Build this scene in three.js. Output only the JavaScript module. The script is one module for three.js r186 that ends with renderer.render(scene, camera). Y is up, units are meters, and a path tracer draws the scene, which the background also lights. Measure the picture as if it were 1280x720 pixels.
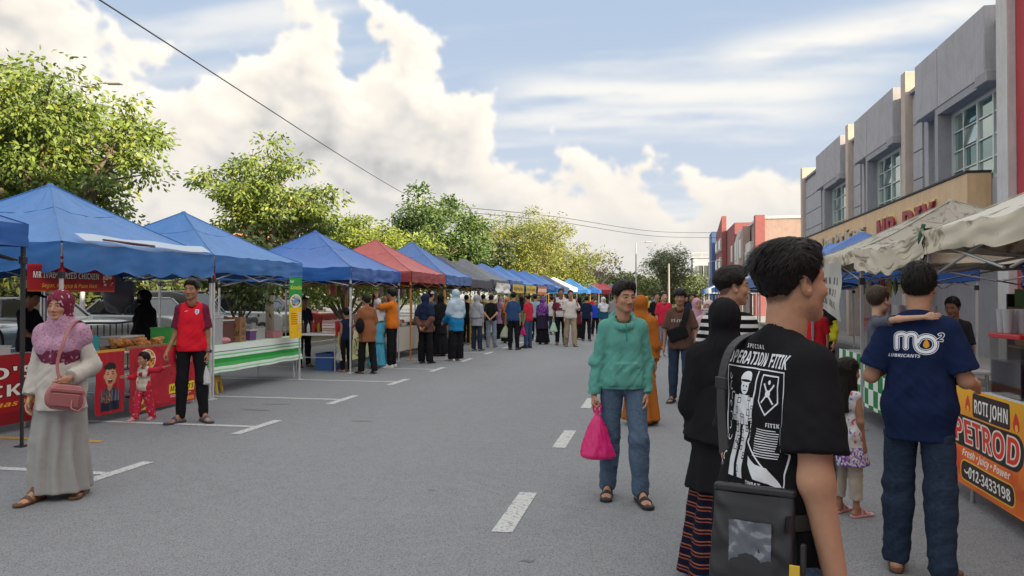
import * as THREE from 'three';
import { mergeGeometries } from 'three/addons/utils/BufferGeometryUtils.js';
import { RoundedBoxGeometry } from 'three/addons/geometries/RoundedBoxGeometry.js';
import { TextGeometry } from 'three/addons/geometries/TextGeometry.js';
import { FontLoader } from 'three/addons/loaders/FontLoader.js';

// ---------------------------------------------------------------- camera, sky, sun, exposure
const scene = new THREE.Scene();
const renderer = new THREE.WebGLRenderer({ antialias: true });
renderer.toneMapping = THREE.LinearToneMapping;
renderer.toneMappingExposure = 2.42;
renderer.shadowMap.enabled = true;
const CAM_H = 1.55, FPX = 960, YAW = Math.atan(185 / 960);
const camera = new THREE.PerspectiveCamera(2 * Math.atan(360 / 960) * 180 / Math.PI, 16 / 9, 0.1, 900);
camera.position.set(0, CAM_H, 0);
camera.rotation.set(Math.atan(12 / 960), YAW, 0, 'YXZ');
scene.add(camera);

const SUN = new THREE.Vector3(Math.cos(0.42) * Math.cos(0.235), Math.sin(0.235), Math.sin(0.42) * Math.cos(0.235));
const sun = new THREE.DirectionalLight(new THREE.Color(1, 0.8, 0.55), 5);
sun.name = 'sun_light';
sun.position.copy(SUN).multiplyScalar(120).add(new THREE.Vector3(-5, 0, -35));
sun.target.position.set(-5, 0, -35);
sun.castShadow = true;
sun.shadow.mapSize.set(4096, 4096);
Object.assign(sun.shadow.camera, { left: -90, right: 90, top: 60, bottom: -60, near: 1, far: 320 });
scene.add(sun, sun.target);

// random numbers and noise
let seedState = 20240511;
function rnd() { seedState = (seedState + 0x6d2b79f5) | 0; let t = Math.imul(seedState ^ (seedState >>> 15), 1 | seedState); t = (t + Math.imul(t ^ (t >>> 7), 61 | t)) ^ t; return ((t ^ (t >>> 14)) >>> 0) / 4294967296; }
const rr = (a, b) => a + (b - a) * rnd();
const pick = (a) => a[Math.floor(rnd() * a.length)];
const clamp = (x, a = 0, b = 1) => Math.min(b, Math.max(a, x));
const sstep = (a, b, x) => { const t = clamp((x - a) / (b - a)); return t * t * (3 - 2 * t); };
const lerp = (a, b, t) => a + (b - a) * t;
const PERM = new Uint8Array(512);
{ const p = [...Array(256).keys()]; for (let i = 255; i > 0; i--) { const j = Math.floor(rnd() * (i + 1)); [p[i], p[j]] = [p[j], p[i]]; } for (let i = 0; i < 512; i++) PERM[i] = p[i & 255]; }
const gradDot = (h, x, y, z) => { h &= 15; const u = h < 8 ? x : y, v = h < 4 ? y : h === 12 || h === 14 ? x : z; return (h & 1 ? -u : u) + (h & 2 ? -v : v); };
function noise3(x, y, z) {
  const X0 = Math.floor(x), Y0 = Math.floor(y), Z0 = Math.floor(z), X = X0 & 255, Y = Y0 & 255, Z = Z0 & 255;
  x -= X0; y -= Y0; z -= Z0;
  const u = x * x * x * (x * (x * 6 - 15) + 10), v = y * y * y * (y * (y * 6 - 15) + 10), w = z * z * z * (z * (z * 6 - 15) + 10);
  const A = PERM[X] + Y, B = PERM[X + 1] + Y, AA = PERM[A] + Z, AB = PERM[A + 1] + Z, BA = PERM[B] + Z, BB = PERM[B + 1] + Z;
  return lerp(lerp(lerp(gradDot(PERM[AA], x, y, z), gradDot(PERM[BA], x - 1, y, z), u), lerp(gradDot(PERM[AB], x, y - 1, z), gradDot(PERM[BB], x - 1, y - 1, z), u), v),
    lerp(lerp(gradDot(PERM[AA + 1], x, y, z - 1), gradDot(PERM[BA + 1], x - 1, y, z - 1), u), lerp(gradDot(PERM[AB + 1], x, y - 1, z - 1), gradDot(PERM[BB + 1], x - 1, y - 1, z - 1), u), v), w);
}
function fbm(x, y, z, oct = 4, gain = 0.5) { let s = 0, a = 1, n = 0; for (let i = 0; i < oct; i++) { s += a * noise3(x, y, z); n += a; a *= gain; x = x * 2.03 + 11.3; y = y * 2.03 + 5.7; z = z * 2.03 + 3.1; } return s / n; }
function billow(x, y, z, oct = 5) { let s = 0, a = 1, n = 0; for (let i = 0; i < oct; i++) { s += a * (1 - Math.abs(noise3(x, y, z)) * 2); n += a; a *= 0.52; x = x * 2.1 + 7.7; y = y * 2.1 + 3.3; z = z * 2.1 + 9.1; } return s / n; }

// pixel of the 1280 x 720 photograph + distance along the view -> world point
const FWD = new THREE.Vector3(-Math.sin(YAW), 0, -Math.cos(YAW)), RGT = new THREE.Vector3(Math.cos(YAW), 0, -Math.sin(YAW));
const V3 = (x, y, z) => new THREE.Vector3(x, y, z);
function at(px, py, d) { return V3(0, CAM_H + (372 - py) / FPX * d, 0).addScaledVector(FWD, d).addScaledVector(RGT, (px - 640) / FPX * d); }
const onGround = (px, d) => { const p = at(px, 372, d); p.y = 0; return p; };

// the sky: air, a bank of evening cumulus low over the road and thin high streaks
{
  const SKY_LEVEL = 0.46, W = 2048, Hh = 1024, data = new Float32Array(W * Hh * 4);
  // top edge of the cumulus bank, elevation in degrees over azimuth in degrees (0 = along the road, + = right)
  const env = [[-180, 9], [-165, 14], [-150, 20], [-140, 12], [-128, 8], [-118, 15], [-104, 22], [-92, 17], [-80, 13], [-68, 20], [-55, 25], [-46, 24.5], [-42.6, 20.5], [-41, 17.6], [-39, 16.6], [-36.3, 16], [-33, 15.5], [-31.2, 16.6], [-29, 19], [-27.2, 21.5], [-26.3, 22], [-24.8, 20.7], [-23, 19], [-21.5, 21], [-18.5, 20], [-16.5, 19], [-14.3, 17], [-12.8, 14.2], [-11.2, 12], [-8, 10.3], [-4.7, 10.4], [-1.4, 10.8], [0.8, 8.6], [3, 9.4], [7, 9.8], [12, 8.6], [18, 9.5], [26, 8], [36, 11], [48, 15], [60, 10], [75, 13], [92, 17], [108, 12], [122, 18], [138, 13], [152, 8], [166, 6], [180, 9]];
  const top = (a) => { for (let i = 1; i < env.length; i++) if (a <= env[i][0]) { const t = (a - env[i - 1][0]) / (env[i][0] - env[i - 1][0]); return lerp(env[i - 1][1], env[i][1], t); } return 9; };
  for (let j = 0; j < Hh; j++) {
    const el = (j + 0.5) / Hh * Math.PI - Math.PI / 2, e = el * 180 / Math.PI;
    for (let i = 0; i < W; i++) {
      const k = (j * W + i) * 4;
      // equirect: u = atan2(dz, dx) / 2pi + 0.5
      const th = ((i + 0.5) / W - 0.5) * 2 * Math.PI, ce = Math.cos(el), dx = Math.cos(th) * ce, dz = Math.sin(th) * ce, dy = Math.sin(el);
      let az = Math.atan2(dx, -dz) * 180 / Math.PI;
      const sd = Math.max(0, dx * SUN.x + dy * SUN.y + dz * SUN.z);
      const glow = Math.pow(sd, 24) * 3.0 + Math.pow(sd, 4) * 0.85;  // sun-side glow, strengthened to brighten the shaded street
      const eu = Math.max(0, e), t = Math.exp(-eu / 16);
      let r = lerp(0.31, 0.72, t), g = lerp(0.45, 0.75, t), b = lerp(0.66, 0.79, t);
      r += glow; g += glow * 0.85; b += glow * 0.6;
      if (e > -3) {
        // thin high streaks, stretched sideways
        const hx = dx / (dy + 0.16), hz = dz / (dy + 0.16);
        const st = fbm(hx * 0.55 + 3 + 0.6 * hz, hz * 2.1, 4.2, 5), st2 = fbm(hx * 1.6, hz * 6.5, 1.2, 5, 0.58);
        let ci = sstep(-0.06, 0.42, st * 0.85 + st2 * 0.45 + 0.05) * 0.72;
        const band = (a0, a1, e0, e1, s) => s * sstep(a0 - 4, a0 + 4, az) * sstep(a1 + 5, a1 - 5, az) * Math.exp(-Math.pow((e - e0 - (az - a0) * e1 + st2 * 1.4) / 1.15, 2) * 1);
        const bb = Math.max(band(-11, 13, 15.2, -0.03, 0.9), band(-13, 12, 13.4, -0.02, 0.75), band(4, 23, 16.8, 0.08, 0.95));
        ci = Math.max(ci, bb * sstep(-0.45, 0.15, st2 + 0.1));
        // added bright veil above the view, lifts light on the street; stronger sunward
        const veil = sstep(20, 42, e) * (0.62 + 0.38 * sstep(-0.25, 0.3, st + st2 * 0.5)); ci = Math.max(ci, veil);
        const veilBoost = 1 + 1.5 * veil * (0.45 + 0.55 * sd);
        r = lerp(r, 0.93 * veilBoost, ci); g = lerp(g, 0.9 * veilBoost, ci); b = lerp(b, 0.84 * veilBoost, ci);
        // cumulus bank
        const px = dx * 9, py = dy * 11, pz = dz * 9;
        const bl = e < 38 ? billow(px * 1.1, py * 1.1, pz * 1.1, 6) : 0, big = e < 38 ? fbm(px * 0.5 + 9, py * 0.5, pz * 0.5, 3) : 0;
        const tp = top(az) + (bl - 0.62) * 7.5 + big * 1.6;
        const edge = tp - e;
        const cov = edge < -2 ? 0 : sstep(-0.4, 1.0, edge + 0.5 * (fbm(px * 7, py * 7, pz * 7, 3)));
        if (cov > 0) {
          // relief: how much the billows face the sun (offset sample)
          const o = 0.16, bl2 = billow(px * 1.1 + SUN.x * o - 0.02, py * 1.1 + 0.14, pz * 1.1 + SUN.z * o, 6), bl1 = bl;
          const rel = clamp(0.5 + (bl1 - bl2) * 2.0);
          const depth = sstep(0, 10, edge), low = sstep(14, 2, e);
          const big2 = fbm(px * 0.85 - 4, py * 1.3, pz * 0.85 + 2, 4);
          let br = 1.04 - 0.34 * depth * (0.6 + big2 * 1.3) - 0.27 * (1 - rel) * (0.5 + 0.5 * depth);
          br = lerp(br, 0.70 + big2 * 0.22, low * 0.6);
          br *= 1 + glow * 0.5;
          const warm = sstep(0.55, 0.95, br);
          const cr = br * lerp(0.98, 1.03, warm), cg = br * lerp(0.965, 0.955, warm), cb = br * lerp(0.945, 0.85, warm);
          const thin = cov * lerp(1, 0.86, low);
          r = lerp(r, cr, thin); g = lerp(g, cg, thin); b = lerp(b, cb, thin);
        }
        // pale air close to the horizon
        const hz2 = Math.exp(-Math.max(0, e) / 2.8) * 0.55;
        r = lerp(r, 0.84, hz2); g = lerp(g, 0.79, hz2); b = lerp(b, 0.70, hz2);
      } else { r = 0.42; g = 0.41; b = 0.38; }
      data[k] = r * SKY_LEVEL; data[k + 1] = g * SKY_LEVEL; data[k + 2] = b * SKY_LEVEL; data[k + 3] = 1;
    }
  }
  const sky = new THREE.DataTexture(data, W, Hh, THREE.RGBAFormat, THREE.FloatType);
  sky.mapping = THREE.EquirectangularReflectionMapping;
  sky.magFilter = THREE.LinearFilter; sky.minFilter = THREE.LinearFilter; sky.needsUpdate = true;
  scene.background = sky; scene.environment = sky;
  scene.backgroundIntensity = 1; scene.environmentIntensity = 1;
}
console.log('sky done');

// ---------------------------------------------------------------- helpers
const taken = {};
function numbered(n) { if (!(n in taken)) { taken[n] = 0; return n; } taken[n]++; return n + '_' + String(taken[n]).padStart(3, '0'); }
function shade(o) { o.castShadow = true; o.receiveShadow = true; return o; }
function group(name, label, category, pos = [0, 0, 0], turn = 0, grp) {
  const o = new THREE.Group(); o.name = numbered(name); o.position.set(...pos); o.rotation.y = turn; scene.add(o);
  o.userData = { label, category }; if (grp) o.userData.group = grp; return o;
}
function part(name, geo, mat, parent) { const m = shade(new THREE.Mesh(Array.isArray(geo) ? merge(geo) : geo, mat)); m.name = name; parent.add(m); return m; }
function solo(name, geo, mat, label, category, grp) { const m = shade(new THREE.Mesh(Array.isArray(geo) ? merge(geo) : geo, mat)); m.name = numbered(name); m.userData = { label, category }; if (grp) m.userData.group = grp; scene.add(m); return m; }
function structure(name, geo, mat, parent) { const m = shade(new THREE.Mesh(Array.isArray(geo) ? merge(geo) : geo, mat)); m.name = parent ? name : numbered(name); if (!parent) m.userData = { kind: 'structure' }; (parent || scene).add(m); return m; }
function merge(list) {
  const gs = list.map((g) => { const q = g.index ? g.toNonIndexed() : g; for (const k of Object.keys(q.attributes)) if (!['position', 'normal', 'uv'].includes(k)) q.deleteAttribute(k); if (!q.attributes.uv) q.setAttribute('uv', new THREE.BufferAttribute(new Float32Array(q.attributes.position.count * 2), 2)); return q; });
  return mergeGeometries(gs);
}
// box from centre and size with uv in metres
function boxUV(g) {
  const p = g.attributes.position, n = g.attributes.normal, uv = new Float32Array(p.count * 2);
  for (let i = 0; i < p.count; i++) {
    const ax = Math.abs(n.getX(i)), ay = Math.abs(n.getY(i)), az = Math.abs(n.getZ(i));
    if (ay >= ax && ay >= az) { uv[2 * i] = p.getX(i); uv[2 * i + 1] = p.getZ(i); } else if (ax >= az) { uv[2 * i] = p.getZ(i); uv[2 * i + 1] = p.getY(i); } else { uv[2 * i] = p.getX(i); uv[2 * i + 1] = p.getY(i); }
  }
  g.setAttribute('uv', new THREE.BufferAttribute(uv, 2)); return g;
}
function bx(x0, y0, z0, x1, y1, z1, r = 0) {
  const w = Math.abs(x1 - x0), h = Math.abs(y1 - y0), d = Math.abs(z1 - z0);
  let g = r > 0 ? new RoundedBoxGeometry(w, h, d, 2, Math.min(r, w / 2.1, h / 2.1, d / 2.1)) : new THREE.BoxGeometry(w, h, d);
  g.translate((x0 + x1) / 2, (y0 + y1) / 2, (z0 + z1) / 2);
  if (g.index) g = g.toNonIndexed();
  return boxUV(g);
}
// bar between two points (square or round)
function bar(a, b, r, seg = 8, r2 = r) {
  a = a.isVector3 ? a : V3(...a); b = b.isVector3 ? b : V3(...b);
  const d = b.clone().sub(a), L = d.length(), g = new THREE.CylinderGeometry(r2, r, L, seg, 1);
  g.applyQuaternion(new THREE.Quaternion().setFromUnitVectors(V3(0, 1, 0), d.normalize())); g.translate((a.x + b.x) / 2, (a.y + b.y) / 2, (a.z + b.z) / 2);
  return g.toNonIndexed();
}
function tube(pts, r, seg = 24, rad = 6) { return new THREE.TubeGeometry(new THREE.CatmullRomCurve3(pts.map((p) => p.isVector3 ? p : V3(...p))), seg, r, rad, false).toNonIndexed(); }
function lathe(profile, seg = 20) { return new THREE.LatheGeometry(profile.map(([r, y]) => new THREE.Vector2(r, y)), seg).toNonIndexed(); }
function panel(w, h, sx = 1, sy = 1) { return new THREE.PlaneGeometry(w, h, sx, sy); }

// computed textures
function canvasTex(w, h, draw, repeat) {
  const c = document.createElement('canvas'); c.width = w; c.height = h; const x = c.getContext('2d'); draw(x, w, h);
  const t = new THREE.CanvasTexture(c); t.colorSpace = THREE.SRGBColorSpace; t.anisotropy = 8; t.magFilter = THREE.LinearFilter;
  if (repeat) { t.wrapS = t.wrapT = THREE.RepeatWrapping; t.repeat.set(repeat, repeat); }
  return t;
}
// tileable grey noise field -> texture; f(u, v) in 0..1
function dataTex(n, f, rep = 1, srgb = false) {
  const d = new Uint8Array(n * n * 4);
  for (let j = 0; j < n; j++) for (let i = 0; i < n; i++) { const v = f(i / n, j / n, i, j), k = (j * n + i) * 4; if (v.length) { d[k] = clamp(v[0]) * 255; d[k + 1] = clamp(v[1]) * 255; d[k + 2] = clamp(v[2]) * 255; } else d[k] = d[k + 1] = d[k + 2] = clamp(v) * 255; d[k + 3] = 255; }
  const t = new THREE.DataTexture(d, n, n); t.wrapS = t.wrapT = THREE.RepeatWrapping; t.magFilter = THREE.LinearFilter; t.minFilter = THREE.LinearMipmapLinearFilter; t.generateMipmaps = true; t.repeat.set(rep, rep);
  if (srgb) t.colorSpace = THREE.SRGBColorSpace; t.needsUpdate = true; return t;
}
// noise that repeats with period 1 in u and v
function tile(u, v, f, s = 0) { const a = u * 2 * Math.PI, b = v * 2 * Math.PI, k = f / (2 * Math.PI); return noise3(Math.cos(a) * k + s, Math.sin(a) * k + Math.cos(b) * k * 1.37 + s * 2, Math.sin(b) * k + s * 3); }
const std = (color, roughness = 0.8, extra = {}) => new THREE.MeshStandardMaterial({ color, roughness, side: THREE.DoubleSide, ...extra });
const lin = (r, g, b) => new THREE.Color().setRGB(r, g, b);
const weaveBump = dataTex(128, (u, v, i, j) => 0.5 + 0.25 * Math.sin(i * Math.PI / 2) * Math.sin(j * Math.PI / 2) + (rnd() - 0.5) * 0.4, 14);
const tile2 = (u, v, fu, fv, s = 0) => { const a = u * 2 * Math.PI, b = v * 2 * Math.PI, k = fu / 6.283, q = fv / 6.283; return noise3(Math.cos(a) * k + s, Math.sin(a) * k + Math.cos(b) * q * 1.37 + s * 2, Math.sin(b) * q + s * 3); };
const plasterMap = dataTex(512, (u, v) => { const n = 0.91 + 0.09 * tile(u, v, 9) + 0.05 * tile(u, v, 40, 3) + 0.10 * tile2(u, v, 60, 5, 6) + (rnd() - 0.5) * 0.04; return [n, n, n]; }, 0.25);
const plasterBump = dataTex(256, (u, v) => 0.5 + 0.3 * tile(u, v, 30) + (rnd() - 0.5) * 0.3, 0.7);

// ---------------------------------------------------------------- ground, markings, kerbs
{
  const chip = Float32Array.from({ length: 512 * 512 }, () => rnd());
  const map = dataTex(1024, (u, v) => {
    const i = Math.floor(u * 1024 + 0.5), j = Math.floor(v * 1024 + 0.5), hsh = chip[((j >> 1) & 511) * 512 + ((i + (j >> 1) % 2) >> 1 & 511)];
    let s = 0.86 + 0.03 * tile(u, v, 26, 5) + (rnd() - 0.5) * 0.14 + (hsh - 0.5) * 0.17; if (hsh > 0.965) s += 0.15; if (hsh < 0.06) s -= 0.2;
    return [s, s, s * 1.005];
  }, 0.36, true);
  const bump = dataTex(512, (u, v) => 0.5 + (rnd() - 0.5) * 0.9 + 0.2 * tile(u, v, 60), 0.8);
  const g = new THREE.PlaneGeometry(90, 190, 180, 380); g.rotateX(-Math.PI / 2); g.translate(-7, 0, -66);
  const p = g.attributes.position, col = new Float32Array(p.count * 3), uv = g.attributes.uv;
  for (let i = 0; i < p.count; i++) {
    const x = p.getX(i), z = p.getZ(i);
    let t = 1 + 0.16 * fbm(x * 0.5, 0, z * 0.12, 3) + 0.05 * fbm(x * 1.2, 5, z * 1.2, 2);
    t -= 0.08 * sstep(0.2, 0.6, fbm(x * 0.9 + 30, 2, z * 0.5, 3)); // worn darker patches
    col[3 * i] = 0.280 * t; col[3 * i + 1] = 0.291 * t; col[3 * i + 2] = 0.305 * t; uv.setXY(i, x, z);
  }
  g.setAttribute('color', new THREE.BufferAttribute(col, 3));
  const road = structure('road', g, new THREE.MeshStandardMaterial({ map, bumpMap: bump, bumpScale: 0.003, vertexColors: true, roughness: 0.92 }));
  // worn paint
  const paintMap = dataTex(512, (u, v) => { const w = tile(u, v, 40) + 0.6 * tile(u, v, 90, 2) + (rnd() - 0.5) * 0.7; const s = w > 0.47 ? 0.50 : 0.86 + (rnd() - 0.5) * 0.1; return [s, s, s * 0.99]; }, 0.9, true);
  const paint = std(lin(0.70, 0.71, 0.72), 0.85, { map: paintMap, bumpMap: bump, bumpScale: 0.003 });
  const yellow = std(lin(0.66, 0.36, 0.05), 0.85, { map: paintMap });
  const mark = (x0, z0, x1, z1, m = paint) => {
    const q = new THREE.PlaneGeometry(x1 - x0, z1 - z0, 1, 1); q.rotateX(-Math.PI / 2); q.translate((x0 + x1) / 2, 0.004, (z0 + z1) / 2);
    const uvv = q.attributes.uv, pp = q.attributes.position; for (let i = 0; i < 4; i++) uvv.setXY(i, pp.getX(i), pp.getZ(i));
    return structure('road_marking', q, m, road);
  };
  for (let k = 0; k < 22; k++) { // left bays: a line across and a bar along the lane
    const z = -5.98 - 2.5 * k, x = -4.74 + 0.006 * k;
    mark(x - 0.06, z - 0.5, x + 0.06, z + 0.5); mark(x - 4.8, z - 0.05, x - 0.062, z + 0.05);
  }
  for (let k = -1; k < 26; k++) mark(-1.10, -6.03 - 2.9 * k, -0.96, -4.98 - 2.9 * k);
  for (const z of [-6.75, -9.25, -11.75, -14.25]) { mark(2.75, z - 0.05, 7.0, z + 0.05, yellow); mark(2.63, z - 0.5, 2.74, z + 0.5, yellow); }
  mark(-8.6, -7.35, -5.9, -7.24, yellow);
  // tar smudges and oil marks
  const tar = std(lin(0.15, 0.155, 0.16), 0.9, { bumpMap: bump, bumpScale: 0.003 });
  for (const [px, py, w, h] of [[452, 526, 0.16, 0.04], [540, 612, 0.05, 0.015], [350, 505, 0.25, 0.04], [660, 700, 0.05, 0.03], [320, 512, 0.3, 0.05]]) {
    const d = 1488 / (py - 372), c = onGround(px, d), sh = new THREE.Shape(), n = 22, sd = rnd() * 20; for (let i = 0; i < n; i++) { const a = i / n * 6.283, r = 0.55 + 0.6 * (noise3(Math.cos(a) * 2 + sd, Math.sin(a) * 2, sd) + 0.35); i ? sh.lineTo(Math.cos(a) * w * r, Math.sin(a) * h * r) : sh.moveTo(Math.cos(a) * w * r, Math.sin(a) * h * r); }
    const q = new THREE.ShapeGeometry(sh); q.rotateX(-Math.PI / 2); q.rotateY(rr(-0.3, 0.3)); q.translate(c.x, 0.003, c.z); structure('tar_mark', q, h > 0.3 ? std(lin(0.17, 0.175, 0.185), 0.9, { bumpMap: bump, bumpScale: 0.003 }) : tar, road);
  }
  // outer land reaching the horizon, 3 cm below the road sheet
  const land = new THREE.PlaneGeometry(1400, 1400); land.rotateX(-Math.PI / 2); land.translate(0, -0.03, 0);
  const lu = land.attributes.uv; for (let i = 0; i < lu.count; i++) lu.setXY(i, lu.getX(i) * 300, lu.getY(i) * 300);
  structure('grass_land', land, std(lin(0.075, 0.095, 0.035), 0.95, { map: dataTex(256, (u, v) => { const s = 0.8 + 0.3 * tile(u, v, 12) + (rnd() - 0.5) * 0.4; return [s, s, s * 0.9]; }, 1, true) }));
  // planting strip behind the left stalls, pavement along the shops
  const conc = std(lin(0.36, 0.35, 0.33), 0.9, { map: plasterMap, bumpMap: plasterBump, bumpScale: 0.004 });
  const soil = std(lin(0.10, 0.085, 0.05), 0.95, { bumpMap: plasterBump, bumpScale: 0.03 });
  structure('kerb', [bx(-11.0, 0, -75, -10.85, 0.13, 25), bx(-13.6, 0, -75, -13.45, 0.13, 25)], conc);
  structure('planting_strip', bx(-13.45, 0, -75, -11.0, 0.10, 25), soil);
  const pave = structure('pavement', bx(5.55, 0, -104, 9.5, 0.14, 40, 0.02), conc);
  const slab = std(lin(0.40, 0.385, 0.36), 0.85, { map: plasterMap });
  for (let k = 0; k < 40; k++) structure('paving_slab', bx(5.75, 0.13, -24 + k * 0.9 - 20, 6.6, 0.146, -24 + k * 0.9 - 19.12, 0.006), slab, pave);
  // side street beyond the bend: dirt verge
  structure('verge', bx(-30, -0.02, -175, 34, 0.10, -112), std(lin(0.10, 0.13, 0.045), 0.95, { map: plasterMap }));
}

// ---------------------------------------------------------------- two-storey shop row on the right
const FONT = await new FontLoader().loadAsync('fonts/droid/droid_sans_bold.typeface.json');
{
  const grey = std(lin(0.45, 0.443, 0.465), 0.9, { map: plasterMap, bumpMap: plasterBump, bumpScale: 0.004 });
  const greyDark = std(lin(0.36, 0.356, 0.376), 0.9, { map: plasterMap, bumpMap: plasterBump, bumpScale: 0.004 });
  const cream = std(lin(0.60, 0.50, 0.42), 0.9, { map: plasterMap, bumpMap: plasterBump, bumpScale: 0.003 });
  const red = std(lin(0.50, 0.06, 0.07), 0.8, { map: plasterMap });
  const whiteP = std(lin(0.66, 0.64, 0.62), 0.8, { map: plasterMap });
  const orange = std(lin(0.74, 0.50, 0.28), 0.6, { map: plasterMap });
  const frameM = std(lin(0.62, 0.66, 0.64), 0.4, { metalness: 0.2 });
  const dark = std(lin(0.03, 0.03, 0.035), 0.7), roomWall = std(lin(0.42, 0.41, 0.38), 0.9);
  const paneM = [0, 1, 2, 3].map((i) => new THREE.MeshPhysicalMaterial({ color: lin(0.12 + i * 0.11, 0.24 + i * 0.10, 0.23 + i * 0.09), roughness: 0.03 + i * 0.02, metalness: 0.75, side: THREE.DoubleSide }));
  const X = 7.1;
  // s positions (distance along -z) of the party pillars
  const bays = [[10.55, 17.15], [17.25, 23.8], [23.8, 30.6], [30.6, 40.1]];
  const b = group('shop_building', 'grey two-storey shop row with cream pillars and large green-glass windows', 'building');
  // core volume with real openings on the first floor
  const top = 7.35;
  const wall = [bx(X + 0.5, 0, -40, 19, top - 0.3, -17.2)];
  part('core', wall, greyDark, b);
  const upper = 3.1;
  for (const [s0, s1] of bays.slice(1)) {
    const L = s1 - s0, w0 = s0 + 0.38, w1 = w0 + Math.min(3.15, L * 0.47), slot0 = w1 + 1.15, slot1 = slot0 + 0.5;
    const yb = 4.15, yt = 6.08;
    // wall pieces round the openings
    part('wall', [bx(X, upper, -w0, X + 0.5, top - 0.02, -s0 - 0.2), bx(X, upper, -w1, X + 0.5, yb, -w0), bx(X, yt, -w1, X + 0.5, top - 0.025, -w0),
      bx(X, upper, -slot0, X + 0.5, top - 0.03, -w1), bx(X, upper, -slot1, X + 0.5, 4.4, -slot0), bx(X, 6.3, -slot1, X + 0.5, top - 0.022, -slot0), bx(X, upper, -s1 + 0.2, X + 0.5, top - 0.021, -slot1)], grey, b);
    // raised parapet block that stands forward, with a vertical joint
    part('parapet_block', [bx(X - 0.32, 6.28, -(slot1 + 0.05), X + 0.2, 7.78, -(w1 + 0.02), 0.02), bx(X - 0.32, 6.28, -(w1 - 0.02), X + 0.2, 7.78, -(w0 + 0.25), 0.02)], grey, b);
    part('window_hood', bx(X - 0.42, 6.06, -(w0 + 0.5), X - 0.02, 6.30, -(w0 - 0.12), 0.02), greyDark, b);
    part('window_surround', [bx(X - 0.3, 6.10, -(w1 + 0.22), X - 0.002, 6.275, -(w0 + 0.52)), bx(X - 0.3, 3.2, -(w1 + 0.24), X - 0.002, 6.095, -(w1 + 0.02))], greyDark, b);
    part('coping', bx(X - 0.1, top - 0.01, -s1 + 0.2, X + 0.6, top + 0.1, -s0 - 0.2, 0.015), greyDark, b);
    // plaster joints: slabs standing proud of the wall near the pillar
    const n = 5; for (let i = 0; i < n; i++) part('wall_panel', bx(X - 0.05, 3.3 + i * 0.78, -(s1 - 0.32), X - 0.003, 3.3 + (i + 1) * 0.78 - 0.03, -(slot1 + 0.35), 0.01), grey, b);
    // window: frame, mullions, panes in mixed tints
    const wx = X + 0.07, cols = [w0, w0 + (w1 - w0) * 0.22, w0 + (w1 - w0) * 0.5, w0 + (w1 - w0) * 0.76, w1], rows = 4;
    const win = part('window', bx(wx - 0.05, yb + 0.002, -w1 + 0.002, wx + 0.05, yb + 0.08, -w0 - 0.002), frameM, b); part('head_rail', bx(wx - 0.05, yt - 0.08, -w1 + 0.002, wx + 0.05, yt - 0.002, -w0 - 0.002), frameM, win);
    for (let c = 0; c < 5; c++) part('mullion', bx(wx - 0.06, yb + 0.082, -cols[c] - (c === 0 ? 0.08 : c === 4 ? -0.004 : 0.03), wx + 0.06, yt - 0.082, -cols[c] + (c === 0 ? -0.004 : c === 4 ? 0.08 : 0.03)), frameM, win);
    for (let r = 1; r < rows; r++) part('transom', bx(wx - 0.04, lerp(yb, yt, r / rows) - 0.016, -w1 + 0.09, wx + 0.045, lerp(yb, yt, r / rows) + 0.016, -w0 - 0.09), frameM, win);
    for (let c = 0; c < 4; c++) for (let r = 0; r < rows; r++) {
      const z0 = -cols[c + 1] + 0.032, z1 = -cols[c] - 0.032, y0 = lerp(yb, yt, r / rows) + 0.024, y1 = lerp(yb, yt, (r + 1) / rows) - 0.024;
      const q = bx(-0.004, y0 - y1, z0 - (z0 + z1) / 2, 0.004, 0, z1 - (z0 + z1) / 2);
      const m = part('pane', q, paneM[(c * 3 + r * 2) % 4], win); m.position.set(wx, y1, (z0 + z1) / 2);
      m.rotation.z = (c === 2 && r > 1 && r < 4) ? -0.16 : (rnd() - 0.5) * 0.012; m.rotation.y = (rnd() - 0.5) * 0.02;
    }
    part('room_back', [bx(X + 0.48, yb - 0.1, -w1 - 0.05, X + 0.495, yt + 0.1, -w0 + 0.05)], roomWall, b);
    const sl = part('slot_window', bx(X + 0.25, 4.4, -slot1 + 0.02, X + 0.27, 6.3, -slot0 - 0.02), paneM[1], b);
    part('slot_frame', [bx(X + 0.2, 4.38, -slot0 - 0.06, X + 0.24, 6.3, -slot0 - 0.002), bx(X + 0.2, 4.38, -slot1 + 0.002, X + 0.24, 6.3, -slot1 + 0.06)], frameM, sl);
    // ground floor: shop front set back behind square columns
    part('shop_front', bx(X + 0.9, 0.14, -s1 + 0.25, X + 1.0, 3.0, -s0 - 0.25), paneM[2], b);
    part('first_floor_slab', bx(X, 2.95, -s1 + 0.19, X + 2, 3.09, -s0 - 0.19), greyDark, b);
  }
  for (const [s, h, m] of [[23.8, 8.02, cream], [30.6, 8.02, cream], [40.0, 7.95, cream]]) part('pillar', [bx(X - 0.22, 0.14, -s - 0.19, X + 0.52, h, -s + 0.19, 0.02)], m, b);
  part('pillar', bx(X - 0.35, 0.14, -17.22, X + 0.52, 8.0, -16.72, 0.01), whiteP, b);
  // neighbouring lots towards and past the photographer, red at the boundary
  const nb = group('shop_building', 'red-walled shop block joining the grey row at a white edge', 'building');
  part('wall', bx(X - 0.2, 0.14, -16.70, 19, 8.3, 40), red, nb);
  part('parapet', bx(X - 0.3, 8.3, -16.69, 19.1, 8.55, 40.1), whiteP, nb);
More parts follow.
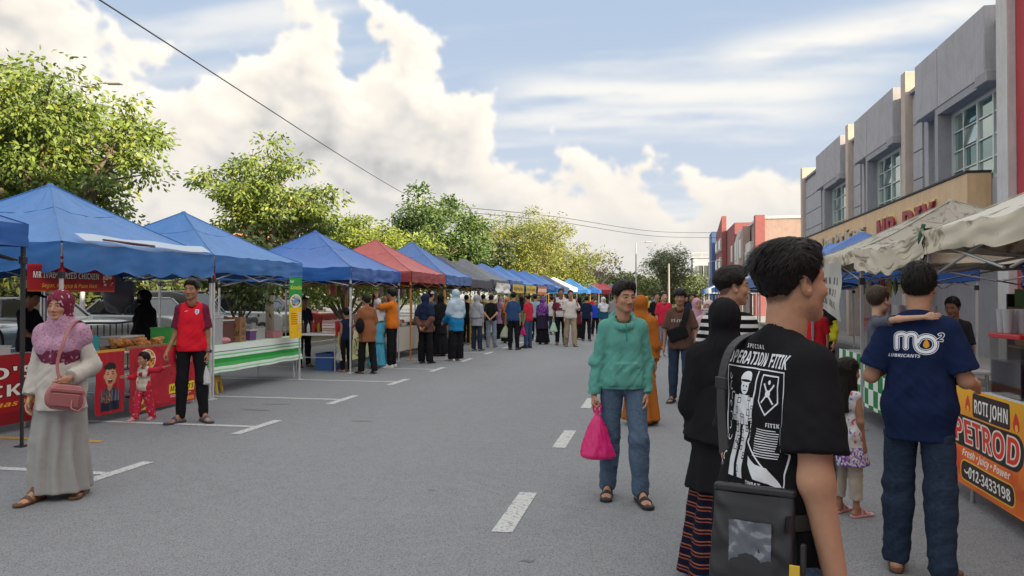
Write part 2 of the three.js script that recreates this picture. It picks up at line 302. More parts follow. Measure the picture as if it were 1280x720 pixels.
  for (let k = 0; k < 6; k++) { const w = part('window', bx(X - 0.26, 4.4, -11 + k * 8, X - 0.205, 6.2, -7.5 + k * 8), frameM, nb); part('pane', bx(X - 0.275, 4.5, -10.9 + k * 8, X - 0.262, 6.1, -7.6 + k * 8), paneM[k % 4], w); }

  // orange fascia with raised lettering
  const f = group('shop_sign', 'long orange fascia board reading MR.DIY in red letters on grey shop row', 'sign');
  const FX = 6.6;
  part('board', bx(FX, 2.85, -39.9, X - 0.005, 4.28, -18.35, 0.015), orange, f);
  part('top_trim', bx(FX - 0.03, 4.285, -39.92, X - 0.006, 4.33, -18.33), dark, f);
  const letters = (text, size, s0, len, y, m, depth, bevel, x) => {
    const g = new TextGeometry(text, { font: FONT, size, depth, curveSegments: 4, bevelEnabled: bevel > 0, bevelThickness: 0.01, bevelSize: bevel, bevelSegments: 1 });
    g.computeBoundingBox(); const bb = g.boundingBox; g.translate(-bb.min.x, -bb.min.y, 0); g.scale(len / (bb.max.x - bb.min.x), 1, 1);
    g.rotateY(-Math.PI / 2); g.translate(x, y, -s0); return g.index ? g.toNonIndexed() : g;
  };
  // run of letters along +z (read left to right from the street), each one a part
  const word = (txt, size, s0, len, y, face, halo) => {
    let z = 0; const widths = [...txt].map((c) => c === ' ' ? 0.4 : c === '.' || c === 'I' || c === 'l' || c === 'i' ? 0.55 : 1), tot = widths.reduce((a, c) => a + c, 0);
    [...txt].forEach((c, i) => { const w = widths[i] / tot * len; if (c !== ' ') { part('letter', letters(c, size, s0 - z, w * 0.88, y, face, 0.05, 0.012, FX - 0.03), face, f); if (halo) part('letter_backing', letters(c, size, s0 - z, w * 0.86, y, halo, 0.02, 0.045, FX - 0.008), halo, f); } z += w; });
  };
  const redL = std(lin(0.30, 0.018, 0.035), 0.5), halo = std(lin(0.60, 0.50, 0.16), 0.6), pale = std(lin(0.50, 0.42, 0.32), 0.6);
  word('MR.DIY', 0.68, 25.2, 5.1, 3.2, redL, halo);
  word('Always Low Prices', 0.46, 38.2, 11.6, 3.5, pale, null);

  // farther block across the side street
  const beige = std(lin(0.42, 0.31, 0.27), 0.9, { map: plasterMap }), blue = std(lin(0.07, 0.14, 0.33), 0.7), redW = std(lin(0.34, 0.115, 0.115), 0.85, { map: plasterMap });
  const fb = group('shop_building', 'beige-ended shop block with pink gables and blue corner beyond the side street', 'building');
  part('wall', bx(7.6, 0, -76, 22, 7.6, -61.5), beige, fb);
  part('parapet', bx(7.45, 7.6, -76.1, 22, 7.8, -61.4), whiteP, fb);
  part('corner_column', bx(7.2, 0, -62.4, 7.9, 7.9, -61.35), redW, fb);
  part('white_bay', bx(7.0, 3.0, -66.5, 7.595, 6.0, -63), whiteP, fb);
  for (let k = 0; k < 3; k++) { const w = part('window', bx(6.93, 3.6, -66.2 + k * 1.15, 6.995, 5.3, -65.3 + k * 1.15), frameM, fb); part('pane', bx(6.9, 3.68, -66.12 + k * 1.15, 6.925, 5.22, -65.38 + k * 1.15), paneM[k], w); }
  for (let k = 0; k < 3; k++) {
    const z = -64.5 - k * 4.0; // pitched fronts
    const sh = new THREE.Shape([[0, 0], [3.6, 0], [3.6, 6.6], [0, 7.6]].map(([a, c]) => new THREE.Vector2(a, c)));
    const g = new THREE.ExtrudeGeometry(sh, { depth: 0.6, bevelEnabled: false }); g.rotateY(Math.PI / 2); g.translate(6.9, 0, z - 3);
    part('gable', g, [beige, whiteP, redW][k], fb);
    for (let r = 0; r < 2; r++) part('window', bx(6.83, 2.4 + r * 2.6, z - 5.6, 6.895, 4.0 + r * 2.6, z - 4.2), frameM, fb);
  }
  const tb = group('shop_building', 'tall red tower end of the far shop row with blue strip', 'building');
  part('wall', [bx(7.3, 0, -98, 20, 9.0, -79)], redW, tb);
  const sh2 = new THREE.Shape([[0, 0], [9, 0], [9, 9.2], [0, 10.6]].map(([a, c]) => new THREE.Vector2(a, c)));
  const g2 = new THREE.ExtrudeGeometry(sh2, { depth: 0.5, bevelEnabled: false }); g2.rotateY(Math.PI / 2); g2.translate(6.75, 0, -88);
  part('gable', g2, redW, tb);
  part('blue_strip', bx(6.4, 0, -104, 7.6, 9.8, -99), blue, tb);
  for (let k = 0; k < 6; k++) { const w = part('window', bx(6.62, 2.6 + (k % 3) * 2.1, -96 + Math.floor(k / 3) * 5, 6.745, 4.0 + (k % 3) * 2.1, -93.5 + Math.floor(k / 3) * 5), whiteP, tb); part('pane', bx(6.58, 2.8 + (k % 3) * 2.1, -95.7 + Math.floor(k / 3) * 5, 6.615, 3.8 + (k % 3) * 2.1, -93.8 + Math.floor(k / 3) * 5), paneM[k % 4], w); }
  part('blue_panel', bx(6.33, 4, -103.8, 6.395, 9.4, -102.2), whiteP, tb);

  const wb = group('office_building', 'small pale blue-grey flat-roofed building far down the road', 'building');
  const pb = std(lin(0.42, 0.47, 0.55), 0.8);
  part('wall', bx(5.4, 0, -140, 14, 8.2, -132), pb, wb);
  part('roof_rail', [bx(5.2, 8.2, -140, 14, 8.35, -131.8), bx(5.3, 9.0, -132, 14, 9.08, -131.9), ...[0, 1, 2, 3, 4, 5].map((k) => bx(5.4 + k * 1.5, 8.35, -132, 5.48 + k * 1.5, 9.0, -131.92))], whiteP, wb);
  part('window_band', bx(6.2, 5.0, -131.98, 10, 6.9, -131.8), paneM[2], wb);
  for (let k = 0; k < 5; k++) part('mullion', bx(6.2 + k * 0.9, 5.0, -131.79, 6.28 + k * 0.9, 6.9, -131.7), whiteP, wb);
  part('pipe', bx(5.5, 0, -131.9, 5.65, 8, -131.7), whiteP, wb);
}
console.log('buildings done');

// ---------------------------------------------------------------- soft-body meshing: distance fields -> surface nets
const hyp = (a, b, c = 0) => Math.sqrt(a * a + b * b + c * c);
const smin = (a, b, k) => { const h = Math.max(k - Math.abs(a - b), 0) / k; return Math.min(a, b) - h * h * k * 0.25; };
// tapered capsule; kz > 1 flattens it front to back
function cap(x, y, z, a, b, ra, rb, kz = 1) {
  const dx = b[0] - a[0], dy = b[1] - a[1], dz = (b[2] - a[2]) * kz, px = x - a[0], py = y - a[1], pz = (z - a[2]) * kz;
  const l2 = dx * dx + dy * dy + dz * dz, t = l2 > 1e-9 ? clamp((px * dx + py * dy + pz * dz) / l2) : 0;
  const ex = px - dx * t, ey = py - dy * t, ez = pz - dz * t;
  return Math.sqrt(ex * ex + ey * ey + ez * ez) - (ra + (rb - ra) * t);
}
function ell(x, y, z, c, r) {
  const px = x - c[0], py = y - c[1], pz = z - c[2];
  const ux = px / r[0], uy = py / r[1], uz = pz / r[2], wx = ux / r[0], wy = uy / r[1], wz = uz / r[2];
  const k0 = Math.sqrt(ux * ux + uy * uy + uz * uz), k1 = Math.sqrt(wx * wx + wy * wy + wz * wz);
  return k1 < 1e-6 ? -r[0] : k0 * (k0 - 1) / k1;
}
function nets(f, lo, hi, h, opt = {}) {
  const B = 4, nx = Math.ceil((hi[0] - lo[0]) / h) + 2, ny = Math.ceil((hi[1] - lo[1]) / h) + 2, nz = Math.ceil((hi[2] - lo[2]) / h) + 2;
  const F = new Float32Array(nx * ny * nz).fill(1), at3 = (i, j, k) => (k * ny + j) * nx + i;
  const rad = B * h * 0.87 * 1.25 + 0.016;
  for (let k = 0; k < nz; k += B) for (let j = 0; j < ny; j += B) for (let i = 0; i < nx; i += B) {
    const d = f(lo[0] + (i + B / 2) * h, lo[1] + (j + B / 2) * h, lo[2] + (k + B / 2) * h, true);
    const far = Math.abs(d) > rad, s = d > 0 ? 1 : -1;
    for (let c = k; c < Math.min(nz, k + B); c++) for (let b = j; b < Math.min(ny, j + B); b++) for (let a = i; a < Math.min(nx, i + B); a++)
      F[at3(a, b, c)] = far ? s : f(lo[0] + a * h, lo[1] + b * h, lo[2] + c * h, false);
  }
  const vid = new Int32Array(nx * ny * nz).fill(-1), pos = [], idx = [];
  for (let k = 0; k < nz - 1; k++) for (let j = 0; j < ny - 1; j++) for (let i = 0; i < nx - 1; i++) {
    const o = at3(i, j, k), s0 = F[o] < 0, o2 = o + nx * ny; let m = 0;
    if (s0 === F[o + 1] < 0 && s0 === F[o + nx] < 0 && s0 === F[o + nx + 1] < 0 && s0 === F[o2] < 0 && s0 === F[o2 + 1] < 0 && s0 === F[o2 + nx] < 0 && s0 === F[o2 + nx + 1] < 0) continue;
    const v = [F[o], F[o + 1], F[o + nx], F[o + nx + 1], F[o2], F[o2 + 1], F[o2 + nx], F[o2 + nx + 1]];
    let sx = 0, sy = 0, sz = 0;
    for (const [p, q] of EDGES) if ((v[p] < 0) !== (v[q] < 0)) { const t = v[p] / (v[p] - v[q]); sx += (p & 1) + ((q & 1) - (p & 1)) * t; sy += (p >> 1 & 1) + ((q >> 1 & 1) - (p >> 1 & 1)) * t; sz += (p >> 2) + ((q >> 2) - (p >> 2)) * t; m++; }
    vid[o] = pos.length / 3; pos.push(lo[0] + (i + sx / m) * h, lo[1] + (j + sy / m) * h, lo[2] + (k + sz / m) * h);
  }
  const quad = (a, b, c, d, flip) => { if (a < 0 || b < 0 || c < 0 || d < 0) return; if (flip) idx.push(a, c, b, a, d, c); else idx.push(a, b, c, a, c, d); };
  for (let k = 1; k < nz - 1; k++) for (let j = 1; j < ny - 1; j++) for (let i = 1; i < nx - 1; i++) {
    const o = at3(i, j, k), s = F[o] < 0;
    if (s !== F[o + 1] < 0) quad(vid[o], vid[o - nx], vid[o - nx - nx * ny], vid[o - nx * ny], s);
    if (s !== F[o + nx] < 0) quad(vid[o], vid[o - nx * ny], vid[o - 1 - nx * ny], vid[o - 1], s);
    if (s !== F[o + nx * ny] < 0) quad(vid[o], vid[o - 1], vid[o - 1 - nx], vid[o - nx], s);
  }
  for (let q = 0; q < idx.length; q += 3) { const t = idx[q + 1]; idx[q + 1] = idx[q + 2]; idx[q + 2] = t; }
  const g = new THREE.BufferGeometry(); const P = new Float32Array(pos);
  const uv = new Float32Array(pos.length / 3 * 2);
  for (let i = 0; i < P.length / 3; i++) { uv[2 * i] = (P[3 * i] + P[3 * i + 2]) * 0.8; uv[2 * i + 1] = P[3 * i + 1]; }
  if (opt.color) { const C = new Float32Array(P.length); for (let i = 0; i < P.length; i += 3) { const c = opt.color(P[i], P[i + 1], P[i + 2]); C[i] = c[0]; C[i + 1] = c[1]; C[i + 2] = c[2]; } g.setAttribute('color', new THREE.BufferAttribute(C, 3)); }
  g.setAttribute('position', new THREE.BufferAttribute(P, 3)); g.setAttribute('uv', new THREE.BufferAttribute(uv, 2)); g.setIndex(idx); g.computeVertexNormals();
  return g;
}
const EDGES = [[0, 1], [2, 3], [4, 5], [6, 7], [0, 2], [1, 3], [4, 6], [5, 7], [0, 4], [1, 5], [2, 6], [3, 7]];

// ---------------------------------------------------------------- people
const add3 = (a, b, s = 1) => [a[0] + b[0] * s, a[1] + b[1] * s, a[2] + b[2] * s];
const nrm = (a) => { const l = hyp(a[0], a[1], a[2]) || 1; return [a[0] / l, a[1] / l, a[2] / l]; };
const crs = (a, b) => [a[1] * b[2] - a[2] * b[1], a[2] * b[0] - a[0] * b[2], a[0] * b[1] - a[1] * b[0]];
const dt = (a, b) => a[0] * b[0] + a[1] * b[1] + a[2] * b[2];
const SKIN = { tan: [0.45, 0.245, 0.155], light: [0.54, 0.32, 0.22], brown: [0.34, 0.175, 0.108], deep: [0.24, 0.12, 0.075] };
const skinMat = new THREE.MeshPhysicalMaterial({ vertexColors: true, roughness: 0.52, specularIntensity: 0.45, sheen: 0.15, sheenRoughness: 0.5, side: THREE.DoubleSide });
const clothCache = {};
function cloth(c, extra) {
  if (c.isMaterial) return c;
  const key = c.join() + (extra || ''); if (clothCache[key]) return clothCache[key];
  return clothCache[key] = new THREE.MeshPhysicalMaterial({ color: lin(...c), roughness: 0.9, specularIntensity: 0.25, bumpMap: weaveBump, bumpScale: 0.0012, side: THREE.DoubleSide });
}
const denimMap = dataTex(256, (u, v, i, j) => { const n = 0.78 + 0.22 * tile(u, v, 14) + (rnd() - 0.5) * 0.30 + ((i + j) % 4 < 2 ? 0.05 : -0.05); return [n, n, n * 1.02]; }, 4);
const denim = (c) => { const k = 'denim' + c.join(); return clothCache[k] || (clothCache[k] = new THREE.MeshPhysicalMaterial({ color: lin(...c), map: denimMap, roughness: 0.92, specularIntensity: 0.2, bumpMap: weaveBump, bumpScale: 0.0015, side: THREE.DoubleSide })); };
const hairMat = new THREE.MeshPhysicalMaterial({ color: lin(0.012, 0.010, 0.009), roughness: 0.5, specularIntensity: 0.35, side: THREE.DoubleSide });
const hairBrown = new THREE.MeshPhysicalMaterial({ color: lin(0.045, 0.028, 0.018), roughness: 0.5, specularIntensity: 0.5, side: THREE.DoubleSide });
const shoeMat = { black: std(lin(0.018, 0.018, 0.02), 0.6), white: std(lin(0.6, 0.58, 0.55), 0.6), brown: std(lin(0.12, 0.055, 0.03), 0.6), tan: std(lin(0.33, 0.2, 0.11), 0.7), pink: std(lin(0.62, 0.3, 0.32), 0.6), blue: std(lin(0.04, 0.06, 0.11), 0.6), orange: std(lin(0.6, 0.26, 0.05), 0.6) };

const POSES = {
  stand: {},
  hangL: [0.15, -1, -0.03, 0.03, -1, 0.2], hangR: [-0.15, -1, -0.03, -0.03, -1, 0.2],
};
function skeleton(o) {
  const hs = o.headScale || 1, lean = o.lean || 0, tw = o.twist || 0, g = o.girth || 1, ls = o.legLen || 1;
  const leg = (side, sw, out, knee) => { // sw: thigh forward angle, knee: shin bends back from the thigh
    const a = [0, 0, 0], t = [side * Math.sin(out), -Math.cos(sw), Math.sin(sw)], s = [side * Math.sin(out) * 0.6, -Math.cos(sw - knee), Math.sin(sw - knee)];
    const hip = [side * 0.085, 0, 0], kn = add3(hip, nrm(t), 0.43 * ls), an = add3(kn, nrm(s), 0.405 * ls); return { hip, kn, an, a };
  };
  const [l0, l1, l2] = o.legL || [0.02, 0.04, 0.03], [r0, r1, r2] = o.legR || [0.02, 0.04, 0.03];
  const L = leg(1, l0, l1, l2), R = leg(-1, r0, r1, r2);
  const rootY = 0.085 - Math.min(L.an[1], R.an[1]);
  for (const q of [L, R]) { q.hip[1] += rootY; q.kn[1] += rootY; q.an[1] += rootY; }
  const up = [0, Math.cos(lean), Math.sin(lean)], fwd = [0, -Math.sin(lean), Math.cos(lean)];
  const sp = (x, y, z) => { // torso point: y above hips, along the leaning spine, x/z turned by the twist
    const k = tw * clamp(y / 0.35), X = x * Math.cos(k) + z * Math.sin(k), Z = -x * Math.sin(k) + z * Math.cos(k);
    return [X, rootY + up[1] * y + fwd[1] * Z, up[2] * y + fwd[2] * Z];
  };
  const rotT = (v) => { const X = v[0] * Math.cos(tw) + v[2] * Math.sin(tw), Z = -v[0] * Math.sin(tw) + v[2] * Math.cos(tw), y = v[1]; return [X, up[1] * y + fwd[1] * Z, up[2] * y + fwd[2] * Z]; };
  const sw = (o.shoulder || 1) * 0.140;
  const S = { L, R, rootY, sp, rotT, up, fwd, hs, g, arms: {} };
  S.shL = sp(sw, 0.446, -0.01); S.shR = sp(-sw, 0.446, -0.01);
  for (const side of ['L', 'R']) {
    const a = o['arm' + side] || POSES['hang' + side], u = rotT(nrm(a.slice(0, 3))), f = rotT(nrm(a.slice(3, 6))), sh = S['sh' + side], al = o.armLen || 1;
    const el = add3(sh, u, 0.285 * al), wr = add3(el, f, 0.25 * al);
    S.arms[side] = { sh, el, wr, u, f, dir: a[6] !== undefined ? rotT(nrm(a.slice(6, 9))) : f };
  }
  S.neck = sp(0, 0.50, -0.012); S.pivot = sp(0, 0.595, 0.012);
  const e = new THREE.Euler(o.headPitch || 0, o.headYaw || 0, o.headRoll || 0, 'YXZ'), M = new THREE.Matrix4().makeRotationFromEuler(e), q = M.elements;
  S.toHead = (x, y, z) => { x -= S.hc[0]; y -= S.hc[1]; z -= S.hc[2]; return [(q[0] * x + q[1] * y + q[2] * z) / hs, (q[4] * x + q[5] * y + q[6] * z) / hs, (q[8] * x + q[9] * y + q[10] * z) / hs]; };
  S.fromHead = (x, y, z) => [S.hc[0] + (q[0] * x + q[4] * y + q[8] * z) * hs, S.hc[1] + (q[1] * x + q[5] * y + q[9] * z) * hs, S.hc[2] + (q[2] * x + q[6] * y + q[10] * z) * hs];
  S.hc = [0, 0, 0]; S.hc = S.fromHead(0, 0.092, 0.012).map((v, i) => v + S.pivot[i]);
  S.feet = {};
  for (const side of ['L', 'R']) { const q2 = S[side], yaw = (o['foot' + side] ?? 0.16) * (side === 'L' ? 1 : -1), lift = Math.max(0, q2.an[1] - 0.085); S.feet[side] = { an: q2.an, dir: nrm([Math.sin(yaw), -lift * 1.6, Math.cos(yaw)]) }; }
  return S;
}
// head-local field (metres, eye level at y = 0, facing +z)
function headField(x, y, z, fem) {
  if (x * x + (y + 0.02) * (y + 0.02) + z * z > 0.04) return Math.sqrt(x * x + (y + 0.02) * (y + 0.02) + z * z) - 0.14;
  const ax = Math.abs(x);
  let d = ell(x, y, z, [0, 0.032, -0.014], [0.0755, 0.087, 0.097]);
  d = smin(d, ell(x, y, z, [0, -0.03, 0.024], [0.0635, 0.078, 0.066]), 0.03);
  d = smin(d, cap(ax, y, z, [0.047, -0.062, 0.012], [0.012, -0.097, 0.064], 0.018, 0.017), 0.028);
  d = smin(d, cap(ax, y, z, [0.012, 0.021, 0.082], [0.043, 0.02, 0.064], 0.008, 0.008), 0.016);
  d = smin(d, ell(ax, y, z, [0.042, -0.03, 0.058], [0.02, 0.018, 0.02]), 0.022);
  // eye socket, then the eyeball and lids
  if (z > 0.04) { const so = -smin(-d, ell(ax, y, z, [0.0315, 0.001, 0.096], [0.019, 0.011, 0.016]), 0.012); if (so > d) d = so; }
  d = smin(d, ell(ax, y, z, [0.0315, -0.001, 0.0735], [0.0145, 0.0105, 0.0125]), 0.004);
  d = smin(d, cap(ax, y, z, [0.019, 0.0065, 0.083], [0.044, 0.006, 0.076], 0.0035, 0.003), 0.005);
  d = smin(d, cap(x, y, z, [0, 0.008, 0.082], [0, -0.036, 0.103], 0.0085, 0.0115), 0.014);
  d = smin(d, ell(ax, y, z, [0.0125, -0.042, 0.091], [0.0095, 0.0075, 0.011]), 0.008);
  d = smin(d, cap(ax, y, z, [0.002, -0.0655, 0.0925], [0.021, -0.0685, 0.081], 0.0052, 0.003), 0.006);
  d = smin(d, cap(ax, y, z, [0, -0.0755, 0.0905], [0.018, -0.0735, 0.081], 0.0062, 0.0035), 0.006);
  d = smin(d, ell(x, y, z, [0, -0.099, 0.066], [0.021, 0.016, 0.019]), 0.02);
  // ear: rim with a hollow
  let e = ell(ax, y, z - (y + 0.01) * -0.25, [0.0775, -0.012, -0.006], [0.0105, 0.032, 0.019]);
  e = Math.max(e, -ell(ax, y, z, [0.088, -0.008, -0.001], [0.0075, 0.020, 0.0105]));
  d = smin(d, e, 0.006);
  return d;
}
function headColor(x, y, z, skin, hairC, beard, fem) {
  const ax = Math.abs(x), n = 1 + 0.10 * noise3(x * 60, y * 60, z * 60) + 0.05 * noise3(x * 200, y * 200, z * 200);
  let c = [skin[0] * n, skin[1] * n, skin[2] * n];
  const mixc = (t, k) => { c = [lerp(c[0], t[0], k), lerp(c[1], t[1], k), lerp(c[2], t[2], k)]; };
  if (hairC) { const q = y - hairline(z); if (q > -0.02 && z < 0.05) mixc([0.03, 0.022, 0.018], 0.75 * sstep(-0.018, 0.004, q + 0.004 * noise3(x * 150, y * 150, z * 150))); }
  if (z > 0.03) {
    // lips, brows, eyes: pigment; nostrils and lip parting darkened as painted shade
    if (Math.abs(y + 0.0705) < 0.0115 && ax < 0.024 && z > 0.075) mixc(fem ? [skin[0] * 1.0, skin[1] * 0.62, skin[2] * 0.62] : [skin[0] * 0.85, skin[1] * 0.6, skin[2] * 0.6], 0.75 * sstep(0.0115, 0.006, Math.abs(y + 0.0705)));
    if (Math.abs(y + 0.0712) < 0.0017 && ax < 0.022 && z > 0.075) mixc([0.05, 0.02, 0.015], 0.8);
    const by = 0.0225 + 0.05 * (0.03 - Math.abs(ax - 0.034)) - 0.001; if (Math.abs(y - by) < (fem ? 0.0032 : 0.0048) && ax > 0.012 && ax < 0.05) mixc([0.015, 0.012, 0.01], 0.9);
    const ex = (ax - 0.0315) / 0.0145, ey = (y + 0.0005) / 0.0062, er = hyp(ex, ey);
    if (er < 1 && z > 0.06) { mixc([0.4, 0.36, 0.33], 0.8); if (hyp(ax - 0.031, y) < 0.0068) mixc([0.012, 0.008, 0.006], 1); }
    if (er >= 0.85 && er < 1.22 && y > -0.001 && z > 0.055) mixc([0.02, 0.014, 0.012], 0.8);
    if (hyp(ax - 0.0085, (y + 0.0475) * 1.5) < 0.0045 && z > 0.085) mixc([0.06, 0.025, 0.015], 0.8);
    if (beard) { const m = Math.abs(y + 0.059) < 0.006 && ax < 0.028 ? 1 : (y < -0.088 && ax < 0.03 ? 0.8 : 0); if (m && z > 0.06) mixc([0.03, 0.022, 0.018], beard * m * (0.6 + 0.4 * noise3(x * 300, y * 300, z * 300))); }
  }
  return c;
}
// hairline height over z for short hair
const HL = [[0.11, 0.07], [0.075, 0.064], [0.056, 0.05], [0.042, 0.018], [0.026, 0.004], [0.012, -0.012], [0.004, -0.004], [-0.012, 0.012], [-0.03, -0.012], [-0.05, -0.044], [-0.11, -0.062]];
function hairline(z) { if (z >= HL[0][0]) return HL[0][1]; for (let i = 1; i < HL.length; i++) if (z > HL[i][0]) { const t = (z - HL[i][0]) / (HL[i - 1][0] - HL[i][0]); return lerp(HL[i][1], HL[i - 1][1], t); } return -0.062; }
function hairField(x, y, z, st, coarse) {
  const vol = st.vol ?? 0.012;
  let d = ell(x, y, z, [0, 0.036, -0.016], [0.0765 + vol * 0.75, 0.088 + vol, 0.098 + vol]);
  if (st.quiff) d = smin(d, ell(x, y, z, [0.01, 0.098, 0.045], [0.058, 0.022 + st.quiff, 0.045]), 0.03);
  if (st.fade) d += sstep(0.045, -0.02, y) * vol * 0.85; // shorn sides
  if (!coarse && Math.abs(d) < 0.03) { const a = st.amp ?? 0.005; d -= a * (noise3(x * 70, y * 22 + 3, z * 24) + 0.55 * noise3(x * 150 + y * 40, y * 45, z * 60)) * (st.fade ? sstep(0.0, 0.06, y) + 0.15 : 1); }
  let cut = (hairline(z) - y) * 0.7 + (coarse ? 0 : 0.0015 * noise3(x * 90, y * 90, z * 90));
  if (st.bangs) cut = Math.min(cut, Math.max(0.03 - y, Math.abs(x) - 0.06, 0.03 - z) * 0.7);
  d = Math.max(d, cut);
  if (st.long) { // hair falling down the back
    let b = cap(x, y, z, [0, 0.0, -0.06], [0, -st.long, -0.10], 0.075, 0.085, 1.35);
    b = smin(b, cap(x, y, z, [0.055, 0.0, -0.03], [0.075, -0.2, -0.02], 0.04, 0.035), 0.03); b = smin(b, cap(x, y, z, [-0.055, 0.0, -0.03], [-0.075, -0.2, -0.02], 0.04, 0.035), 0.03);
    b = Math.max(b, -st.long - 0.02 * noise3(x * 60, 0, z * 60) - y);
    if (!coarse && Math.abs(b) < 0.03) b -= 0.006 * (noise3(x * 90, y * 5, z * 90) + 0.5 * noise3(x * 180, y * 9, z * 180));
    d = smin(d, b, 0.02);
  }
  if (st.ear !== false) d = Math.max(d, -ell(Math.abs(x), y, z, [0.084, -0.014, -0.004], [0.02, 0.031, 0.019]));
  return d;
}
function handGeo(S, side, curl, h, thumbHint) {
  const A = S.arms[side], D = A.dir, sg = side === 'L' ? 1 : -1, W = A.wr;
  let hint = thumbHint || (Math.abs(D[2]) > 0.85 ? [0, 1, 0] : [0, 0, 1]);
  const k = dt(hint, D), Sd = nrm([hint[0] - D[0] * k, hint[1] - D[1] * k, hint[2] - D[2] * k]), N = sg > 0 ? crs(D, Sd) : crs(Sd, D);
  const P = (a, b, c) => add3(add3(add3(W, D, a), Sd, b), N, c);
  const list = [[P(-0.03, 0, 0), P(0.015, 0, 0), 0.026, 0.023, 0]];
  const fing = [[0.029, 0.072, 0.0085], [0.0095, 0.080, 0.0088], [-0.0095, 0.074, 0.0083], [-0.0275, 0.058, 0.0074]];
  for (const [off] of fing) list.push([P(0.01, off * 0.55, 0), P(0.085 - Math.abs(off - 0.01) * 0.25, off, -0.002), 0.016, 0.0125, 0]);
  const bones = [];
  for (const [off, len, r] of fing) {
    let p = P(0.088 - Math.abs(off - 0.01) * 0.25, off, -0.001), ang = curl * 0.9;
    for (let s = 0; s < 3; s++) { const L = len * [0.46, 0.31, 0.23][s], v = [0, 1, 2].map((i) => D[i] * Math.cos(ang) + N[i] * Math.sin(ang)), q = add3(p, v, L); bones.push([p, q, r * (1 - s * 0.08), r * (0.94 - s * 0.1)]); p = q; ang += curl * 1.15; }
  }
  let p = P(0.022, 0.024, 0.004), q = P(0.052, 0.045, 0.014 + curl * 0.008); bones.push([p, q, 0.0135, 0.0105]);
  const q2 = P(0.088, 0.047 - curl * 0.022, 0.018 + curl * 0.028); bones.push([q, q2, 0.0102, 0.008]);
  const f = (x, y, z) => { let d = 1; for (const [a, b, ra, rb] of list) d = smin(d, cap(x, y, z, a, b, ra * 0.92, rb * 0.92), 0.012); for (const [a, b, ra, rb] of bones) d = smin(d, cap(x, y, z, a, b, ra, rb), 0.005); return d; };
  const c = P(0.07, 0, 0.02); S['palm' + side] = P(0.085, 0, 0.022); S['grip' + side] = P(0.1, 0.005, 0.035 * Math.min(1, curl));
  return { f, lo: c.map((v) => v - 0.125), hi: c.map((v) => v + 0.125), h };
}
const withColor = (g, c) => { const n = g.attributes.position.count, C = new Float32Array(n * 3), P = g.attributes.position; for (let i = 0; i < n; i++) { const v = c(P.getX(i), P.getY(i), P.getZ(i)); C[3 * i] = v[0]; C[3 * i + 1] = v[1]; C[3 * i + 2] = v[2]; } g.setAttribute('color', new THREE.BufferAttribute(C, 3)); return g; };

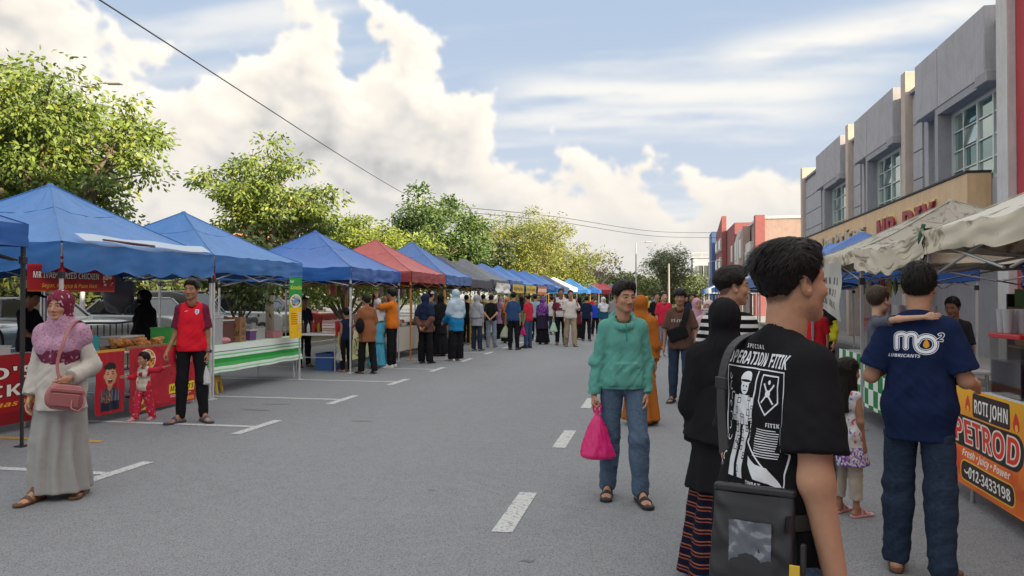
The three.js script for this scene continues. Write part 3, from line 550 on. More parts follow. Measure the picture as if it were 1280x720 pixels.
// build one person; o.at = [px, distance] in the photograph, o.turn = 0 faces the viewer, + turns to the right of the picture
function person(o, label, grp) {
  const seed = rnd() * 50, S = skeleton(o), sc = o.h / 1.72, d = o.at ? o.at[1] : 6;
  const cell = o.cell || clamp(d * (d < 7 ? 0.0017 : 0.0021), 0.0075, 0.026), hcell = o.hcell || clamp(d * 0.0006, 0.0026, 0.011), handCell = clamp(d * 0.0008, 0.0038, 0.0085);
  const G = group('person', label, 'person', [0, 0, 0], 0, grp);
  const pos = o.pos ? V3(...o.pos) : onGround(...o.at); G.position.copy(pos);
  const hd = o.turn - Math.atan((o.at[0] - 640) / 960), fdir = FWD.clone().multiplyScalar(-Math.cos(hd)).addScaledVector(RGT, Math.sin(hd)); G.rotation.y = Math.atan2(fdir.x, fdir.z);
  G.scale.setScalar(sc);
  G.userData.S = undefined;
  const skin = SKIN[o.skin || 'tan'], g = S.g, sp = S.sp, fem = !!o.fem;
  // ---- naked trunk and limbs
  const chestR = 0.085 * g, waistR = (fem ? 0.08 : 0.084) * g, hipR = (fem ? 0.102 : 0.092) * Math.sqrt(g);
  const T = { c0: sp(-0.052, 0.335, 0), c1: sp(0.052, 0.335, 0), u0: sp(-0.08, 0.405, -0.012), u1: sp(0.08, 0.405, -0.012), w0: sp(-0.05, 0.15, 0.004), w1: sp(0.05, 0.15, 0.004), h0: sp(-0.068, 0.02, -0.004), h1: sp(0.068, 0.02, -0.004), bl: sp(0, 0.12, 0.03 + (g - 1) * 0.1), b0: sp(-0.065, 0.33, 0.055), b1: sp(0.065, 0.33, 0.055), tr: sp(0, 0.512, -0.02), tl: sp(0.125, 0.456, -0.014), trr: sp(-0.125, 0.456, -0.014) };
  const torso = (x, y, z, e) => {
    let v = cap(x, y, z, T.c0, T.c1, chestR + e, chestR + e, 1.02);
    v = smin(v, cap(x, y, z, T.u0, T.u1, 0.062 + e, 0.062 + e, 1.0), 0.035);
    v = smin(v, cap(x, y, z, T.w0, T.w1, waistR + e, waistR + e, 1.06), 0.06);
    v = smin(v, cap(x, y, z, T.h0, T.h1, hipR + e, hipR + e, 1.04), 0.05);
    if (g > 1.05) v = smin(v, cap(x, y, z, T.bl, T.bl, 0.088 * g + e, 0.088 * g + e), 0.06);
    if (fem) v = smin(v, Math.min(cap(x, y, z, T.b0, T.b0, 0.055 * g + e, 0.055 * g + e), cap(x, y, z, T.b1, T.b1, 0.055 * g + e, 0.055 * g + e)), 0.04);
    v = smin(v, Math.min(cap(x, y, z, T.tr, T.tl, 0.040 + e, 0.036 + e), cap(x, y, z, T.tr, T.trr, 0.040 + e, 0.036 + e)), 0.03);
    return v;
  };
  const am = o.armGirth || Math.sqrt(g), armP = (A, x, y, z, e, tEnd = 2) => { // tEnd: 1 = elbow, 2 = wrist
    let v = cap(x, y, z, A.sh, A.el, 0.045 * am + e, 0.037 * am + e * 0.95);
    if (tEnd > 1) v = smin(v, cap(x, y, z, A.el, A.wr, 0.037 * am + e * 0.95, 0.026 * am + e * 0.8), 0.03);
    return v;
  };
  const lg = (Q, x, y, z, e, e2 = e) => smin(cap(x, y, z, Q.hip, Q.kn, 0.078 * Math.sqrt(g) + e, 0.052 + (e + e2) / 2), smin(cap(x, y, z, Q.kn, Q.an, 0.053 + (e + e2) / 2, 0.036 + e2), cap(x, y, z, add3(Q.kn, [0, -0.11, -0.012]), add3(Q.kn, [0, -0.2, -0.005]), 0.048 + e2, 0.036 + e2), 0.03), 0.03);
  const foot = (Fo, x, y, z, e) => {
    const a = Fo.an, dd = Fo.dir, hl = add3(a, [0, -0.048, 0], 1), heel = add3(hl, dd, -0.035), ball = add3(add3(a, dd, 0.125), [0, -0.062, 0]), toe = add3(add3(a, dd, 0.185), [0, -0.068, 0]);
    let v = cap(x, y, z, heel, ball, 0.034 + e, 0.029 + e); v = smin(v, cap(x, y, z, add3(a, [0, 0.02, 0]), ball, 0.036 + e, 0.02 + e), 0.03);
    const sd = [dd[2], 0, -dd[0]]; v = smin(v, cap(x, y, z, add3(ball, sd, 0.025), add3(toe, sd, 0.02), 0.02 + e, 0.014 + e), 0.02); v = smin(v, cap(x, y, z, add3(ball, sd, -0.025), add3(toe, sd, -0.022), 0.02 + e, 0.014 + e), 0.02);
    return v;
  };
  const neckR = fem ? 0.05 : 0.056 * Math.min(1.1, Math.sqrt(g));
  const skinF = (x, y, z) => {
    let v = cap(x, y, z, sp(0, 0.525, 0.004), S.fromHead(0, -0.05, -0.012), neckR * 0.98, neckR);
    v = smin(v, torso(x, y, z, -0.016), 0.02);
    v = smin(v, Math.min(armP(S.arms.L, x, y, z, 0), armP(S.arms.R, x, y, z, 0)), 0.03);
    const l = Math.min(lg(S.L, x, y, z, -0.004), lg(S.R, x, y, z, -0.004)); v = smin(v, l, 0.03);
    if (o.shoes !== 'none') v = smin(v, Math.min(foot(S.feet.L, x, y, z, 0), foot(S.feet.R, x, y, z, 0)), 0.02);
    return v;
  };
  const ext = [S.arms.L.wr, S.arms.R.wr, S.arms.L.el, S.arms.R.el, S.shL, S.shR, S.L.an, S.R.an, S.hc];
  const lo = [0, 1, 2].map((i) => Math.min(...ext.map((p) => p[i])) - 0.24), hi = [0, 1, 2].map((i) => Math.max(...ext.map((p) => p[i])) + 0.24); lo[1] = -0.03;
  const hiBody = [hi[0], S.hc[1] + 0.02, hi[2]];
  const tone = (x, y, z) => { const n = 1 + 0.13 * noise3(x * 14 + seed, y * 14, z * 14) + 0.07 * noise3(x * 60, y * 60, z * 60) + 0.05 * noise3(x * 150, y * 150, z * 150); return [skin[0] * n, skin[1] * n, skin[2] * n]; };
  const gs = [withColor(nets(skinF, lo, hiBody, cell), tone)];
  const hcur = o.curl || [0.35, 0.35];
  for (const [side, c] of [['L', hcur[0]], ['R', hcur[1]]]) { const q = handGeo(S, side, c, handCell, o['thumb' + side]); gs.push(withColor(nets(q.f, q.lo, q.hi, q.h), tone)); }
  // head on its own grid
  const hg = nets((x, y, z) => { let v = headField(x, y, z, fem); return smin(v, cap(x, y, z, [0, -0.05, -0.018], [0, -0.14, -0.03], neckR / S.hs, neckR / S.hs), 0.03); }, [-0.105, -0.15, -0.125], [0.105, 0.135, 0.135], hcell);
  withColor(hg, (x, y, z) => headColor(x, y, z, skin, o.head && o.head.hair ? 1 : 0, o.beard || 0, fem));
  { const P = hg.attributes.position; for (let i = 0; i < P.count; i++) { const q = S.fromHead(P.getX(i), P.getY(i), P.getZ(i)); P.setXYZ(i, ...q); } hg.computeVertexNormals(); }
  gs.push(hg);
  const body = new THREE.Mesh(mergeGeometries(gs.map((q) => { q.deleteAttribute('uv'); return q; })), skinMat); body.name = 'body'; shade(body); G.add(body);
  const garment = (name, f, l, h2, mat, cl, color) => { const q = nets(f, l, h2, cl || cell, { color }); const m = shade(new THREE.Mesh(q, mat)); m.name = name; G.add(m); return m; };
  const fold = (x, y, z, a, fy = 14) => a * (noise3(x * 8 + seed, y * fy + x * 5, z * 8) + 0.5 * noise3(x * 17 + y * 9, y * fy * 2.1, z * 17 + seed));
  const crease = (x, y, z, a, fx, fy) => { const n = noise3(x * fx + seed, y * fy, z * fx); return a * (1 - 2.2 * Math.abs(n)); };
  // ---- trousers or skirt
  const b = o.bottom;
  if (b && b.type === 'skirt') {
    const hem = b.hem ?? 0.06, top = sp(0, 0.14, 0), mid = [(S.L.an[0] + S.R.an[0]) / 2, hem, (S.L.an[2] + S.R.an[2]) / 2], hr = b.r || 0.23;
    garment('skirt', (x, y, z, co) => {
      let v = cap(x, y, z, top, mid, waistR + 0.03, hr, 1.15); v = smin(v, torso(x, y, z, 0.02), 0.03); v = smin(v, Math.min(lg(S.L, x, y, z, 0.03), lg(S.R, x, y, z, 0.03)), 0.06);
      if (!co && Math.abs(v) < 0.06) { const a = Math.atan2(z - mid[2] * 0.5, x), k = sstep(0.95, 0.2, y); v += (0.024 * k) * Math.sin(a * 9 + 3 * noise3(x * 3, y * 1.5, z * 3) + seed) + 0.012 * k * noise3(x * 12, y * 2, z * 12) + fold(x, y, z, 0.004); }
      v = Math.max(v, y - (o.top && o.top.hem < -0.12 ? sp(0, o.top.hem + 0.03, 0)[1] : top[1] + 0.03), hem - y);
      return v;
    }, [lo[0] - 0.1, 0.0, lo[2] - 0.1], [hi[0] + 0.1, top[1] + 0.08, hi[2] + 0.1], cloth(b.c), b.cell, b.color);
  } else if (b) {
    const trTop = sp(0, Math.min(0.17, ((o.top && o.top.hem) ?? -0.06) + 0.035), 0)[1], e = b.e ?? 0.013, e2 = b.e2 ?? 0.02, cutY = b.len ?? 0.0;
    garment('trousers', (x, y, z, co) => {
      let v = Math.min(lg(S.L, x, y, z, e, e2), lg(S.R, x, y, z, e, e2)); v = smin(v, Math.max(torso(x, y, z, 0.008), y - sp(0, 0.17, 0)[1]), 0.04);
      v = Math.max(v, y - trTop, (b.len ? b.len : Math.min(S.L.an[1], S.R.an[1]) - 0.03) - y);
      if (!b.len) for (const Q of [S.L, S.R]) { const dxz = hyp(x - Q.an[0], z - Q.an[2]); if (dxz < 0.13 && y < Q.an[1] + 0.2) v = Math.max(v, Q.an[1] - 0.035 - y); }
      if (!co && Math.abs(v) < 0.03) { const k = 0.4 + 0.6 * Math.max(Math.exp(-Math.pow((y - 0.5) / 0.1, 2)), Math.exp(-Math.pow((y - 0.12) / 0.13, 2)), Math.exp(-Math.pow((y - 0.85) / 0.09, 2))); v -= crease(x, y + x * 0.9, z, 0.0075 * k, 6, 14) + 0.5 * crease(x + 5, y - x * 1.4 + z, z, 0.006 * k, 9, 20) + fold(x, y, z, 0.003); }
      return v;
    }, [lo[0], 0, lo[2]], [hi[0], sp(0, 0.2, 0.1)[1] + 0.06, hi[2]], b.denim ? denim(b.c) : cloth(b.c), b.cell, b.color);
  }
  // ---- top
  const t = o.top;
  if (t) {
    const e = t.e ?? 0.012, hemY = t.hem ?? -0.06, slv = t.sleeve ?? 0.62; // sleeve in units: 1 elbow, 2 wrist
    const sleeve = (A, x, y, z) => {
      const fl = t.flare ?? 0.012;
      if (slv <= 1) { const end = add3(A.sh, A.u, 0.285 * slv); let v = cap(x, y, z, A.sh, end, 0.046 * am + e, 0.042 * am + e + fl); return Math.max(v, dt([x - end[0], y - end[1], z - end[2]], A.u)); }
      const end = add3(A.el, A.f, 0.25 * (slv - 1)); let v = smin(cap(x, y, z, A.sh, A.el, 0.046 * am + e, 0.038 * am + e), Math.max(cap(x, y, z, A.el, end, 0.038 * am + e, 0.031 * am + e + (t.cuff ?? 0.004)), dt([x - end[0], y - end[1], z - end[2]], A.f)), 0.04);
      return v;
    };
    const hemP = sp(0, hemY, 0), hemC = sp(0, Math.min(hemY, 0.0), 0.0), long = hemY < (fem ? -0.12 : -0.2);
    const f = (x, y, z, co) => {
      let v = torso(x, y, z, e);
      if (long) v = smin(v, cap(x, y, z, T.w0.map((q, i) => (q + T.w1[i]) / 2), hemP, waistR + e + 0.025, t.hemR || 0.19, 1.12), 0.06);
      else v = smin(v, cap(x, y, z, sp(-0.055, Math.max(0.0, hemY), 0), sp(0.055, Math.max(0, hemY), 0), hipR + e + 0.006, hipR + e + 0.006, 1.04), 0.03);
      if (!fem && !long) v = smin(v, cap(x, y, z, sp(-0.05, 0.28, 0), sp(-0.05, Math.min(0, hemY - 0.02), 0.005), chestR * 0.96 + e, hipR + e + 0.010), 0.03), v = smin(v, cap(x, y, z, sp(0.05, 0.28, 0), sp(0.05, Math.min(0, hemY - 0.02), 0.005), chestR * 0.96 + e, hipR + e + 0.010), 0.03);
      const wrinkle = !co && Math.abs(v) < 0.04, A = t.fold ?? 0.0065;
      if (wrinkle) {
        const yr = y - sp(0, 0.08, 0)[1], low = 0.6 + 1.1 * Math.exp(-yr * yr / 0.02);
        v -= crease(x + y * 0.35, y * 0.4, z, A * low * 1.15, 9, 9) + 0.6 * crease(x - y * 0.9 + 3, y * 0.6, z * 0.8, A * low, 17, 12) + fold(x, y, z, A * 0.15);
        if (long) { const a = Math.atan2(z, x); v += 0.012 * sstep(0.1, -0.35, y - S.rootY) * Math.sin(a * 8 + seed + 3 * noise3(x * 3, y * 2, z * 3)); }
      }
      if (t.pouch && z > 0.02) { const py = y - S.rootY, w = 0.135 - 0.45 * Math.max(0, py - 0.08); if (py > 0.0 && py < 0.18 && Math.abs(x) < w) v -= 0.011; }
      // neck opening
      v = Math.max(v, -cap(x, y, z, sp(0, 0.512, 0.014), sp(0, 0.7, 0.04), neckR + (t.collar ? 0.001 : 0.004), neckR + 0.05));
      if (t.rib && y < hemP[1] + 0.05) v += 0.003;
      v = Math.max(v, hemP[1] + (t.wave ? t.wave * Math.sin(x * 14 + seed) : 0) - y);
      if (!t.noSleeves) for (const Ar of [S.arms.L, S.arms.R]) {
        let w = sleeve(Ar, x, y, z); const ds = hyp(x - Ar.sh[0], y - Ar.sh[1], z - Ar.sh[2]);
        if (!co && w < 0.04 && w > -0.04 && ds > 0.06) {
          const along = dt([x - Ar.sh[0], y - Ar.sh[1], z - Ar.sh[2]], ds > 0.285 ? Ar.f : Ar.u), de = hyp(x - Ar.el[0], y - Ar.el[1], z - Ar.el[2]), kk = sstep(0.05, 0.15, ds) * (0.5 + (slv > 1 ? 1.0 * Math.exp(-de * de / 0.012) + 0.5 * sstep(0.3, 0.5, ds) : 0.2));
          w -= kk * A * 1.15 * ((1 - 2.2 * Math.abs(noise3(x * 7 + seed, along * 14 + x * 12 - z * 6, z * 7))) + 0.4 * (1 - 2.2 * Math.abs(noise3(x * 11 + seed, along * 27 - x * 14, z * 13))));
        }
        v = smin(v, w, 0.006 + 0.05 * sstep(0.15, 0.03, ds));
      }
      if (t.hood) { const c = sp(0, 0.484, -0.014), q = hyp(hyp(x - c[0], (z - c[2]) * 0.9) - 0.083, (y - c[1] - (c[2] - z) * 0.34) * 0.72) - 0.021 - sstep(0.02, -0.1, z - c[2]) * 0.03; v = smin(v, q - (co ? 0 : 0.004 * noise3(x * 20, y * 20, z * 20)), 0.012); }
      if (t.collar) { const c = sp(0, 0.52, 0.0), q = hyp(hyp(x - c[0], (z - c[2])) - neckR - 0.012, (y - c[1]) * 0.45) - 0.012; v = smin(v, q, 0.012); }
      return v;
    };
    S.shirt = garment(t.name || (long ? 'tunic' : 'shirt'), f, [lo[0] - 0.02, hemP[1] - 0.05, lo[2] - 0.05], [hi[0] + 0.02, sp(0, 0.62, 0)[1] + 0.08, hi[2] + 0.05], cloth(t.c), t.cell, t.color ? (x, y, z) => t.color(x, y, z, S) : undefined);
  }
  // ---- hair, scarf, cap
  const H = o.head || { hair: {} };
  const toHeadMesh = (q) => { const P = q.attributes.position; for (let i = 0; i < P.count; i++) P.setXYZ(i, ...S.fromHead(P.getX(i), P.getY(i), P.getZ(i))); q.computeVertexNormals(); return q; };
  if (H.hair) {
    const q = toHeadMesh(nets((x, y, z, co) => hairField(x, y, z, H.hair, co), [-0.12, -(H.hair.long || 0.08) - 0.06, -0.22], [0.12, 0.17, 0.13], H.hair.cell || hcell));
    let geo = q;
    if (H.hair.strands) geo = mergeGeometries([q.toNonIndexed(), toHeadMesh(strandGeo(H.hair))]);
    const m = shade(new THREE.Mesh(geo, H.hair.brown ? hairBrown : hairMat)); m.name = 'hair'; G.add(m); S.hair = m;
  }
  if (H.scarf) {
    const te = (o.top && o.top.e) ?? 0.013, s = H.scarf, len = s.len ?? 0.22, c0 = sp(0, 0.50, -0.005), c1 = sp(0, 0.475 - len, 0.015), fr = s.front ?? 0.05;
    const f = (x, y, z, co) => {
      const q = S.toHead(x, y, z);
      let v = ell(q[0], q[1], q[2], [0, 0.026, -0.018], [0.092, 0.108, 0.116]) * S.hs;
      v = smin(v, cap(x, y, z, S.fromHead(0, -0.06, -0.012), c0, 0.082 * S.hs, 0.095), 0.04);
      const skirtC = cap(x, y, z, c0, c1, 0.105, (s.r || 0.185) * Math.sqrt(g), 1.2); let sh = smin(torso(x, y, z, te + 0.016), Math.min(cap(x, y, z, S.shL, add3(S.shL, S.arms.L.u, (len > 0.25 ? Math.min(0.3, len * 0.6) : 0.04)), 0.054 * am + te + 0.012, 0.05 * am + te + 0.016), cap(x, y, z, S.shR, add3(S.shR, S.arms.R.u, (len > 0.25 ? Math.min(0.3, len * 0.6) : 0.04)), 0.054 * am + te + 0.012, 0.05 * am + te + 0.016)), 0.05);
      sh = len > 0.16 ? Math.min(sh, skirtC) : skirtC;
      sh = Math.max(sh, c1[1] - fr * (1 - Math.abs(x) / 0.2) * (z > 0 ? 1 : 0.6) - y, y - c0[1] - 0.09);
      v = smin(v, sh, 0.06);
      const face = ell(q[0], q[1], q[2], [0, -0.016, 0.105], [0.058, 0.079, 0.075]) * S.hs;
      v = Math.max(v, -face);
      if (!co && Math.abs(v) < 0.035) { const a = Math.atan2(z - c0[2], x - c0[0]); v -= 0.006 * (1 - 2.1 * Math.abs(noise3(a * 2.2 + seed, y * 5 + a, 2))) + fold(x, y, z, 0.004, 9); }
      return v;
    };
    const m = garment('headscarf', f, [lo[0], c1[1] - 0.12, lo[2]], [hi[0], S.hc[1] + 0.16 * S.hs + 0.02, hi[2]], cloth(s.c), s.cell || clamp(d * 0.0012, 0.005, 0.018), s.color ? (x, y, z) => s.color(x, y, z, S) : undefined); S.scarf = m;
  }
  if (H.cap) {
    const q = toHeadMesh(nets((x, y, z) => { let v = ell(x, y, z, [0, 0.045, -0.012], [0.09, 0.088, 0.108]); v = Math.max(v, 0.04 - y); const br = Math.max(ell(x, y, z, [0, 0.048, 0.1], [0.075, 0.03, 0.085]), Math.abs(y - 0.05 + (z - 0.09) * 0.15) - 0.006); return H.brimless ? v : Math.min(v, br); }, [-0.12, 0.0, -0.14], [0.12, 0.16, 0.21], Math.max(hcell, 0.004)));
    const m = shade(new THREE.Mesh(q, cloth(H.cap))); m.name = 'cap'; G.add(m);
  }
  if (H.mask) { const q = toHeadMesh(nets((x, y, z) => Math.max(headField(x, y, z) - 0.006, Math.abs(y + 0.062) - 0.036, 0.02 - z), [-0.1, -0.12, -0.02], [0.1, 0, 0.13], Math.max(hcell, 0.004))); const m = shade(new THREE.Mesh(q, cloth(H.mask))); m.name = 'face_mask'; G.add(m); }
  // ---- footwear
  if (o.shoes !== 'none') for (const side of ['L', 'R']) {
    const Fo = S.feet[side], dd = Fo.dir, sd = nrm([dd[2], 0, -dd[0]]), a = Fo.an, kind = o.shoes || 'sandal';
    const hl = add3(a, dd, -0.045), tp = add3(a, dd, 0.195), yb = a[1] - 0.085 + 0.003;
    const sole = (x, y, z) => { const l = dt([x - a[0], 0, z - a[2]], [dd[0], 0, dd[2]]), yy = y - (yb + dd[1] * l); const q2 = cap(x, 0, z, [hl[0], 0, hl[2]], [tp[0], 0, tp[2]], 0.036, 0.047) - (kind === 'shoe' ? 0.006 : 0.002); return Math.max(q2, Math.abs(yy - 0.012) - 0.0115); };
    const f = (x, y, z) => {
      let v = sole(x, y, z); const l = dt([x - a[0], y - a[1], z - a[2]], dd), ft = foot(Fo, x, y, z, 0.0);
      if (kind === 'shoe') v = smin(v, Math.max(ft - 0.011, y - a[1] - 0.015, yb - y + 0.002), 0.008);
      else { for (const t0 of (o.straps || [0.055, 0.125])) v = Math.min(v, Math.max(ft - 0.0065, Math.abs(l - t0) - 0.017, yb + 0.01 - y)); }
      return v;
    };
    const q = nets(f, add3(a, [-0.26, -0.12, -0.26]), add3(a, [0.26, 0.05, 0.26]), clamp(d * 0.0009, 0.0045, 0.011));
    const m = shade(new THREE.Mesh(q, shoeMat[o.shoeC || 'black'])); m.name = kind === 'shoe' ? 'shoe' : 'sandal'; G.add(m);
  }
  G.updateMatrixWorld(true);
  S.world = (p) => V3(...p).applyMatrix4(G.matrixWorld);
  S.group = G; S.scale = sc; delete G.userData.S;
  return S;
}
// loose hair strands over a short cut
function strandGeo(st) {
  const out = [], vol = st.vol ?? 0.012, P = [], I = [];
  for (let i = 0; i < st.strands; i++) {
    const a = rnd() * Math.PI * 2, v = Math.pow(rnd(), 0.8) * 1.5, dir = [Math.sin(v) * Math.cos(a), Math.cos(v), Math.sin(v) * Math.sin(a)];
    const p = [dir[0] * (0.0765 + vol * 0.8), 0.036 + dir[1] * (0.088 + vol * 0.95), -0.016 + dir[2] * (0.098 + vol * 0.95)];
    const room = p[1] - hairline(p[2]); if (room < 0.03) continue;
    const fl = nrm([0.5 * (p[0] > 0.01 ? 1 : -0.4) + (rnd() - 0.5) * 0.5, -0.25 - 0.7 * (1 - dir[1]), (p[2] > 0 ? 0.55 : -0.75) + (rnd() - 0.5) * 0.6]), L = 0.022 + rnd() * 0.03 * (dir[1] > 0.3 ? 1.2 : 0.7), w = 0.0010 + rnd() * 0.0011, L2 = Math.min(L, room * 0.55);
    const side = nrm(crs(fl, dir)); let b0 = P.length / 3;
    for (let s = 0; s <= 3; s++) { const t = s / 3, c = [0, 1, 2].map((k) => p[k] + fl[k] * L2 * t + dir[k] * (-0.001 + 0.006 * Math.sin(t * 2.6))), ww = w * (1 - t * 0.85); P.push(c[0] - side[0] * ww, c[1] - side[1] * ww, c[2] - side[2] * ww, c[0] + side[0] * ww, c[1] + side[1] * ww, c[2] + side[2] * ww); if (s) I.push(b0, b0 + 1, b0 + 2, b0 + 1, b0 + 3, b0 + 2), b0 += 2; }
  }
  const g = new THREE.BufferGeometry(); g.setAttribute('position', new THREE.BufferAttribute(new Float32Array(P), 3)); g.setAttribute('uv', new THREE.BufferAttribute(new Float32Array(P.length / 3 * 2), 2)); g.setIndex(I); g.computeVertexNormals();
  return g.toNonIndexed();
}
// a print on a garment: the garment's own faces inside a rectangle of its front or back, lifted 1.5 mm
function garmentPrint(mesh, name, tex, cx, cy, w, h, dir = -1, tilt = 0) {
  const g = mesh.geometry.index ? mesh.geometry.toNonIndexed() : mesh.geometry, P = g.attributes.position, N = g.attributes.normal, op = [], on = [], ou = [];
  const ct = Math.cos(tilt), st = Math.sin(tilt); // horizontal axis of the rectangle is (ct,0,st)
  for (let i = 0; i < P.count; i += 3) {
    let ok = true, nz = 0; const u = [];
    for (let k = 0; k < 3; k++) { const x = P.getX(i + k), y = P.getY(i + k), z = P.getZ(i + k), a = (x * ct + z * st - cx), b = y - cy; if (Math.abs(a) > w * 0.56 || Math.abs(b) > h * 0.56) ok = false; nz += (N.getZ(i + k) * ct - N.getX(i + k) * st); u.push(dir < 0 ? 0.5 - a / w : 0.5 + a / w, 0.5 + b / h); }
    if (!ok || nz * dir < 0.3) continue;
    for (let k = 0; k < 3; k++) { op.push(P.getX(i + k) + N.getX(i + k) * 0.0015, P.getY(i + k) + N.getY(i + k) * 0.0015, P.getZ(i + k) + N.getZ(i + k) * 0.0015); on.push(N.getX(i + k), N.getY(i + k), N.getZ(i + k)); ou.push(u[2 * k], u[2 * k + 1]); }
  }
  const q = new THREE.BufferGeometry(); q.setAttribute('position', new THREE.Float32BufferAttribute(op, 3)); q.setAttribute('normal', new THREE.Float32BufferAttribute(on, 3)); q.setAttribute('uv', new THREE.Float32BufferAttribute(ou, 2));
  const m = shade(new THREE.Mesh(q, new THREE.MeshStandardMaterial({ map: tex, alphaTest: 0.5, roughness: 0.8, side: THREE.DoubleSide }))); m.name = name; mesh.add(m); return m;
}

// ---------------------------------------------------------------- stall tents
const stainTex = dataTex(512, (u, v) => { const n = tile(u, v, 8) + 0.6 * tile(u, v, 22, 4) + 0.35 * tile(u, v, 60, 7), m = sstep(0.1, 0.6, n); const s = 1 - 0.33 * m; return [s, s * (1 - 0.05 * m), s * (1 - 0.12 * m)]; }, 0.45, true);
const fadeTex = dataTex(512, (u, v) => { const n = 0.90 + 0.10 * tile(u, v, 5, 2) + 0.07 * tile(u, v, 16, 8) + 0.05 * tile(u, v, 50, 1) + (rnd() - 0.5) * 0.03; return [n * (1 - 0.0), n, n]; }, 0.33);
const tentBlue = (r, g, b, rough = 0.55) => std(lin(r, g, b), rough, { map: fadeTex, bumpMap: weaveBump, bumpScale: 0.001 });
const TM = { blue: tentBlue(0.042, 0.185, 0.50, 0.42), blue2: tentBlue(0.025, 0.13, 0.45, 0.42), blue3: tentBlue(0.075, 0.17, 0.43), sky: tentBlue(0.05, 0.18, 0.52), navy: tentBlue(0.03, 0.05, 0.12), grey: tentBlue(0.14, 0.145, 0.17), dgrey: tentBlue(0.07, 0.07, 0.095), red: tentBlue(0.46, 0.10, 0.095), redv: tentBlue(0.36, 0.055, 0.06), dred: tentBlue(0.40, 0.04, 0.06),
  cream: std(lin(0.52, 0.50, 0.44), 0.7, { map: stainTex, bumpMap: weaveBump, bumpScale: 0.001 }), khaki: std(lin(0.36, 0.345, 0.29), 0.7, { map: stainTex }), creamv: std(lin(0.62, 0.56, 0.44), 0.7, { map: stainTex }), white: std(lin(0.68, 0.69, 0.70), 0.6) };
const poleM = { white: std(lin(0.62, 0.62, 0.63), 0.35, { metalness: 0.2 }), black: std(lin(0.03, 0.03, 0.032), 0.45), orange: std(lin(0.55, 0.22, 0.06), 0.5), yellow: std(lin(0.6, 0.36, 0.05), 0.5), steel: std(lin(0.45, 0.46, 0.47), 0.35, { metalness: 0.6 }) };
const redTape = std(lin(0.4, 0.02, 0.03), 0.5);
function gridGeo(nu, nv, f) {
  const P = [], U = [], I = [];
  for (let j = 0; j <= nv; j++) for (let i = 0; i <= nu; i++) { const q = f(i / nu, j / nv); P.push(q[0], q[1], q[2]); U.push(q[3] ?? i / nu, q[4] ?? j / nv); }
  for (let j = 0; j < nv; j++) for (let i = 0; i < nu; i++) { const a = j * (nu + 1) + i, b = a + nu + 1; I.push(a, a + 1, b, a + 1, b + 1, b); }
  const g = new THREE.BufferGeometry(); g.setAttribute('position', new THREE.Float32BufferAttribute(P, 3)); g.setAttribute('uv', new THREE.Float32BufferAttribute(U, 2)); g.setIndex(I); g.computeVertexNormals(); return g;
}
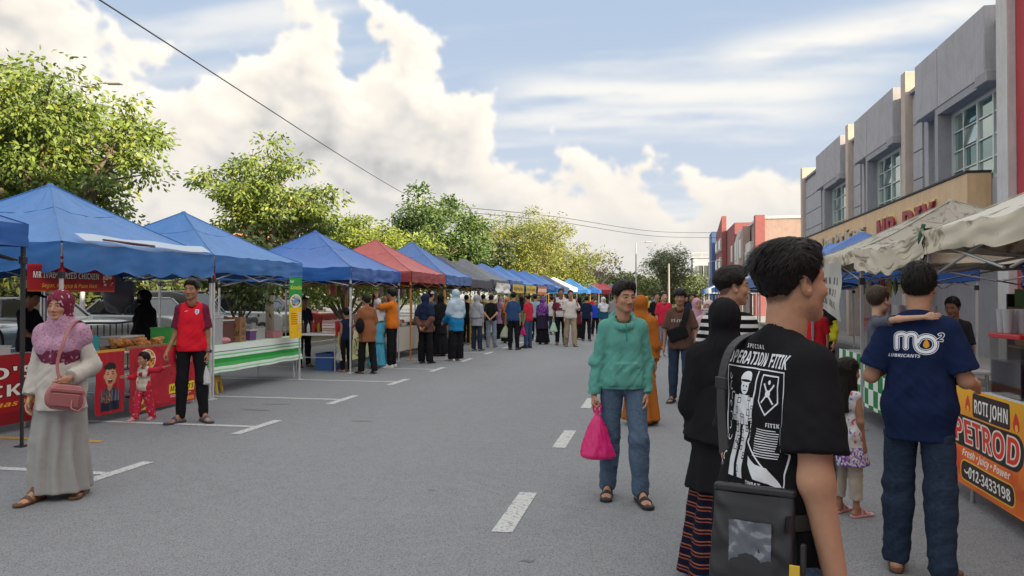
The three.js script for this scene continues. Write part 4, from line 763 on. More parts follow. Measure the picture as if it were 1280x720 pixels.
// local frame: front on +x, w along z, depth along x, origin at the centre of the ground plan
function tent(o, label) {
  const w = o.w || 3, dp = o.dp || 3, eave = o.eave || 2.18, apex = o.apex || 3.08, val = o.val ?? 0.27, sd = rnd() * 40, nu = o.lod ? 14 : 30, nv = o.lod ? 7 : 16;
  const G = group('stall_tent', label, 'tent', [o.x - (o.right ? -1 : 1) * dp / 2, 0, o.z], o.right ? Math.PI : 0, 'pop-up stall tents along the street');
  const ax = o.ax || 0, az = o.az || 0, A = [[dp / 2, w / 2], [dp / 2, -w / 2], [-dp / 2, -w / 2], [-dp / 2, w / 2]];
  const roofPt = (k, s, t) => {
    const a = A[k], b = A[(k + 1) % 4], ex = lerp(a[0], b[0], s), ez = lerp(a[1], b[1], s), tt = t * 0.985;
    const c = 4 * s * (1 - s), sag = c * (0.13 * Math.pow(1 - t, 1.0) * t * 2.0 + 0.035 * (1 - t));
    const wr = c * (1 - t) * 0.034 * (1 - 2 * Math.abs(noise3(s * 5 + sd + k * 7, t * 2.5, sd))) + 0.008 * noise3(ex * 3 + sd, ez * 3, t * 4);
    return [lerp(ex, ax, tt), eave + (apex - eave) * Math.pow(t, 1.12) - sag + wr, lerp(ez, az, tt), ex + ez, t * 2];
  };
  const eaveY = (k, s) => roofPt(k, s, 0);
  const canopy = part('canopy', [0, 1, 2, 3].map((k) => gridGeo(nu, nv, (s, t) => roofPt(k, s, t)).toNonIndexed()), o.m, G);
  if (!o.lod) { // sewn seams on the hips and round the crown
    const seams = []; for (let k = 0; k < 4; k++) { seams.push(tube(Array.from({ length: 9 }, (_, i) => { const p = roofPt(k, 0, i / 8); return [p[0], p[1] + 0.004, p[2]]; }), 0.006, 20, 5)); seams.push(tube(Array.from({ length: 9 }, (_, i) => { const p = roofPt(k, i / 8, 0.62); return [p[0], p[1] + 0.001, p[2]]; }), 0.004, 20, 4)); }
    part('seam', seams, o.m, canopy);
    part('crown_cap', lathe([[0, 0.05], [0.03, 0.045], [0.05, 0.02], [0.07, -0.03]], 10).translate(ax, apex - 0.02, az), o.m, canopy);
  }
  for (let k = 0; k < 4; k++) {
    const a = A[k], b = A[(k + 1) % 4], nx = (b[1] - a[1]) ? Math.sign(a[0]) * (a[0] === b[0] ? 1 : 0) : 0, nz = a[1] === b[1] ? Math.sign(a[1]) : 0;
    part('valance', gridGeo(o.lod ? 16 : 56, o.lod ? 3 : 7, (s, t) => {
      const e = eaveY(k, s), c = Math.sin(s * Math.PI), off = 0.012 + t * c * (0.022 * Math.sin(s * 34 + sd) * 0.5 + 0.035 * noise3(s * 6 + sd + k * 3, t * 2, 4)) + 0.013 * (1 - 2 * Math.abs(noise3(s * 4 + k, t * 4 + s * 2, sd)));
      return [e[0] + nx * off, e[1] + 0.002 - t * (val + (o.scallop || 0) * Math.abs(Math.sin(s * Math.PI * 6)) + 0.025 * noise3(s * 4 + sd, 1, k)), e[2] + nz * off, s * w, t * val];
    }), o.mv || o.m, G);
  }
  const pm = o.pole || poleM.white;
  A.forEach(([x, z], i) => {
    const px = x * 0.985, pz = z * 0.985, tilt = (o.tilt || 0) * (i === 0 ? 1 : 0);
    const leg = part('leg', [bx(px - 0.018, 0.95, pz - 0.018, px + 0.018, eave - 0.02, pz + 0.018, 0.004)], pm, G);
    part('lower_leg', bx(px - 0.0135, 0.01, pz - 0.0135, px + 0.0135, 0.96, pz + 0.0135, 0.003), pm, leg);
    part('foot_plate', bx(px - 0.05, 0.0, pz - 0.05, px + 0.05, 0.012, pz + 0.05), pm, leg);
    part('slider', bx(px - 0.03, eave - 0.42, pz - 0.03, px + 0.03, eave - 0.34, pz + 0.03, 0.006), poleM.black, leg);
    if (o.tape && i === 0 && !o.lod) part('tape', [bx(px - 0.021, eave - 0.34, pz - 0.021, px + 0.021, eave - 0.24, pz + 0.021), bx(px - 0.021, eave - 0.2, pz - 0.021, px + 0.021, eave - 0.17, pz + 0.021)], redTape, leg);
  });
  if (!o.lod || o.lod < 2) for (let k = 0; k < 4; k++) {
    const a = A[k], b = A[(k + 1) % 4], at2 = (s, y, off) => V3(lerp(a[0], b[0], s) * off, y, lerp(a[1], b[1], s) * off), hi = eave - 0.1, lo = eave - 0.38;
    for (let q = 0; q < 2; q++) { part('truss_bar', bar(at2(q * 0.5 + 0.01, hi, 0.97), at2(q * 0.5 + 0.49, lo, 0.97), 0.012, 5), pm, G); part('truss_bar', bar(at2(q * 0.5 + 0.01, lo, 0.955), at2(q * 0.5 + 0.49, hi, 0.955), 0.012, 5), pm, G); }
    part('roof_strut', bar([a[0] * 0.97, eave - 0.12, a[1] * 0.97], [ax, apex - 0.5, az], 0.012, 5), pm, G);
  }
  return G;
}
const LX = (z) => -6.66 + clamp((-z - 13.5) / 4) * 0.55;
tent({ x: -6.5, z: -5.42, eave: 2.32, apex: 3.2, m: TM.blue2, pole: poleM.black, val: 0.24 }, 'dark blue pop-up tent on black legs next to the fried chicken counter');
tent({ x: -6.66, z: -9.08, eave: 2.19, apex: 3.08, m: TM.blue, val: 0.30, scallop: 0.05, tape: 1 }, 'blue pop-up tent with scalloped edge over the red fried chicken stall');
tent({ x: -6.66, z: -12.06, w: 2.9, eave: 2.20, apex: 3.03, m: TM.blue, val: 0.27, tape: 1 }, 'blue pop-up tent over the green striped table with yellow hanging banner');
tent({ x: -6.2, z: -16.3, eave: 2.18, apex: 3.05, m: TM.blue2 }, 'bright blue pop-up tent over pale yellow cloth and stacked trays');
tent({ x: -6.0, z: -19.55, eave: 2.2, apex: 3.1, m: TM.red, mv: TM.redv, pole: poleM.orange }, 'faded red pop-up tent on orange legs');
tent({ x: -6.0, z: -22.65, eave: 2.2, apex: 3.25, m: TM.blue3, pole: poleM.yellow }, 'pale faded blue pop-up tent on yellow legs beside the red tent');
const farTents = [[-25.6, TM.dgrey, 'dark charcoal pop-up tent next to the pale blue one'], [-28.95, TM.grey, 'grey pop-up tent with white cloth hung on its edge'], [-32.1, TM.blue3, 'blue pop-up tent with plain yellow sign, beside the grey tent'], [-35.4, TM.blue, 'blue pop-up tent with yellow sign, second after the grey tent'], [-38.9, TM.blue2, 'blue pop-up tent with an orange lettered sign'], [-42.5, TM.sky, 'light blue pop-up tent past the orange sign'], [-46.1, TM.blue, 'blue pop-up tent just before the navy tent'], [-50, TM.navy, 'navy pop-up tent far along the left row'], [-55, TM.white, 'white pop-up tent far along the left row'], [-60.5, TM.blue, 'far blue pop-up tent past the white one'], [-66, TM.blue2, 'far blue pop-up tent before the far red ones'], [-71.5, TM.dred, 'far crimson pop-up tent at the end of the row'], [-76, TM.dred, 'farthest crimson pop-up tent of the row'], [-81, TM.grey, 'farthest grey pop-up tent of the row']];
farTents.forEach(([z, m, l], i) => tent({ x: -6.0 + (i > 8 ? (i - 8) * 0.5 : 0), z, eave: 2.15 + 0.06 * (i % 3), apex: 3.02 + 0.05 * (i % 2), m, lod: i < 5 ? 1 : 2, pole: pick([poleM.white, poleM.white, poleM.steel, poleM.yellow]) }, l));
tent({ x: 2.3, z: -5.85, right: 1, eave: 2.14, apex: 2.86, m: TM.cream, mv: TM.creamv, val: 0.2, pole: poleM.steel }, 'stained cream canvas tent over the orange banner counter');
tent({ x: 2.3, z: -11.1, right: 1, eave: 2.12, apex: 2.83, m: TM.khaki, mv: TM.creamv, val: 0.16, pole: poleM.steel }, 'dull khaki canvas tent over the checked cloth table');
[[-15.9, TM.blue2, 'blue pop-up tent behind the khaki tent by the shops'], [-19.0, TM.blue, 'blue pop-up tent second behind the khaki tent'], [-22.2, TM.blue3, 'faded blue tent on the shop side, mid street'], [-25.4, TM.blue, 'blue tent on the shop side beside a faded one'], [-29, TM.cream, 'cream tent on the shop side among blue ones'], [-33, TM.blue2, 'blue tent on the shop side past the cream one'], [-38, TM.sky, 'light blue tent far on the shop side'], [-44, TM.blue, 'far blue tent on the shop side'], [-51, TM.white, 'far white tent on the shop side'], [-58, TM.blue2, 'farthest blue tent on the shop side']].forEach(([z, m, l], i) => tent({ x: 2.35 + i * 0.08, z, right: 1, eave: 2.1, apex: 2.82, m, lod: i < 2 ? 1 : 2, pole: poleM.white }, l));

// cream tarpaulin slung between the two canvas tents
{
  const g = gridGeo(30, 10, (s, t) => { const z = lerp(-7.3, -9.75, s), c = Math.sin(s * Math.PI); return [2.28 + t * 0.9 - 0.05 * c * (1 - t), 2.16 + t * 0.13 - c * (0.10 + 0.08 * noise3(s * 5, t * 3, 1)) - 0.05 * Math.abs(noise3(s * 9, t * 2, 7)), z]; });
  const G = group('tarpaulin', 'cream tarpaulin slung between the two canvas tents on the right', 'tarpaulin');
  part('sheet', g, TM.khaki, G);
  part('hanging_edge', gridGeo(40, 6, (s, t) => { const z = lerp(-7.3, -9.75, s), c = Math.sin(s * Math.PI), y0 = 2.16 - c * (0.10 + 0.08 * noise3(s * 5, 0, 1)) - 0.05 * Math.abs(noise3(s * 9, 0, 7)); return [2.27 - 0.05 * c + 0.03 * noise3(s * 10, t * 3, 5), y0 - t * (0.26 + 0.08 * noise3(s * 7, 0, 3)), z]; }), TM.creamv, G);
  part('cord', [tube([[2.3, 2.2, -7.38], [2.26, 2.05, -7.36], [2.31, 1.95, -7.4], [2.27, 1.86, -7.36], [2.3, 1.78, -7.38]], 0.018, 20, 6)], std(lin(0.01, 0.09, 0.06), 0.7), G);
}
// blue sheets closing the backs of the right-hand tents
solo('backdrop_sheet', gridGeo(30, 8, (s, t) => [5.25 + 0.06 * noise3(s * 6, t * 2, 1), 2.25 - t * 0.5 - 0.04 * Math.sin(s * 20), lerp(-4.4, -12.6, s)]), TM.blue2, 'blue tarpaulin strip hung along the back of the canvas tents', 'tarpaulin');
console.log('tents done');

// ---------------------------------------------------------------- printed signs
const clothM = (tex, r = 0.6) => new THREE.MeshStandardMaterial({ map: tex, roughness: r, side: THREE.DoubleSide });
const fit = (x, t, cx, cy, maxW, size, font = 'bold', fam = 'sans-serif') => { x.font = `${font} ${size}px ${fam}`; const w = x.measureText(t).width; x.save(); x.translate(cx, cy); if (w > maxW) x.scale(maxW / w, 1); x.textAlign = 'center'; x.textBaseline = 'middle'; x.fillText(t, 0, 0); x.restore(); };
const fitS = (x, t, cx, cy, maxW, size, lw, sc) => { x.font = `bold ${size}px sans-serif`; const w = x.measureText(t).width; x.save(); x.translate(cx, cy); if (w > maxW) x.scale(maxW / w, 1); x.textAlign = 'center'; x.textBaseline = 'middle'; x.lineJoin = 'round'; x.lineWidth = lw; x.strokeStyle = sc; x.strokeText(t, 0, 0); x.fillText(t, 0, 0); x.restore(); };
const blob = (x, cx, cy, r, cols, n = 26) => { x.save(); x.beginPath(); x.arc(cx, cy, r, 0, 7); x.clip(); for (let i = 0; i < n; i++) { x.fillStyle = pick(cols); x.beginPath(); x.ellipse(cx + rr(-r, r), cy + rr(-r, r), rr(0.1, 0.4) * r, rr(0.08, 0.25) * r, rr(0, 3), 0, 7); x.fill(); } x.restore(); };
const FOOD = ['#a85a1c', '#c97b2a', '#7a3a12', '#e0a040', '#8f4a18', '#d98f3a', '#5a2a0e'];
const kidPhoto = (x, cx, cy, s) => {
  const e = (c, ax, ay, rx, ry, al = 1, rot = 0) => { x.globalAlpha = al; x.fillStyle = c; x.beginPath(); x.ellipse(cx + ax * s, cy + ay * s, rx * s, ry * s, rot, 0, 7); x.fill(); x.globalAlpha = 1; };
  e('#3a3f52', 0, 1.0, 0.6, 0.5); for (let k = -3; k < 4; k++) e('#8a8fa0', k * 0.16, 1.05, 0.035, 0.45, 0.8); e('#c08a68', 0, 0.46, 0.16, 0.22);
  e('#d3a07c', 0, 0, 0.34, 0.47); e('#c58d69', 0.2, 0.1, 0.14, 0.3, 0.5); e('#e2b592', -0.1, -0.05, 0.16, 0.22, 0.6); e('#d3a07c', -0.35, 0.02, 0.06, 0.1); e('#c08a68', 0.35, 0.02, 0.06, 0.1);
  for (let k = 0; k < 26; k++) e('#1d1310', rr(-0.32, 0.32), rr(-0.52, -0.3), 0.07, 0.07, 0.9); e('#1d1310', 0, -0.42, 0.32, 0.14);
  for (const q of [-1, 1]) { e('#3a221a', q * 0.15, -0.06, 0.075, 0.02, 0.9, q * 0.15); e('#2a1812', q * 0.15, -0.15, 0.09, 0.018, 0.7, q * 0.2); } e('#b57a58', 0, 0.08, 0.06, 0.03, 0.8); e('#6a1f1c', 0, 0.24, 0.14, 0.12); e('#efe6dc', 0, 0.17, 0.11, 0.03); e('#b04a44', 0, 0.31, 0.08, 0.04);
};
const signHead = canvasTex(1024, 288, (x, w, h) => { x.fillStyle = '#a3161d'; x.fillRect(0, 0, w, h); x.fillStyle = '#c9272a'; x.fillRect(0, 0, w, 22); x.fillStyle = '#b8531c'; x.fillRect(0, h - 16, w, 16); blob(x, 930, 150, 78, ['#e8c07a', '#b24018', '#f0e0d0', '#7a1a10'], 30); x.fillStyle = '#f6efe6'; fitS(x, "MR IVAD'S FRIED CHICKEN", 440, 112, 760, 96, 16, '#2a0606'); x.fillStyle = '#f3b62c'; fit(x, 'Segar, Rangup & Puas Hati', 470, 222, 640, 58, 'italic bold'); });
const signLeft = canvasTex(1024, 640, (x, w, h) => { x.fillStyle = '#a4121f'; x.fillRect(0, 0, w, h); x.fillStyle = '#8a0e18'; x.fillRect(0, h * 0.82, w, h * 0.18); x.fillStyle = '#f6efe6'; fitS(x, "MR IVAD'S", 520, 170, 820, 150, 14, '#4a0508'); fitS(x, 'FRIED CHICKEN', 520, 330, 940, 150, 14, '#4a0508'); x.fillStyle = '#f3b62c'; fit(x, 'Segar, Rangup & Puas Hati', 540, 450, 820, 66, 'italic bold'); });
const signFront = canvasTex(1024, 760, (x, w, h) => {
  x.fillStyle = '#b5122a'; x.fillRect(0, 0, w, h); for (let i = 0; i < 60; i++) { x.fillStyle = pick(['#c41c30', '#9d0e20', '#a91226']); x.beginPath(); x.ellipse(rr(0, w), rr(0, h), rr(20, 120), rr(10, 40), rr(0, 3), 0, 7); x.fill(); }
  x.fillStyle = '#e8d8b8'; x.beginPath(); x.arc(250, 150, 128, 0, 7); x.fill(); blob(x, 250, 150, 116, FOOD, 60); x.fillStyle = '#e8d8b8'; x.beginPath(); x.arc(200, 400, 100, 0, 7); x.fill(); blob(x, 200, 400, 90, FOOD, 50); blob(x, 180, 640, 120, ['#d8a050', '#7a4a20', '#4a7a28', '#c03018', '#e8c078'], 60);
  x.fillStyle = '#f0b820'; for (let k = 0; k < 2; k++) x.fillRect(90, 512 + k * 30, 180 - k * 60, 18); x.fillRect(110, 735, 160, 18);
  x.fillStyle = '#5a6f86'; x.beginPath(); x.ellipse(800, 400, 90, 130, 0, 0, 7); x.fill(); x.fillStyle = '#d8a888'; x.beginPath(); x.ellipse(800, 250, 52, 62, 0, 0, 7); x.fill(); x.fillStyle = '#1c1210'; x.beginPath(); x.ellipse(800, 205, 55, 34, 0, 0, 7); x.fill();
  x.fillStyle = '#f2d21c'; x.fillRect(600, 500, 410, 120); x.fillStyle = '#1c1a18'; fit(x, "MR IVAD'S", 805, 562, 380, 96, 'italic bold'); x.fillStyle = '#e8c4c0'; x.fillRect(620, 640, 340, 10); x.fillRect(620, 660, 300, 10); x.fillStyle = '#d98a20'; x.fillRect(880, 690, 130, 50);
});
const signKid = canvasTex(84, 140, (x, w, h) => { x.scale(84 / 384, 140 / 640); w = 384; h = 640; x.fillStyle = '#b01426'; x.fillRect(0, 0, w, h); x.fillStyle = '#d8a23a'; x.fillRect(0, 0, w, 26); kidPhoto(x, 190, 260, 230); x.fillStyle = '#1a2238'; x.fillRect(60, 520, 250, 90); blob(x, 150, 470, 60, FOOD, 26); });
const bannerG = canvasTex(384, 1536, (x, w, h) => {
  x.fillStyle = '#1f9a3c'; x.fillRect(0, 0, w, h); x.fillStyle = '#f2c418'; x.fillRect(0, 640, w, h); x.fillStyle = '#7fb82c'; x.beginPath(); x.moveTo(0, 560); x.bezierCurveTo(120, 700, 250, 540, w, 660); x.lineTo(w, 760); x.lineTo(0, 760); x.fill(); x.fillStyle = '#f2c418'; x.fillRect(0, 755, w, 40);
  x.fillStyle = '#e8f4e8'; fit(x, 'Air', 80, 100, 140, 90, 'bold'); x.fillStyle = '#f4e44a'; fit(x, 'Karnolia', 200, 250, 340, 130, 'italic bold', 'serif');
  x.fillStyle = '#e9e4dc'; x.beginPath(); x.arc(195, 590, 170, 0, 7); x.fill(); blob(x, 195, 590, 140, ['#6a4a42', '#8a6a60', '#4a3430', '#a08878', '#c8b8ac'], 60); x.fillStyle = '#2f9fd8'; x.beginPath(); x.arc(205, 580, 62, 0, 7); x.fill();
  x.fillStyle = '#c83a1c'; for (let k = 0; k < 6; k++) x.fillRect(50, 900 + k * 52, 150 + (k * 37) % 70, 22); x.fillStyle = '#e6e0d0'; x.fillRect(270, 880, 84, 280); x.fillStyle = '#7a7468'; for (let k = 0; k < 6; k++) x.fillRect(284, 905 + k * 42, 54, 12); blob(x, 310, 1290, 70, ['#c9a27a', '#6a4030', '#e8dcd0'], 30); x.fillStyle = '#c83a1c'; x.fillRect(60, 1360, 24, 40);
});
const stripeTex = canvasTex(64, 1024, (x, w, h) => { const S = [['#dff0e4', 60], ['#2a6f78', 14], ['#dff0e4', 34], ['#9ad8a8', 26], ['#e6f2ea', 50], ['#49b45c', 70], ['#1f9a3a', 80], ['#e6f2ea', 44], ['#7fcf90', 30], ['#dff0e4', 40], ['#2a6f78', 16], ['#e6f2ea', 64]]; let y = 0, i = 0; while (y < h) { const [c, n] = S[i++ % S.length]; x.fillStyle = c; x.fillRect(0, y, w, n); y += n; } });
const checkTex = canvasTex(256, 256, (x) => { x.fillStyle = '#e6ebe4'; x.fillRect(0, 0, 256, 256); x.fillStyle = '#17803c'; x.fillRect(0, 0, 128, 128); x.fillRect(128, 128, 128, 128); });
checkTex.wrapS = checkTex.wrapT = THREE.RepeatWrapping;
const paleCloth = canvasTex(1024, 512, (x, w, h) => { x.fillStyle = '#d8d6a0'; x.fillRect(0, 0, w, h); x.fillStyle = '#161412'; x.save(); x.translate(640, 200); x.rotate(-0.12); fit(x, 'NYOI', 0, 0, 460, 240, 'bold', 'serif'); x.restore(); x.strokeStyle = '#2a2a24'; x.lineWidth = 16; x.beginPath(); x.arc(560, 400, 50, 0, 5); x.stroke(); for (let k = 0; k < 5; k++) { x.beginPath(); x.moveTo(120 + k * 26, 60); x.quadraticCurveTo(150 + k * 26, 90, 110 + k * 30, 130); x.stroke(); } });
const rotiTex = canvasTex(2048, 640, (x, w, h) => {
  const gr = x.createLinearGradient(0, 0, 0, h); gr.addColorStop(0, '#f2b41e'); gr.addColorStop(0.45, '#ec8a1c'); gr.addColorStop(0.75, '#e2561c'); gr.addColorStop(1, '#b8301a'); x.fillStyle = gr; x.fillRect(0, 0, w, h);
  for (let i = 0; i < 50; i++) { x.fillStyle = pick(['rgba(250,190,60,.25)', 'rgba(200,50,20,.22)', 'rgba(240,120,30,.25)']); x.beginPath(); x.moveTo(rr(0, w), h); const q = rr(0, w); x.quadraticCurveTo(q, rr(300, h), q + rr(-80, 80), rr(200, 520)); x.quadraticCurveTo(q + 60, rr(400, h), q + 120, h); x.fill(); }
  const flame = (cx, cy, s) => { x.fillStyle = '#d8381a'; x.beginPath(); x.moveTo(cx, cy - s); x.quadraticCurveTo(cx + s * 0.7, cy - s * 0.1, cx + s * 0.45, cy + s * 0.6); x.quadraticCurveTo(cx, cy + s, cx - s * 0.45, cy + s * 0.6); x.quadraticCurveTo(cx - s * 0.7, cy, cx, cy - s); x.fill(); x.fillStyle = '#f6c52a'; x.beginPath(); x.ellipse(cx, cy + s * 0.45, s * 0.22, s * 0.35, 0, 0, 7); x.fill(); };
  flame(470, 100, 62); flame(1010, 120, 62);
  x.fillStyle = '#2a1a18'; x.beginPath(); x.roundRect(530, 20, 420, 150, 16); x.fill(); x.fillStyle = '#f4f0ea'; fit(x, 'ROTI JOHN', 740, 98, 390, 118);
  x.fillStyle = '#241210'; x.beginPath(); x.roundRect(230, 180, 860, 210, 90); x.fill();
  x.fillStyle = '#e23420'; fitS(x, 'PETROD', 660, 285, 800, 210, 22, '#f2e6d8');
  x.fillStyle = '#f6eee2'; fit(x, 'Fresh • Juicy • Power', 660, 428, 600, 64, 'italic bold');
  x.fillStyle = '#2a1a18'; x.strokeStyle = '#f2b832'; x.lineWidth = 10; x.beginPath(); x.roundRect(360, 475, 640, 128, 44); x.fill(); x.stroke(); x.fillStyle = '#f6f2ea'; fit(x, '012-3433198', 710, 542, 500, 98); x.lineWidth = 12; x.strokeStyle = '#f6f2ea'; x.beginPath(); x.arc(435, 520, 30, 0.7, 2.6); x.stroke();
  for (const [cx, cy] of [[1260, 110], [1240, 310], [1260, 520], [1500, 110], [1480, 310], [1500, 520]]) { x.fillStyle = '#241410'; x.strokeStyle = '#f2b832'; x.lineWidth = 8; x.beginPath(); x.roundRect(cx - 105, cy - 88, 210, 176, 40); x.fill(); x.stroke(); blob(x, cx, cy, 74, ['#e8b83a', '#c8641e', '#7a3412', '#f0d878', '#a8281a', '#5a7a2a'], 40); }
});

// ---------------------------------------------------------------- stall furniture
const white = std(lin(0.6, 0.6, 0.6), 0.5), steel = poleM.steel, black = std(lin(0.02, 0.02, 0.022), 0.6), wood = std(lin(0.3, 0.18, 0.09), 0.7), yellowP = std(lin(0.62, 0.40, 0.03), 0.45), redP = std(lin(0.5, 0.02, 0.03), 0.4), greenP = std(lin(0.05, 0.42, 0.08), 0.45), tealP = std(lin(0.02, 0.28, 0.30), 0.45), cardboard = std(lin(0.36, 0.24, 0.14), 0.9), purpleP = std(lin(0.16, 0.06, 0.22), 0.5), blueP = std(lin(0.03, 0.12, 0.38), 0.4), pinkP = std(lin(0.62, 0.25, 0.30), 0.5);
const clearP = new THREE.MeshPhysicalMaterial({ color: lin(0.9, 0.92, 0.92), roughness: 0.12, transmission: 1, thickness: 0, side: THREE.DoubleSide });
const foggy = new THREE.MeshPhysicalMaterial({ color: lin(0.66, 0.68, 0.70), roughness: 0.35, transmission: 0.45, thickness: 0, side: THREE.DoubleSide });
const bagPlastic = new THREE.MeshPhysicalMaterial({ color: lin(0.75, 0.77, 0.8), roughness: 0.25, transmission: 0.35, thickness: 0, side: THREE.DoubleSide });
function table(x0, x1, z0, z1, h, label, legM = white) {
  const G = group('folding_table', label, 'table', [(x0 + x1) / 2, 0, (z0 + z1) / 2]), w = Math.abs(x1 - x0) / 2, l = Math.abs(z1 - z0) / 2;
  part('tabletop', bx(-w, h - 0.035, -l, w, h, l, 0.01), white, G);
  for (const sx of [-1, 1]) for (const sz of [-1, 1]) part('leg', bar([sx * (w - 0.05), h - 0.035, sz * (l - 0.1)], [sx * (w - 0.02), 0, sz * (l - 0.06)], 0.016), legM, G);
  for (const sz of [-1, 1]) part('brace', bar([-w + 0.04, 0.3, sz * (l - 0.08)], [w - 0.04, 0.3, sz * (l - 0.08)], 0.011), legM, G);
  return G;
}
// hanging printed sheet in a plane x = const, facing the street (dir = +1 faces +x, -1 faces -x); runs from z0 (left as read) to z1
function sheetX(name, x, z0, z1, yTop, yBot, tex, dir, label, category, bend = 0.012) {
  const m = clothM(tex, 0.5);
  const g = gridGeo(30, 12, (s, t) => [x + bend * noise3(s * 5 + x, t * 2, z0) * (0.4 + t) * 2, lerp(yTop, yBot, t), lerp(z0, z1, s), s, 1 - t]);
  return solo(name, g, m, label, category);
}
// left: text reads from the street looking to -x, so it runs from +z (near) to -z (far)
table(-7.35, -8.0, -5.9, -8.45, 0.86, 'white folding table under the red lettered counter banner');
sheetX('counter_banner', -7.3, -5.3, -8.3, 0.9, 0.1, signLeft, 1, "red counter banner with big white lettering behind the grey-skirted woman", 'banner');
table(-6.78, -7.5, -7.9, -10.35, 0.86, 'white folding table behind the photo-printed red banner');
sheetX('counter_banner', -6.74, -8.83, -10.25, 0.885, 0.05, signFront, 1, 'red banner with round food photos and yellow name strip', 'banner');
sheetX('counter_banner', -6.76, -8.25, -8.76, 0.90, 0.1, signKid, 1, 'narrow red banner with photo of a shouting child', 'banner');
sheetX('hanging_sign', -6.9, -7.35, -8.75, 1.93, 1.62, signHead, 1, "red hanging sign with white fried chicken lettering under blue tent", 'sign', 0.004);
solo('roll_banner', gridGeo(6, 10, (s, t) => [-5.95 + 0.01 * Math.sin(t * 5), 0.98 - t * 0.86, lerp(-5.0, -5.95, s)]), clothM(canvasTex(64, 256, (x) => { x.fillStyle = '#2f8fc0'; x.fillRect(0, 0, 64, 256); x.fillStyle = '#e8e4dc'; x.fillRect(0, 110, 64, 30); x.fillStyle = '#c8642a'; x.fillRect(0, 170, 64, 86); })), 'blue and orange banner edge beside the grey-skirted woman', 'banner');
// food and tubs on the chicken counter
const tub = (x, y, z, w, h, d, m, label, lidM) => { const G = group('tub', label, 'container', [x, y, z], rr(-0.1, 0.1)); part('shell', [bx(-w / 2, 0, -d / 2, w / 2, 0.006, d / 2), bx(-w / 2, 0.006, -d / 2, -w / 2 + 0.006, h, d / 2), bx(w / 2 - 0.006, 0.006, -d / 2, w / 2, h, d / 2), bx(-w / 2 + 0.006, 0.006, -d / 2, w / 2 - 0.006, h, -d / 2 + 0.006), bx(-w / 2 + 0.006, 0.006, d / 2 - 0.006, w / 2 - 0.006, h, d / 2)], m, G); if (lidM) part('lid', bx(-w / 2 - 0.01, h + 0.001, -d / 2 - 0.01, w / 2 + 0.01, h + 0.025, d / 2 + 0.01, 0.006), lidM, G); part('rim', [bx(-w / 2 - 0.008, h - 0.02, -d / 2 - 0.008, w / 2 + 0.008, h - 0.001, -d / 2 - 0.001), bx(-w / 2 - 0.008, h - 0.02, d / 2 + 0.001, w / 2 + 0.008, h - 0.001, d / 2 + 0.008)], m, G); return G; };
tub(-7.0, 0.862, -10.0, 0.34, 0.26, 0.34, greenP, 'light green plastic tub on the chicken counter');
tub(-7.25, 0.862, -9.35, 0.3, 0.14, 0.5, foggy, 'frosted plastic food box on the chicken counter', white);
tub(-7.2, 0.862, -8.5, 0.3, 0.2, 0.3, tealP, 'teal plastic tub at the end of the chicken counter');
tub(-7.75, 0.862, -7.6, 0.34, 0.12, 0.5, white, 'white tray box on the red lettered counter');
tub(-7.7, 0.862, -6.6, 0.4, 0.22, 0.4, greenP, 'green plastic basin on the red lettered counter');
{
  const T = group('food_tray', 'wooden tray heaped with golden fried chicken pieces', 'tray', [-6.98, 0.862, -9.25]);
  part('tray', [bx(-0.2, 0, -0.42, 0.2, 0.02, 0.42), bx(-0.2, 0.02, -0.42, -0.19, 0.05, 0.42), bx(0.19, 0.02, -0.42, 0.2, 0.05, 0.42)], wood, T);
  const fm = [std(lin(0.42, 0.17, 0.04), 0.6), std(lin(0.34, 0.12, 0.03), 0.6), std(lin(0.5, 0.24, 0.07), 0.6)];
  const fg = [0, 1, 2].map((k) => { const g = new THREE.IcosahedronGeometry(0.045, 2), p = g.attributes.position; for (let i = 0; i < p.count; i++) { const v = V3(p.getX(i), p.getY(i), p.getZ(i)); v.multiplyScalar(1 + 0.5 * noise3(v.x * 40 + k * 9, v.y * 40, v.z * 40)); v.z *= 1.3; p.setXYZ(i, v.x, v.y, v.z); } g.computeVertexNormals(); return g; });
  for (let i = 0; i < 54; i++) { const m = part('fried_piece', fg[i % 3], fm[(i * 7) % 3], T); m.position.set(rr(-0.14, 0.14), 0.05 + (i > 34 ? 0.05 : 0), rr(-0.37, 0.37)); m.rotation.set(rr(0, 6), rr(0, 6), rr(0, 6)); }
}
// paper sheet pinned on the banner
solo('price_paper', gridGeo(4, 6, (s, t) => [-6.71 + 0.01 * t, 0.92 - t * 0.3, lerp(-9.75, -10.1, s), s, 1 - t]), clothM(canvasTex(128, 128, (x) => { x.fillStyle = '#cfc7b2'; x.fillRect(0, 0, 128, 128); x.fillStyle = '#77705e'; for (let k = 0; k < 5; k++) x.fillRect(16, 20 + k * 20, 60 + (k * 31) % 40, 5); })), 'cream paper price sheet hung over the red food banner', 'sign');

